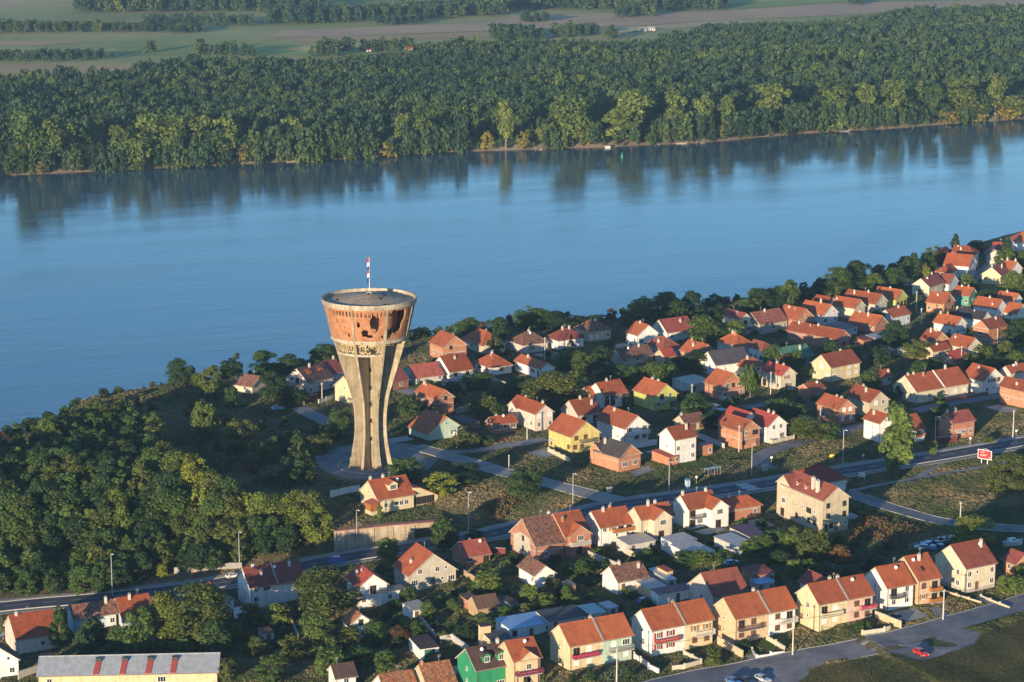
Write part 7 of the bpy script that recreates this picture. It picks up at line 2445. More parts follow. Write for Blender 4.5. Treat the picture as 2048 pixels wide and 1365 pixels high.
for i in range(len(Wp) - 1):
    a, b = Wp[i], Wp[i + 1]; L = math.hypot(b[0] - a[0], b[1] - a[1]); dx, dy = (b[0] - a[0]) / L, (b[1] - a[1]) / L
    za, zb = [tz(*offs(p, 5.0)) - .5 for p in (a, b)]; ta = -1.95 + .7 * i / len(Wp); tb = -1.95 + .7 * (i + 1) / len(Wp); sh = Vector(b0)
    def quadbox(mb, p, q, z0p, z0q, z1p, z1q, n0, n1):
        P4 = [(p[0] - dy * n0, p[1] + dx * n0), (q[0] - dy * n0, q[1] + dx * n0), (q[0] - dy * n1, q[1] + dx * n1), (p[0] - dy * n1, p[1] + dx * n1)]
        lo = [(*P4[0], z0p), (*P4[1], z0q), (*P4[2], z0q), (*P4[3], z0p)]; hi = [(*P4[0], z1p), (*P4[1], z1q), (*P4[2], z1q), (*P4[3], z1p)]
        lo = [tuple(Vector(v) - sh) for v in lo]; hi = [tuple(Vector(v) - sh) for v in hi]
        uu = [(i * 4, 0), (i * 4 + L, 0)]
        for k in range(4): mb.poly([lo[k], lo[(k + 1) % 4], hi[(k + 1) % 4], hi[k]])
        mb.poly(hi); mb.poly(lo[::-1])
    if i == gk:
        mb = MB(); quadbox(mb, a, b, za, zb, za + 3.2, zb + 3.2, .9, 1.1); link('gate', mb.mesh('gate'), [plain('garage_gate', (.07,.075,.08), .6, 0, .3)], RW)
        mb = MB(); quadbox(mb, a, b, za + 3.2, zb + 3.2, ta, tb, 0, 2.1); link('wall_panel', mb.mesh('wall_panel'), [m_rw], RW)
    else:
        mb = MB(); quadbox(mb, a, b, za, zb, ta, tb, 0, 2.1); link('wall_panel', mb.mesh('wall_panel'), [m_rw], RW)
    mb = MB(); quadbox(mb, (a[0] - dx * .25, a[1] - dy * .25), (a[0] + dx * .25, a[1] + dy * .25), za, za, ta - .25, ta - .25, -.3, -.002); link('pilaster', mb.mesh('pilaster'), [m_rw], RW)
    mb = MB(); quadbox(mb, a, b, ta + .003, tb + .003, ta + .2, tb + .2, -.12, 2.2); link('coping', mb.mesh('coping'), [wallmat('brick')], RW)

# =============================================================== garden walls and fences
for nick, kind, h, th_, c, P in WALLS:
    z0 = tz(*P[0]); nm = kind if 'gate' not in nick.split(' of ')[0].split(' in ')[0] else 'yard_gate'; nm = 'garden_wall'
    W_ = thing(nm, nick, 'wall', (P[0][0], P[0][1], z0), 0, 'garden and yard walls')
    for a, b in zip(P, P[1:]):
        Q = resample([tuple(a), tuple(b)], 3.0)
        for p, q in zip(Q, Q[1:]):
            L = math.hypot(q[0] - p[0], q[1] - p[1])
            if L < .05: continue
            dx, dy = (q[0] - p[0]) / L, (q[1] - p[1]) / L; cxy = ((p[0] + q[0]) / 2, (p[1] + q[1]) / 2); zc = tz(*cxy)
            lo = (cxy[0] - P[0][0], cxy[1] - P[0][1]); mb = MB(); mb.obox(lo, dx, dy, L / 2 - .004, th_ / 2, zc - z0 - .8, zc - z0 + h); link('wall_panel', mb.mesh('wall_panel'), [wallmat(c)], W_)
            mb = MB(); mb.obox(lo, dx, dy, L / 2 - .004, th_ / 2 + .06, zc - z0 + h + .002, zc - z0 + h + .08); link('coping', mb.mesh('coping'), [M_CONC if c not in ('white', 'cream2') else wallmat('cream2')], W_)
            if h <= 1.2 and th_ < .3: mb = MB(); mb.obox((p[0] - P[0][0], p[1] - P[0][1]), dx, dy, .2, .2, zc - z0 - .5, zc - z0 + h + .35); link('pillar', mb.mesh('pillar'), [wallmat(c)], W_)
for nick, h, P in FENCES:
    z0 = tz(*P[0]); Fn = thing('fence', nick, 'fence', (P[0][0], P[0][1], z0), 0, 'garden fences'); fmt = M_STEEL if 'wire' in nick or 'post' in nick else (plain('red_fence', (.22,.05,.04), .6) if 'reddish' in nick else M_DARK)
    Q = resample([tuple(p) for p in P], 2.4)
    for i, p in enumerate(Q):
        zc = tz(*p); mb = MB(); mb.box(p[0] - P[0][0] - .06, p[1] - P[0][1] - .06, zc - z0 - .4, p[0] - P[0][0] + .06, p[1] - P[0][1] + .06, zc - z0 + h + .1); link('post', mb.mesh('post'), [fmt], Fn)
        if i + 1 < len(Q):
            q = Q[i + 1]; zq = tz(*q); mb = MB(); L = math.hypot(q[0] - p[0], q[1] - p[1])
            for f in (.25, .9): mb.tube((p[0] - P[0][0], p[1] - P[0][1], zc - z0 + h * f), (q[0] - P[0][0], q[1] - P[0][1], zq - z0 + h * f), .035, .035, 4)
            n = 9
            for k in range(1, n): f = k / n; mb.tube((p[0] + (q[0] - p[0]) * f - P[0][0], p[1] + (q[1] - p[1]) * f - P[0][1], zc + (zq - zc) * f - z0 + .1), (p[0] + (q[0] - p[0]) * f - P[0][0], p[1] + (q[1] - p[1]) * f - P[0][1], zc + (zq - zc) * f - z0 + h), .02, .02, 4)
            link('fence_panel', mb.mesh('fence_panel'), [fmt], Fn)

# =============================================================== garden plots: lawns, dug beds, paved yards
M_LAWN = groundmat('mown_lawn', [(.35, (.055,.095,.025)), (.65, (.095,.135,.040))], .25, 31); M_SOIL = groundmat('dug_soil', [(.35, (.16,.11,.07)), (.65, (.25,.18,.12))], .3, 17); M_YARD = pave('yard_concrete', (.34,.32,.29), .2, .5)
PLOTS = []; prn = random.Random(33)
def boxes_free(x, y, m):
    for r in HOUSES + SHEDS:
        a = R(r[5] if r in HOUSES else r[4]); cx_, cy_ = (r[2], r[3]) if r in HOUSES else (r[1], r[2]); hl, hw_ = (r[6] / 2, r[7]) if r in HOUSES else (r[5] / 2, r[6] / 2)
        u = (x - cx_) * math.cos(a) + (y - cy_) * math.sin(a); v = -(x - cx_) * math.sin(a) + (y - cy_) * math.cos(a)
        if abs(u) < hl + m and abs(v) < hw_ + m: return False
    return True
RLINES = [(RD, 8.0)] + [(ROADS[k], 5.0) for k in ROADS]
for r in HOUSES:
    for side in (-1, 1):
        if prn.random() < .35: continue
        a = R(r[5]); sx, sy = prn.uniform(2.5, 4.6), prn.uniform(2.2, 4.2); ox, oy = prn.uniform(-2, 2), side * (r[7] + sy + prn.uniform(.8, 2.5)); cx_, cy_ = r[2] + math.cos(a) * ox - math.sin(a) * oy, r[3] + math.sin(a) * ox + math.cos(a) * oy
        if any(abs(float(_poly_sd(P, np.array([cx_]), np.array([cy_]))[0][0])) < w + 3 for P, w in RLINES) or not boxes_free(cx_, cy_, 2.2) or any(math.hypot(cx_ - p[0], cy_ - p[1]) < 7 for p in PLOTS): continue
        if cy_ > 640 and float(_poly_sd(BLUFF, np.array([cx_]), np.array([cy_]))[0][0]) > -6: continue
        k = prn.choice(['lawn', 'soil', 'yard', 'lawn', 'soil']); PLOTS.append((cx_, cy_, a, sx, sy, k)); n = 5; mb = MB(); G = {}
        for i in range(n + 1):
            for j in range(n + 1): u, v = -sx + 2 * sx * i / n, -sy + 2 * sy * j / n; x, y = cx_ + math.cos(a) * u - math.sin(a) * v, cy_ + math.sin(a) * u + math.cos(a) * v; G[i, j] = (x, y, tz(x, y) + .09)
        for i in range(n):
            for j in range(n): mb.poly([G[i, j], G[i + 1, j], G[i + 1, j + 1], G[i, j + 1]])
        pl = link({'lawn': 'lawn', 'soil': 'vegetable_bed', 'yard': 'paved_yard'}[k], mb.mesh('plot'), [{'lawn': M_LAWN, 'soil': M_SOIL, 'yard': M_YARD}[k]], kind='structure')
        if k == 'soil':
            mb = MB()
            for q in range(int(sy * 2 / .7)):
                v = -sy + .4 + q * .7
                for p in range(int(sx * 2 / .5)):
                    if prn.random() < .3: continue
                    u = -sx + .3 + p * .5; x, y = cx_ + math.cos(a) * u - math.sin(a) * v, cy_ + math.sin(a) * u + math.cos(a) * v; z = tz(x, y) + .08; h_ = prn.uniform(.15, .5); w_ = prn.uniform(.12, .24)
                    mb.poly([(x - w_, y, z), (x + w_, y, z), (x + w_ * .6, y + .1, z + h_), (x - w_ * .6, y + .1, z + h_)]); mb.poly([(x, y - w_, z), (x, y + w_, z), (x + .1, y + w_ * .6, z + h_), (x + .1, y - w_ * .6, z + h_)])
            link('vegetables', mb.mesh('vegetables'), [MATS.setdefault(('veg',), plain('vegetable_leaves', (.07,.12,.03), .8, 0, .5, 1.5))], pl, kind='stuff')

# =============================================================== poles, lamps, signs
ORD = ['first', 'second', 'third', 'fourth', 'fifth', 'sixth', 'seventh', 'eighth', 'ninth', 'tenth']
M_POLE = plain('concrete_pole', (.52,.49,.44), .8, 0, .15)
def nearest(x, y, minus=()):
    return min(HOUSES, key=lambda r: math.hypot(r[2] - x, r[3] - y))
def rel(x, y, r):
    dx, dy = x - r[2], y - r[3]
    if abs(dx) > abs(dy) * .45: return 'left of' if dx < 0 else 'right of'
    return 'in front of' if dy < 0 else 'behind'
for i, (x, y, h) in enumerate(sorted(LAMPS)):
    h = max(8.5, h); P = thing('street_lamp', f'tall slim street lamp beside the main road, {ORD[i]} from the left', 'street lamp', (x, y, tz(x, y)), 0, 'street lamps along the main road')
    mb = MB(); mb.tube((0, 0, -.5), (0, 0, h), .14, .085); link('pole', mb.mesh('pole'), [M_STEEL], P)
    mb = MB(); mb.tube((0, 0, h - .1), (.5, -.9, h + .12), .05, .045, 6); link('arm', mb.mesh('arm'), [M_STEEL], P)
    mb = MB(); mb.obox((.62, -1.1), .48, -.87, .42, .15, h + .06, h + .22); link('lamp_head', mb.mesh('lamp_head'), [M_FRAME], P)
for i, (x, y, h) in enumerate(SLAMPS):
    if i: continue
    P = thing('plaza_lamp', 'short white lamp on the grass beside the tower road', 'street lamp', (x, y, tz(x, y)))
    mb = MB(); mb.tube((0, 0, -.3), (0, 0, h), .11, .09); link('pole', mb.mesh('pole'), [M_FRAME], P)
    mb = MB(); mb.tube((0, 0, h + .002), (0, 0, h + .28), .18, .24, 10); link('lamp_head', mb.mesh('lamp_head'), [M_FRAME], P)
seen = {}
for i, (x, y, h) in enumerate(UPOLES):
    r = nearest(x, y); lb = f'pale utility pole {rel(x, y, r)} the {r[0]}'
    if lb in seen: lb = lb.replace('pale utility', 'second pale utility')
    seen[lb] = 1; h = max(6.5, h); P = thing('utility_pole', lb, 'utility pole', (x, y, tz(x, y)), R(31), 'utility poles in the streets')
    mb = MB(); mb.tube((0, 0, -.5), (0, 0, h), .19, .12); link('pole', mb.mesh('pole'), [M_POLE], P)
    mb = MB(); mb.box(-.6, -.05, h - .62, .6, .05, h - .5); ca = link('crossarm', mb.mesh('crossarm'), [M_STEEL], P)
    for s in (-.52, -.18, .18, .52): mb = MB(); mb.tube((s, 0, h - .5), (s, 0, h - .3), .05, .03, 6); link('insulator', mb.mesh('insulator'), [M_FRAME], ca)
# cables along the near street
wp = sorted([(x, y, max(6.5, h)) for x, y, h in UPOLES if y < 530])
for k in range(len(wp) - 1):
    (x0, y0, h0), (x1, y1, h1) = wp[k], wp[k + 1]; z0, z1 = tz(x0, y0) + h0 - .3, tz(x1, y1) + h1 - .3; W_ = thing('power_line', f'sagging overhead cables along the near street, {("left", "right")[k]} span', 'power line', (x0, y0, z0), 0, 'overhead cables')
    for o_ in (-.5, .5):
        mb = MB(); P_ = [(o_ * .85 + (x1 - x0) * t / 10, o_ * .5 + (y1 - y0) * t / 10, (z1 - z0) * t / 10 - .9 * (1 - (t / 5 - 1) ** 2)) for t in range(11)]
        for p, q in zip(P_, P_[1:]): mb.tube(p, q, .022, .022, 4, 0, False)
        link('cable', mb.mesh('cable'), [M_DARK], W_)
for i, (x, y, h) in enumerate(SIGNS):
    r = nearest(x, y); P = thing('road_sign', f'round white road sign {rel(x, y, r)} the {r[0]}', 'road sign', (x, y, tz(x, y)), 0, 'road signs')
    mb = MB(); mb.tube((0, 0, -.3), (0, 0, h), .05, .05, 6); link('post', mb.mesh('post'), [M_STEEL], P)
    mb = MB(); mb.tube((0, -.09, h - .3), (0, -.06, h - .3), .36, .36, 16); link('sign_plate', mb.mesh('sign_plate'), [M_FRAME], P)
# billboard
x, y = MISC['bill']; BZ = tz(x, y); hb = 4.6
Bd = thing('billboard', 'red billboard with white lettering and white frame on two legs beside the main road', 'billboard', (x, y, BZ), R(-38)); Bd.scale = (.74, .74, .80)
M_WHITE = plain('white_paint', (.78,.76,.72), .6, 0, .08); M_BRED = plain('billboard_red', (.58,.025,.05), .55, 0, .15)
for s in (-1.3, 1.3): mb = MB(); mb.box(s - .14, -.14, -.4, s + .14, .14, 1.9); link('leg', mb.mesh('leg'), [M_WHITE], Bd)
mb = MB(); mb.box(-2.75, -.1, 1.9, 2.75, .1, 4.9); link('panel', mb.mesh('panel'), [M_BRED], Bd)
mb = MB()
for q in ((-3.0, 1.65, 3.0, 1.9), (-3.0, 4.9, 3.0, 5.1), (-3.0, 1.9, -2.75, 4.9), (2.75, 1.9, 3.0, 4.9)): mb.box(q[0], -.18, q[1], q[2], .16, q[3])
link('frame', mb.mesh('frame'), [M_WHITE], Bd)
mb = MB()
for i in range(12): t0, t1 = math.pi * i / 12, math.pi * (i + 1) / 12; mb.tube((1.3 * math.cos(t0) + .3, 0, 5.1 + .45 * math.sin(t0)), (1.3 * math.cos(t1) + .3, 0, 5.1 + .45 * math.sin(t1)), .07, .07, 5)
link('top_arch', mb.mesh('top_arch'), [M_WHITE], Bd)
mb = MB(); rr = random.Random(8)                                    # two lines of illegible white strokes and a yellow slash, as the print reads from here
for z0, x0, n, hh in ((3.9, -1.7, 5, .62), (2.75, -1.95, 7, .8)):
    for i in range(n):
        xx = x0 + i * .36; mb.box(xx, -.116, z0, xx + .09, -.101, z0 + hh * rr.uniform(.75, 1))
        if i % 2: mb.box(xx + .09, -.116, z0 + hh * .4, xx + .25, -.101, z0 + hh * .52)
        else: mb.box(xx + .09, -.116, z0, xx + .24, -.101, z0 + .1)
mb.box(1.7, -.116, 2.35, 2.35, -.101, 2.6)
link('lettering', mb.mesh('lettering'), [M_WHITE], Bd)
mb = MB(); mb.poly([(.35, -.112, 2.9), (.6, -.112, 2.9), (1.25, -.112, 3.9), (.95, -.112, 3.9)]); link('slash', mb.mesh('slash'), [plain('yellow_print', (.70,.45,.05), .6)], Bd)
x, y = MISC['board']; S = thing('notice_board', 'white notice board on two posts at the side road corner', 'notice board', (x, y, tz(x, y)), R(-30))
for s in (-.8, .8): mb = MB(); mb.box(s - .06, -.06, -.3, s + .06, .06, 1.0); link('post', mb.mesh('post'), [M_STEEL], S)
mb = MB(); mb.box(-1.0, -.05, 1.0, 1.0, .05, 2.3); link('panel', mb.mesh('panel'), [M_WHITE], S)
mb = MB(); [mb.box(-.75, -.062, 1.3 + .3 * i, .6 - .2 * i, -.051, 1.42 + .3 * i) for i in range(3)]; link('lettering', mb.mesh('lettering'), [M_STEEL], S)
x, y = MISC['ysign']; S = thing('direction_sign', 'yellow direction sign on two posts at the branch street corner', 'road sign', (x, y, tz(x, y)), R(-20))
for s in (-.4, .4): mb = MB(); mb.box(s - .05, -.05, -.3, s + .05, .05, .9); link('post', mb.mesh('post'), [M_STEEL], S)
mb = MB(); mb.box(-.65, -.04, .9, .65, .04, 2.1); link('panel', mb.mesh('panel'), [plain('sign_yellow', (.72,.42,.03), .6)], S)
for k_, nick in (('box1', 'beige electricity cabinet on the verge by the tower road junction'), ('box2', 'brownish electricity cabinet near the bus shelter')):
    x, y = MISC[k_]; S = thing('electricity_cabinet', nick, 'cabinet', (x, y, tz(x, y)), R(31)); mb = MB(); mb.box(-.7, -.4, -.3, .7, .4, 1.5); link('body', mb.mesh('body'), [wallmat('beige')], S); mb = MB(); mb.slab([(-.8, -.5, 1.62), (.8, -.5, 1.62), (.8, .5, 1.62), (-.8, .5, 1.62)], .1); link('lid', mb.mesh('lid'), [M_CONC], S)
    mb = MB(); mb.box(-.6, -.42, .1, -.02, -.402, 1.4); mb.box(.02, -.42, .1, .6, -.402, 1.4); link('door', mb.mesh('door'), [M_CONC], S)
(x0, y0), (x1, y1) = MISC['shelter']; S = thing('bus_shelter', 'open bus shelter with pale roof beside the main road', 'bus shelter', ((x0 + x1) / 2, (y0 + y1) / 2, tz(x0, y0)), math.atan2(y1 - y0, x1 - x0)); hl = math.hypot(x1 - x0, y1 - y0) / 2
mb = MB(); mb.slab([(-hl, -.9, 2.6), (hl, -.9, 2.6), (hl, .9, 2.45), (-hl, .9, 2.45)], .12); link('roof', mb.mesh('roof'), [roofmat('greysheet')], S)
for a_ in (-hl + .2, 0, hl - .2):
    for b_ in (-.75, .75): mb = MB(); mb.box(a_ - .05, b_ - .05, -.3, a_ + .05, b_ + .05, 2.4); link('post', mb.mesh('post'), [M_STEEL], S)
mb = MB(); mb.box(-hl + .2, .3, .4, hl - .2, .7, .5); link('bench', mb.mesh('bench'), [M_WOOD], S)
x, y = MISC['kiosk']; S = thing('phone_booth', 'blue and white phone booth on the pavement of the main road', 'phone booth', (x, y, tz(x, y)), R(31)); MB_BLUE = plain('booth_blue', (.08,.22,.45), .5)
mb = MB(); mb.box(-.5, -.5, -.2, .5, .5, .5); mb.box(-.52, -.52, 2.2, .52, .52, 2.6); link('body', mb.mesh('body'), [MB_BLUE], S)
for a_ in (-.46, .46):
    for b_ in (-.46, .46): mb = MB(); mb.box(a_ - .04, b_ - .04, .5, a_ + .04, b_ + .04, 2.2); link('post', mb.mesh('post'), [M_WHITE], S)
mb = MB(); mb.box(-.42, -.42, .5, .42, .42, 2.2); link('glazing', mb.mesh('glazing'), [plain('booth_glass', (.30,.45,.60), .15)], S)

# =============================================================== cars
CARC = dict(red=(.55,.02,.015), silver=(.45,.47,.50), black=(.02,.02,.025), blue=(.06,.16,.38), navy=(.03,.06,.14), lightblue=(.22,.42,.58), white=(.70,.71,.72))
CM = {}
def car_meshes(c, van=False):
    if (c, van) in CM: return CM[c, van]
    m = plain('car_paint_' + c, CARC[c], .25); b = m.node_tree.nodes['Principled BSDF']; b.inputs['Coat Weight'].default_value = .6
    sx = [(-2.0, .42), (-2.02, .72), (-1.9, .88), (-1.0, .95), (1.0, .95), (1.85, .86), (2.0, .68), (2.0, .42)] if not van else [(-2.3, .42), (-2.3, 1.0), (-2.25, 1.05), (1.3, 1.05), (1.6, 1.0), (2.2, .85), (2.3, .6), (2.3, .42)]
    sx = [(x, z - .12) for x, z in sx]; mb = MB(); w = .82
    L_ = [(x, -w - (.03 if .4 < z < .8 else 0), z) for x, z in sx]; R_ = [(x, w + (.03 if .4 < z < .8 else 0), z) for x, z in sx]; n = len(sx)
    mb.poly(L_[::-1]); mb.poly(R_)
    for i in range(n): mb.poly([L_[i], L_[(i + 1) % n], R_[(i + 1) % n], R_[i]])
    cab = [(-1.75, .81, 0), (-1.45, 1.32, .12), (.05, 1.36, .12), (.95, .83, 0)] if not van else [(-2.25, .93, 0), (-2.2, 1.85, .1), (.9, 1.87, .1), (1.55, .9, 0)]
    mb.poly([(x, -w + .02 + i, z) for x, z, i in cab][::-1]); mb.poly([(x, w - .02 - i, z) for x, z, i in cab])
    for (a, b_) in zip(cab, cab[1:]): mb.poly([(a[0], -w + .02 + a[2], a[1]), (b_[0], -w + .02 + b_[2], b_[1]), (b_[0], w - .02 - b_[2], b_[1]), (a[0], w - .02 - a[2], a[1])][::-1])
    body = mb.mesh('body'); body.materials.append(m); gl = []
    for (p, q) in ((0, 1), (2, 3)):
        a, b_ = cab[p], cab[q]; mb = MB(); nx_, nz_ = (-.03, .02) if p == 0 else (.03, .03); f = lambda k, s: (a[0] + (b_[0] - a[0]) * k + nx_, s * (w - .12 - a[2] - (b_[2] - a[2]) * k), a[1] + (b_[1] - a[1]) * k + nz_)
        mb.slab([f(.12, -1), f(.12, 1), f(.9, 1), f(.9, -1)], .015); me = mb.mesh('windscreen'); me.materials.append(M_GLASS); gl.append(('windscreen', me))
    if not van:
        for s in (-1, 1):
            mb = MB()
            for (xa_, xb_, xc_, xd_) in ((-1.45, -.35, -.4, -1.3), (-.27, .65, .1, -.3)):
                q = [(xa_, s * (w - .005), .88), (xb_, s * (w - .005), .88), (xc_, s * (w - .095), 1.27), (xd_, s * (w - .095), 1.27)]; mb.poly(q if s < 0 else q[::-1])
            me = mb.mesh('side_window'); me.materials.append(M_GLASS); gl.append(('side_window', me))
    ex = []
    for s in (-1, 1):
        xf = 2.0 if not van else 2.3; mb = MB(); mb.box(xf - .05, s * .62 - .14, .46, xf + .02, s * .62 + .14, .6); me = mb.mesh('headlight'); me.materials.append(M_WHITE); ex.append(('headlight', me))
    mb = MB(); mb.tube((0, -.1, 0), (0, .1, 0), .31, .31, 14); wh = mb.mesh('wheel'); wh.materials.append(plain('tyre', (.02,.02,.02), .9)); mb = MB(); mb.tube((0, -.115, 0), (0, .115, 0), .18, .18, 10); rim = mb.mesh('rim'); rim.materials.append(M_STEEL)
    CM[c, van] = (body, gl + ex, wh, rim); return CM[c, van]
def car(label, x, y, hd, c, group='parked cars'):
    van = ' van' in label; body, gl, wh, rim = car_meshes(c, van); C = thing('car' if not van else 'van', label, 'van' if van else 'car', (x, y, tz(x, y) + .1), R(hd), group)
    link('body', body, (), C)
    for nm, me in gl: link(nm, me, (), C)
    for sx in (-1.25, 1.3):
        for sy in (-.76, .76): w_ = link('wheel', wh, (), C, (sx, sy, .31)); link('rim', rim, (), w_)
for lb, x, y, hd, c in CARL: car(lb, x, y, hd, c)
sr = random.Random(2)
for i, (x, y) in enumerate(sorted(SCR)): car(f'scrapped car in the yard behind the cream detached house, {ORD[i]} from the left', x, y, sr.uniform(0, 180), sr.choice(['silver', 'lightblue', 'blue', 'navy', 'black']), 'scrapped cars in the yard')
x, y = MISC['boat']; S = thing('boat', 'white and pale blue boat hull standing on land at the right edge', 'boat', (x, y, tz(x, y) + .5), R(20))
mb = MB(); st = [(-2.6, .9, .9), (-1, 1.1, .85), (1, 1.0, .9), (2.3, .5, 1.1), (2.9, .02, 1.25)]
for (xa_, wa, ha), (xb_, wb, hb_) in zip(st, st[1:]):
    for s in (-1, 1):
        q = [(xa_, s * wa * .35, -.4), (xb_, s * wb * .35, -.4 + .1), (xb_, s * wb, hb_), (xa_, s * wa, ha)]; mb.poly(q if s < 0 else q[::-1])
    mb.poly([(xa_, -wa, ha), (xb_, -wb, hb_), (xb_, wb, hb_), (xa_, wa, ha)])
mb.poly([(-2.6, -.9, .9), (-2.6, .9, .9), (-2.6, .31, -.4), (-2.6, -.31, -.4)]); link('hull', mb.mesh('hull'), [wallmat('bluewhite')], S)
mb = MB(); mb.box(-1.4, -.6, .9, .6, .6, 1.7); link('cabin', mb.mesh('cabin'), [M_WHITE], S); mb = MB(); mb.box(-.5, -.62, 1.2, .4, -.601, 1.55); link('cabin_window', mb.mesh('cabin_window'), [M_GLASS], S)

# =============================================================== trees
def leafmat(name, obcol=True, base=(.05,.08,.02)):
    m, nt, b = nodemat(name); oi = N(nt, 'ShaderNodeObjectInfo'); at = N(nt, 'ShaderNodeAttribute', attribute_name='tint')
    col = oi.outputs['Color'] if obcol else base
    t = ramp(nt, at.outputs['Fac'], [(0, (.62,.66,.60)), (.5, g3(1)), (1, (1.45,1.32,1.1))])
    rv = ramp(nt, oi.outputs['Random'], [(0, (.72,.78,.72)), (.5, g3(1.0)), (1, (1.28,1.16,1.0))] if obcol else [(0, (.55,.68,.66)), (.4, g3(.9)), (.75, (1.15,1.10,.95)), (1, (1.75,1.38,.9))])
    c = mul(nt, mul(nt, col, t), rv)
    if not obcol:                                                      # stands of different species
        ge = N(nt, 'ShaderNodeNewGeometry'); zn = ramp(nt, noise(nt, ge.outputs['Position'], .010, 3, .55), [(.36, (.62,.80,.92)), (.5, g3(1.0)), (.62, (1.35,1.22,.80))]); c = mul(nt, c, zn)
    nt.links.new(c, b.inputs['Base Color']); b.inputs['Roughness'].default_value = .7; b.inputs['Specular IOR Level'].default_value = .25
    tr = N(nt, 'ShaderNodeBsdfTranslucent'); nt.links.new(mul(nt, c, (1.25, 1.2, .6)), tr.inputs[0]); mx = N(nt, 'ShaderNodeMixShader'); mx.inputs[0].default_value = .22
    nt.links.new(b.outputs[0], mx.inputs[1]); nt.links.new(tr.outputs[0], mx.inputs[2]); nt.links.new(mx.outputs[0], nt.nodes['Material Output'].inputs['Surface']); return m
M_LEAF = leafmat('leaves'); M_LEAFF = leafmat('forest_leaves', False, (.055,.100,.046)); M_BARK = plain('bark', (.13,.10,.07), .9, 0, .3, 3); M_BARKP = plain('pale_bark', (.20,.17,.12), .9, 0, .3, 3)
def crown_mesh(seed, kind, nq, size):
    """10 m high, 7 m wide crown of leaf clumps gathered on lobes; face attribute 'tint' varies clump by clump"""
    rg = np.random.RandomState(seed); lobes = []
    if kind == 'b':
        for _ in range(34):
            a = rg.uniform(0, 2 * math.pi); zf = rg.uniform(0, 1); rmax = 2.6 * math.sin(math.pi * min(.96, .20 + zf * .74)) ** .6; r_ = rmax * math.sqrt(rg.uniform(.12, 1)); s = rg.uniform(.8, 1.5) * (1.12 - .32 * zf)
            lobes.append((r_ * math.cos(a), r_ * math.sin(a), 1.0 + zf * 7.6, s, s * rg.uniform(.95, 1.25)))
    elif kind == 'c':
        for _ in range(30):
            a = rg.uniform(0, 2 * math.pi); zf = rg.uniform(0, 1); r_ = 2.9 * (1 - zf) ** .8 * rg.uniform(.4, 1); lobes.append((r_ * math.cos(a), r_ * math.sin(a), .8 + zf * 8.5, 1.0 - .55 * zf, .95 - .3 * zf))
    elif kind == 'p':
        for _ in range(64):
            a = rg.uniform(0, 2 * math.pi); zf = rg.uniform(0, 1); env = (1.25 + .5 * math.sin(math.pi * zf / .45)) if zf < .45 else 1.25 * (1 - (zf - .45) ** 2 * 1.6); r_ = env * rg.uniform(.1, 1); s = rg.uniform(.4, .75); lobes.append((r_ * math.cos(a), r_ * math.sin(a), 1.1 + zf * 8.2, s * .9, s * 1.5))
    elif kind == 'v':                                                   # riverside poplar: bare leg, spreading top
        for _ in range(30):
            a = rg.uniform(0, 2 * math.pi); zf = rg.uniform(0, 1); r_ = (1.5 + 1.2 * zf ** .8) * (1 if zf < .75 else 1.75 - zf) * math.sqrt(rg.uniform(.05, 1)); s = rg.uniform(.8, 1.35); lobes.append((r_ * math.cos(a), r_ * math.sin(a), 2.2 + zf * 6.8, s, s * 1.2))
    else:                                                               # weeping willow
        for _ in range(34):
            a = rg.uniform(0, 2 * math.pi); r_ = 2.6 * math.sqrt(rg.uniform(0, 1)); zt = 9.2 - .35 * r_ ** 2; lobes.append((r_ * math.cos(a), r_ * math.sin(a), zt - rg.uniform(.5, 3.5), .7, 1.9))
    wsum = sum(l[3] * l[4] for l in lobes); V = []; T = []
    for li, (lx, ly, lz, s, sv) in enumerate(lobes):
        k = max(6, int(nq * s * sv / wsum)); lt = rg.uniform(-.22, .22)
        d = rg.normal(size=(k, 3)); d /= np.linalg.norm(d, axis=1)[:, None]; d[:, 2] = np.where(d[:, 2] < -.35, -d[:, 2], d[:, 2])
        rad = rg.uniform(.62, 1.05, k) + .35 * rg.uniform(0, 1, k) ** 5; c = np.array([lx, ly, lz]) + d * rad[:, None] * np.array([s, s, sv])
        nrm = d + rg.normal(scale=.55, size=(k, 3)); nrm[:, 2] += .25; nrm /= np.linalg.norm(nrm, axis=1)[:, None]
        up = rg.normal(size=(k, 3)); u = np.cross(nrm, up); u /= np.linalg.norm(u, axis=1)[:, None]; v = np.cross(nrm, u)
        sz = size * rg.uniform(.55, 1.35, k)[:, None]; asp = rg.uniform(.5, 1, k)[:, None]
        if kind == 'w': u = np.tile([0, 0, 1.0], (k, 1)) + rg.normal(scale=.15, size=(k, 3)); sz *= 1.5; asp *= .35
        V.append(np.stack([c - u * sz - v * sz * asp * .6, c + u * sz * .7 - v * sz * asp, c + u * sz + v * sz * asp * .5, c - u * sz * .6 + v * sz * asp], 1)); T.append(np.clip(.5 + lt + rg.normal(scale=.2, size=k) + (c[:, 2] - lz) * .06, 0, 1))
    V = np.concatenate(V); T = np.concatenate(T); k = len(V); V = V.reshape(-1, 3); V[:, 2] = np.maximum(V[:, 2], .05)
    V[:, 2] *= 10 / V[:, 2].max(); rx = np.percentile(np.abs(V[:, :2]), 98); V[:, :2] *= 3.5 / rx
    me = bpy.data.meshes.new('crown_' + kind); me.vertices.add(k * 4); me.vertices.foreach_set('co', V.astype('f').ravel()); me.loops.add(k * 4); me.loops.foreach_set('vertex_index', np.arange(k * 4, dtype='i')); me.polygons.add(k); me.polygons.foreach_set('loop_start', np.arange(0, k * 4, 4, dtype='i')); me.update(calc_edges=True)
    at = me.attributes.new('tint', 'FLOAT', 'FACE'); at.data.foreach_set('value', T.astype('f')); return me
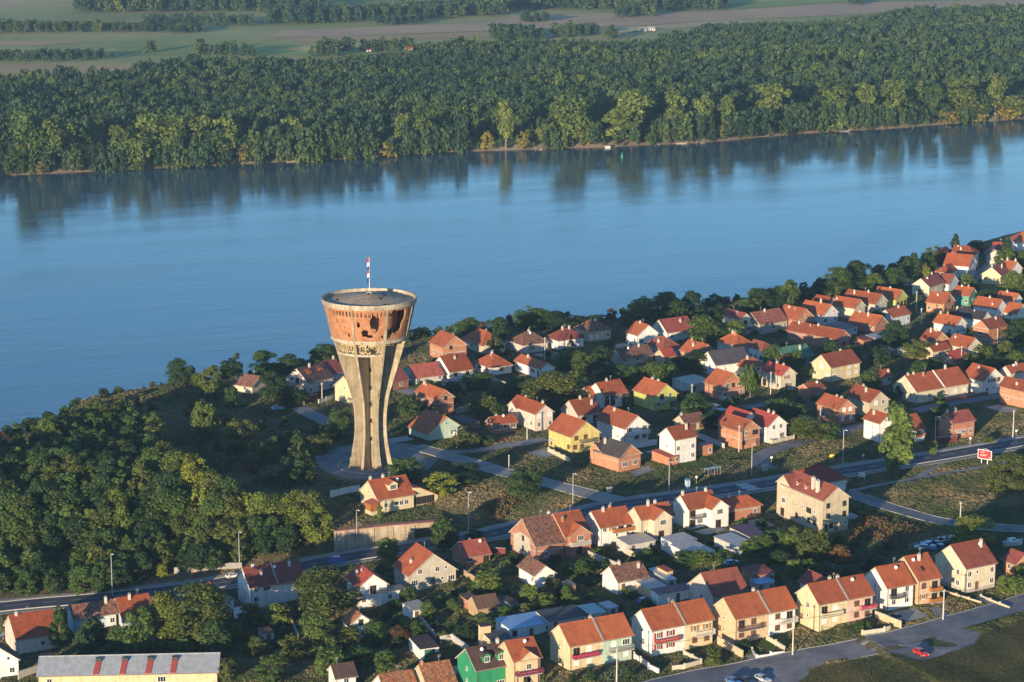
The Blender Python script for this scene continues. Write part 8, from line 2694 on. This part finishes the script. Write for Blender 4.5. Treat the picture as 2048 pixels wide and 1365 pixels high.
def trunk_mesh(seed, kind, mt):
    rr = random.Random(seed); mb = MB(); lean = rr.uniform(-.4, .4); top = 8.0 if kind in 'pcv' else 5.2
    P = [(0, 0, -.6), (lean * .3, 0, top * .35), (lean * .7, lean * .3, top * .7), (lean, lean * .5, top)]; W_ = [.30, .24, .17, .07]
    for (p, q, a, b) in zip(P, P[1:], W_, W_[1:]): mb.tube(p, q, a, b, 7, 0, False)
    for i in range(5 if kind in 'bvG' else 3):
        t = rr.uniform(.35, .85); z = top * t; a = rr.uniform(0, 6.28); r_ = rr.uniform(1.2, 2.3); mb.tube((lean * t, lean * t * .4, z), (lean * t + r_ * math.cos(a), lean * t * .4 + r_ * math.sin(a), z + rr.uniform(1.0, 2.4)), .12, .04, 5, 0, False)
    me = mb.mesh('trunk'); me.materials.append(mt); return me
CR, TRK = {}, {}
for kind, nv, nq, sz in (('b', 8, 2300, .32), ('c', 3, 1800, .30), ('p', 1, 3000, .25), ('w', 2, 1500, .33), ('v', 5, 1900, .31), ('s', 6, 800, .46), ('G', 4, 6500, .175)):
    CR[kind] = [crown_mesh(100 + 17 * i + ord(kind), 'b' if kind in 'sG' else kind, nq, sz) for i in range(nv)]; TRK[kind] = [trunk_mesh(i + 3, kind, M_BARKP if kind == 'v' else M_BARK) for i in range(3)]
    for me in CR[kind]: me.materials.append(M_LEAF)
SHADE = dict(d=(.032,.066,.026), g=(.056,.104,.028), l=(.100,.150,.036), y=(.150,.185,.030), Y=(.25,.28,.03), o=(.086,.112,.030), r=(.13,.075,.032), p=(.085,.045,.050))
SW = dict(d='dark green', g='green', l='light green', y='yellow-green', Y='bright yellow-green', o='olive', r='russet', p='purplish')
trn = random.Random(21)
def tree(name, label, cat, x, y, h, w, sh, kind, group, bush=False, var=None):
    if kind == 'b' and w > 8.2: kind = 'G'
    z = tz(x, y); T = thing(name, label, cat, (x, y, z - .05), trn.uniform(0, 6.28), group)
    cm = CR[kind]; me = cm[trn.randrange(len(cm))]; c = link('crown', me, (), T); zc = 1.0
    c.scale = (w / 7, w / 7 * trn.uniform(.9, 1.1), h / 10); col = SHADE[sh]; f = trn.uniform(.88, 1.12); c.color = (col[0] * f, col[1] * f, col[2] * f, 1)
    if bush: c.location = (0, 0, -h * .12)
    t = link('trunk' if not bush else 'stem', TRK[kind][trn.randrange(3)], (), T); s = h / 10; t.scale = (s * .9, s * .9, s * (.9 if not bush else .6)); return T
labs = {}
def uniq(lb):
    labs[lb] = labs.get(lb, 0) + 1; return labs[lb]
todo = []
for px_, x, y, h, w, sh, k in TREES:
    r = nearest(x, y); kw = dict(b='tree', c='conical tree', p='columnar poplar', w='weeping willow', f='tree')[k]
    if h < 3.2 and k == 'b': kw = 'bush'
    szw = 'low' if h < 3.2 else 'small' if h < 6 else 'broad' if w > h * 1.05 else 'tall' if h > 9.5 else 'rounded'
    todo.append([f'{szw} {SW[sh]} {kw} {rel(x, y, r)} the {r[0]}', kw, x, y, h, w, sh, k])
cnt = {}
for q in todo: cnt.setdefault(q[0], []).append(q)
for lb, qs in cnt.items():
    if len(qs) > 1:
        qs.sort(key=lambda q: q[2] / q[3])
        for i, q in enumerate(qs): q[0] = f"{lb}, {ORD[i]} from the left"
        if len(lb.split()) > 12:
            for i, q in enumerate(qs): q[0] = f"{ORD[i]} {lb}"
for lb, kw, x, y, h, w, sh, k in todo:
    if k == 'f': continue
    nm = dict(tree='deciduous_tree', poplar='poplar_tree', bush='garden_bush').get(kw, kw.replace(' ', '_'))
    if kw == 'bush': tree(nm, lb, 'bush', x, y, h, w, sh, 's', 'garden bushes in the town', True)
    else: tree(nm, lb, 'tree', x, y, h, w * (.8 if k == 'p' else 1), 'l' if k == 'p' else sh, k, 'garden and street trees of the town')
for x, y, h, w, sh in WOOD:
    if sh == 'Y': tree('young_tree', 'small bright yellow-green young tree at the roadside foot of the wood', 'tree', x, y, h, w, sh, 's', 'young trees below the wood')
    else: tree('wood_tree', f'{SW[sh]} leafy tree in the dense wood on the slope left of the tower', 'tree', x, y, h, w, sh, 'b', f'{SW[sh]} trees of the wood on the slope')
for x, y, h, w, sh in SHRUBS: tree('wild_shrub', f'{SW[sh]} wild shrub on the rough plateau left of the tower', 'bush', x, y, h, w, sh, 's', f'{SW[sh]} shrubs on the plateau', True)
for x, y, h, w, sh in BROW: tree('scrub_bush', f'{SW[sh]} scrub growing along the bluff edge above the river', 'bush', x, y, h, w, sh, 's', f'{SW[sh]} scrub on the bluff edge', True)
for x, y, h, w, sh in BUSH:
    r = nearest(x, y); tree('garden_bush', f'low {SW[sh]} garden bush {rel(x, y, r)} the {r[0]}', 'bush', x, y, h, w, sh, 's', f'low bushes by the {r[0]}', True)
SHADE['l'] = (.130,.180,.045); SHADE['y'] = (.20,.185,.04)
farn = 0
for i, (x, y, h, w, sh) in enumerate(sorted(FARL, key=lambda q: q[0] / q[1])):
    farn += 1; od = f'{farn}' + ('th' if 10 < farn % 100 < 14 else {1: 'st', 2: 'nd', 3: 'rd'}.get(farn % 10, 'th'))
    if h > 14: tree('riverside_poplar', f'tall {SW[sh]} tree on the far bank, {od} riverside tree from the left', 'tree', x, y, h, w, sh, 'v', f'tall {SW[sh]} trees on the far bank')
    else: tree('riverside_willow', f'lower {SW[sh]} tree on the far bank, {od} riverside tree from the left', 'tree', x, y, h, w, sh, 's', f'lower {SW[sh]} trees on the far bank')
# ---- far woods: one mass each, instanced tree crowns on scattered points
src = bpy.data.collections.new('forest_tree_source')
fmesh = [crown_mesh(300 + i, 'b' if i < 3 else 'v', 420, .50) for i in range(6)]
for i, me in enumerate(fmesh):
    me.materials.append(M_LEAFF); o = bpy.data.objects.new('forest_tree', me); src.objects.link(o); o.scale = (1, 1, 1)
ng = bpy.data.node_groups.new('scatter_trees', 'GeometryNodeTree'); ng.interface.new_socket('Geometry', in_out='INPUT', socket_type='NodeSocketGeometry'); ng.interface.new_socket('Geometry', in_out='OUTPUT', socket_type='NodeSocketGeometry')
gi, go = ng.nodes.new('NodeGroupInput'), ng.nodes.new('NodeGroupOutput'); ip = ng.nodes.new('GeometryNodeInstanceOnPoints'); ci = ng.nodes.new('GeometryNodeCollectionInfo'); ci.inputs[0].default_value = src; ci.inputs['Separate Children'].default_value = True; ci.inputs['Reset Children'].default_value = True
ip.inputs['Pick Instance'].default_value = True; ng.links.new(gi.outputs[0], ip.inputs['Points']); ng.links.new(ci.outputs[0], ip.inputs['Instance'])
for nm, ty, sk in (('variant', 'INT', 'Instance Index'), ('rot', 'FLOAT_VECTOR', 'Rotation'), ('scl', 'FLOAT_VECTOR', 'Scale')):
    a = ng.nodes.new('GeometryNodeInputNamedAttribute'); a.data_type = ty; a.inputs['Name'].default_value = nm; ng.links.new(a.outputs[0], ip.inputs[sk])
ng.links.new(ip.outputs[0], go.inputs[0])
def inpoly(P, x, y):
    c = np.zeros(x.shape, bool)
    for i in range(len(P)):
        (x1, y1), (x2, y2) = P[i], P[i - 1]
        if y1 == y2: continue
        m = ((y1 > y) != (y2 > y)) & (x < (x2 - x1) * (y - y1) / (y2 - y1) + x1); c ^= m
    return c
def scatter(name, P, step, h0, h1, wid, seed, gaps=0.0, extra=()):
    rg = np.random.RandomState(seed); X0, X1 = min(p[0] for p in P), max(p[0] for p in P); Y0, Y1 = min(p[1] for p in P), max(p[1] for p in P)
    gx_, gy_ = np.meshgrid(np.arange(X0, X1, step), np.arange(Y0, Y1, step)); x = gx_.ravel() + rg.uniform(-.45, .45, gx_.size) * step; y = gy_.ravel() + rg.uniform(-.45, .45, gx_.size) * step
    ok = inpoly(P, x, y)
    if gaps:
        f = np.sin(x * .021 + 2) * np.sin(y * .017 + 1) + .6 * np.sin(x * .05 + y * .03) + .5 * np.sin(x * .013 - y * .041)
        ok &= ~((f > 1.15) & (rg.uniform(0, 1, x.size) < gaps))
    x, y = x[ok], y[ok]; n = len(x); z = terrain(x, y) - .2
    zone = .5 + .5 * np.sin(x * .011 + y * .006) * np.sin(y * .013 + 1.7)
    h = (h0 + (h1 - h0) * rg.beta(2, 2, n)) * (.66 + .5 * zone)
    for fx, fy, rad_, k in extra: h = np.where((x - fx) ** 2 + (y - fy) ** 2 < rad_ ** 2, h * k, h)
    sd, _ = _poly_sd(SHORE, x, y); h = np.where((sd > 0) & (sd < 60), h * (.28 + .72 * sd / 60), h)
    me = bpy.data.meshes.new(name); me.vertices.add(n); me.vertices.foreach_set('co', np.column_stack([x, y, z]).astype('f').ravel())
    for nm, ty, v in (('variant', 'INT', rg.randint(0, 6, n)), ('rot', 'FLOAT_VECTOR', np.column_stack([np.zeros(n), np.zeros(n), rg.uniform(0, 6.28, n)])), ('scl', 'FLOAT_VECTOR', np.column_stack([h / 7 * wid * rg.uniform(.8, 1.25, n)] * 2 + [h / 10]))):
        a = me.attributes.new(nm, ty, 'POINT'); a.data.foreach_set('value' if ty == 'INT' else 'vector', v.astype('i' if ty == 'INT' else 'f').ravel())
    o = link(name, me, (), kind='stuff'); md = o.modifiers.new('scatter', 'NODES'); md.node_group = ng; return o, n
print('forest', scatter('forest', FOREST, 5.8, 14, 27, .37, 1, .85)[1])
for i, P in enumerate(BANDS):
    big = i in (7, 9, 8); scatter('far_woods', P, 9 if not big else 12, 8 if not big else 16, 15 if not big else 25, .6, 40 + i)
# grass on the verges, gardens and rough ground: one mass of tufts
gsrc = bpy.data.collections.new('grass_tuft_source'); M_TUFT, nt, b = nodemat('grass_blades'); oi = N(nt, 'ShaderNodeObjectInfo'); ge = N(nt, 'ShaderNodeNewGeometry')
gc = ramp(nt, noise(nt, ge.outputs['Position'], .05, 5, .62), [(.36, (.045,.070,.020)), (.48, (.10,.115,.038)), (.57, (.20,.165,.075)), (.68, (.30,.22,.11))]); b.inputs['Roughness'].default_value = .8
nt.links.new(mul(nt, gc, ramp(nt, oi.outputs['Random'], [(0, g3(.82)), (1, g3(1.15))])), b.inputs['Base Color'])
for i in range(4):
    rg = np.random.RandomState(i + 70); mb = MB()
    for _ in range(16):
        t = rg.uniform(0, 6.28); x, y = rg.uniform(-.6, .6, 2); w_ = rg.uniform(.08, .22); hh = rg.uniform(.07, .22); lx, ly = rg.uniform(-.12, .12, 2); dx, dy = math.cos(t) * w_, math.sin(t) * w_
        mb.poly([(x - dx, y - dy, -.05), (x + dx, y + dy, -.05), (x + dx * .5 + lx, y + dy * .5 + ly, hh), (x - dx * .6 + lx, y - dy * .6 + ly, hh * .9)])
    me = mb.mesh('grass_tuft'); me.materials.append(M_TUFT); gsrc.objects.link(bpy.data.objects.new('grass_tuft', me))
ng2 = ng.copy(); ng2.name = 'scatter_grass'
for n_ in ng2.nodes:
    if n_.bl_idname == 'GeometryNodeCollectionInfo': n_.inputs[0].default_value = gsrc
def grass():
    rg = np.random.RandomState(5); n = 210000; y = 450 + 480 * rg.uniform(0, 1, n) ** 1.15; x = rg.uniform(-1, 1, n) * (y * .245 + 12)
    bd_, _ = _poly_sd(BLUFF, x, y); rd_, _ = _poly_sd(RD, x, y); ok = (bd_ < 14) & (np.abs(rd_) > 6.4)
    ok &= ~((np.abs(rd_) < 4.6) & (np.abs(rd_) > 4.0))
    for P, w in (('access', 3.5), ('access2', 3.2), ('branch', 2.4), ('north', 3.0), ('north2', 3.0), ('north3', 2.6), ('upper', 2.8), ('lower', 3.3), ('street', 4.6), ('bay', 3.5), ('path', 1.1)):
        d_, _ = _poly_sd(smooth_line(ROADS[P], 2), x, y); ok &= np.abs(d_) > w
    ok &= ((x - PLAZA[0]) / 20) ** 2 + ((y - PLAZA[1]) / 24) ** 2 > 1
    for P in DRIVES + BAYS + [MEADOW]: ok &= ~inpoly(P, x, y)
    for cx_, cy_, a, sx, sy, k in PLOTS: u = (x - cx_) * math.cos(a) + (y - cy_) * math.sin(a); v = -(x - cx_) * math.sin(a) + (y - cy_) * math.cos(a); ok &= ~((np.abs(u) < sx) & (np.abs(v) < sy))
    for r in HOUSES:
        a = R(r[5]); u = (x - r[2]) * math.cos(a) + (y - r[3]) * math.sin(a); v = -(x - r[2]) * math.sin(a) + (y - r[3]) * math.cos(a); ok &= ~((np.abs(u) < r[6] / 2 + .4) & (np.abs(v) < r[7]))
    x, y = x[ok], y[ok]; n = len(x); z = terrain(x, y); s_ = rg.uniform(.6, 1.15, n)
    me = bpy.data.meshes.new('grass'); me.vertices.add(n); me.vertices.foreach_set('co', np.column_stack([x, y, z]).astype('f').ravel())
    for nm, ty, v in (('variant', 'INT', rg.randint(0, 4, n)), ('rot', 'FLOAT_VECTOR', np.column_stack([np.zeros(n), np.zeros(n), rg.uniform(0, 6.28, n)])), ('scl', 'FLOAT_VECTOR', np.column_stack([s_, s_, s_ * rg.uniform(.6, 1.5, n)]))):
        a = me.attributes.new(nm, ty, 'POINT'); a.data.foreach_set('value' if ty == 'INT' else 'vector', v.astype('i' if ty == 'INT' else 'f').ravel())
    o = link('grass', me, (), kind='stuff'); o.modifiers.new('scatter', 'NODES').node_group = ng2
grass()
M_MEADOW_SHADE = M_TUFT.copy(); M_MEADOW_SHADE.name = 'shade_painted_meadow_blades'  # darker copy of the grass blades: shade over the meadow painted into their colour
for n_ in M_MEADOW_SHADE.node_tree.nodes:
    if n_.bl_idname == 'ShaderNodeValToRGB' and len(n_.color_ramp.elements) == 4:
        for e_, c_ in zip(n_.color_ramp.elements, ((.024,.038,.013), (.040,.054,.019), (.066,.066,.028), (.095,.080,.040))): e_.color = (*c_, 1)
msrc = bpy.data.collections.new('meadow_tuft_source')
for o_ in gsrc.objects: m2 = o_.data.copy(); m2.materials.clear(); m2.materials.append(M_MEADOW_SHADE); msrc.objects.link(bpy.data.objects.new('meadow_tuft', m2))
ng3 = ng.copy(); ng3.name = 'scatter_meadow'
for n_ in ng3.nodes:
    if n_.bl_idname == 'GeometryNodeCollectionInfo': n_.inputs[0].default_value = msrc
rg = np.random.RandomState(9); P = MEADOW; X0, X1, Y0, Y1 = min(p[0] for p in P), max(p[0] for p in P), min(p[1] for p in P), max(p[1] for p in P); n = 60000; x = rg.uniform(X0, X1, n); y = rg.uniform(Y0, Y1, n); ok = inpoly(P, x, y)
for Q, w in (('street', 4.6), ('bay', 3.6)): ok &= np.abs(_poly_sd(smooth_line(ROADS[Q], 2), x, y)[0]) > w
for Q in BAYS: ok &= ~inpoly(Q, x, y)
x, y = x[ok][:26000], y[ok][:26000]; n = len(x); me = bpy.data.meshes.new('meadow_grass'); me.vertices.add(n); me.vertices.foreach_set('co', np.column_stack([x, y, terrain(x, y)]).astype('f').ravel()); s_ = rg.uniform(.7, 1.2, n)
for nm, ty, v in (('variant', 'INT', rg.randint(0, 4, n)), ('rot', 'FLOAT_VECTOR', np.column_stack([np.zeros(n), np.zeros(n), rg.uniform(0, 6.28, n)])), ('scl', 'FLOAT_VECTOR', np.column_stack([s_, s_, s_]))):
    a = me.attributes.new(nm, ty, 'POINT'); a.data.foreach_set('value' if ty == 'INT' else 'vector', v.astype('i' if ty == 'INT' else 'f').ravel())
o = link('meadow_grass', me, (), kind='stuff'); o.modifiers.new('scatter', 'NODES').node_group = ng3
# wild weeds on the rough plot: one mass
wsrc = M_LEAF
def weeds(P, n, seed, cols):
    rg = np.random.RandomState(seed); X0, X1 = min(p[0] for p in P), max(p[0] for p in P); Y0, Y1 = min(p[1] for p in P), max(p[1] for p in P); x = rg.uniform(X0, X1, n * 3); y = rg.uniform(Y0, Y1, n * 3); ok = inpoly(P, x, y); x, y = x[ok][:n], y[ok][:n]; z = terrain(x, y); mb = MB()
    for a, b, c in zip(x, y, z):
        k = rg.randint(len(cols))
        for _ in range(7):
            t = rg.uniform(0, 6.28); r_ = rg.uniform(.2, .7); hh = rg.uniform(.3, 1.0); dx, dy = math.cos(t), math.sin(t); e = (a + rg.uniform(-.6, .6), b + rg.uniform(-.6, .6))
            mb.poly([(e[0] - dx * r_ * .4, e[1] - dy * r_ * .4, c), (e[0] + dx * r_ * .4, e[1] + dy * r_ * .4, c), (e[0] + dx * r_ * .2 - dy * .3, e[1] + dy * r_ * .2 + dx * .3, c + hh), (e[0] - dx * r_ * .3 - dy * .3, e[1] - dy * r_ * .3 + dx * .3, c + hh * .9)], None, k)
    return link('weeds', mb.mesh('weeds'), [plain(f'weed_{i}_{seed}', c, .9, 0, .3) for i, c in enumerate(cols)], kind='stuff')
for i, P in enumerate(WEED): weeds(P, 320 if i == 0 else 120, i + 1, [(.20,.13,.04), (.12,.10,.03), (.18,.08,.05), (.07,.08,.025)])

# =============================================================== far bank: farms, driftwood, buoy
for i, (x, y) in enumerate(FARMS):
    F_ = thing('farmhouse', ['distant farmhouse with red roof on the plain', 'distant low pinkish farm building among trees on the plain', 'left one of two white far farm buildings on the plain', 'right one of two white far farm buildings on the plain'][i], 'farmhouse', (x, y, tz(x, y)), R(10), 'farm buildings on the far plain')
    L, w, h = ((8, 6, 4.5), (9, 5, 3.5), (7, 5, 3.5), (8, 5, 4))[i]; mb = MB(); mb.box(-L / 2, -w / 2, -1, L / 2, w / 2, h * .55); link('wall', mb.mesh('wall'), [wallmat('white')], F_)
    mb = MB()
    for s in (-1, 1): q = [(-L / 2 - .3, s * (w / 2 + .4), h * .5), (L / 2 + .3, s * (w / 2 + .4), h * .5), (L / 2 + .3, 0, h), (-L / 2 - .3, 0, h)]; mb.slab(q if s < 0 else q[::-1], .2)
    link('roof', mb.mesh('roof'), [roofmat('red' if i < 2 else 'corr')], F_)
    for k in (-.3, 0, .3): opening(F_, 'w', (L * k, -w / 2 - .004, h * .28), 0)
x, y = BUOY; S = thing('buoy', 'small green river buoy near the far bank', 'buoy', (x, y, -22)); mb = MB(); mb.tube((0, 0, -.6), (0, 0, .6), .9, .8, 10); link('float', mb.mesh('float'), [plain('buoy_green', (.03,.30,.16), .5)], S); mb = MB(); mb.tube((0, 0, .6), (0, 0, 3.2), .35, .12, 8); link('mast', mb.mesh('mast'), [plain('buoy_mast', (.05,.36,.22), .5)], S)
x, y = HUT; S = thing('river_hut', 'tiny white box on the sandy far bank', 'hut', (x, y, tz(x, y)), R(15)); mb = MB(); mb.box(-1.6, -1.2, -.5, 1.6, 1.2, 2.2); link('wall', mb.mesh('wall'), [wallmat('white')], S); mb = MB(); mb.slab([(-1.9, -1.5, 2.3), (1.9, -1.5, 2.3), (1.9, 1.5, 2.6), (-1.9, 1.5, 2.6)], .15); link('roof', mb.mesh('roof'), [wallmat('greywhite')], S)
dr_ = random.Random(6)
for i, (x, y) in enumerate(sorted(DRIFT)):
    D = thing('driftwood', f'bleached driftwood trunk lying on the far shore, {ORD[i]} from the left', 'driftwood', (x, y, tz(x, y) + .3), R(dr_.uniform(0, 40)), 'driftwood along the far shore'); Ld = dr_.uniform(6, 13)
    mb = MB(); P = [(-Ld / 2, 0, 0), (-Ld / 6, .4, .2), (Ld / 5, .1, .35), (Ld / 2, -.5, .8)]
    for p, q, a, b in zip(P, P[1:], (.5, .42, .32), (.42, .32, .12)): mb.tube(p, q, a, b, 7)
    link('log', mb.mesh('log'), [MATS.setdefault(('dw',), plain('driftwood', (.46,.40,.33), .9, 0, .3))], D)
    mb = MB(); [mb.tube(P[k], (P[k][0] + dr_.uniform(1, 3), P[k][1] + dr_.uniform(-2, 2), 1.2 + dr_.uniform(0, 1.4)), .16, .05, 5) for k in (1, 2, 2)]; link('branch', mb.mesh('branch'), [MATS[('dw',)]], D)

# =============================================================== haze
mb = MB(); mb.box(-4300, -200, -30, 4300, 8300, 190)
m = bpy.data.materials.new('haze_air'); m.use_nodes = True; nt = m.node_tree; nt.nodes.remove(nt.nodes['Principled BSDF']); pv = nt.nodes.new('ShaderNodeVolumePrincipled'); pv.inputs['Color'].default_value = (.45,.69,1.0,1); pv.inputs['Density'].default_value = .00006; pv.inputs['Anisotropy'].default_value = .1
nt.links.new(pv.outputs[0], nt.nodes['Material Output'].inputs['Volume']); link('haze', mb.mesh('haze'), [m], kind='stuff')
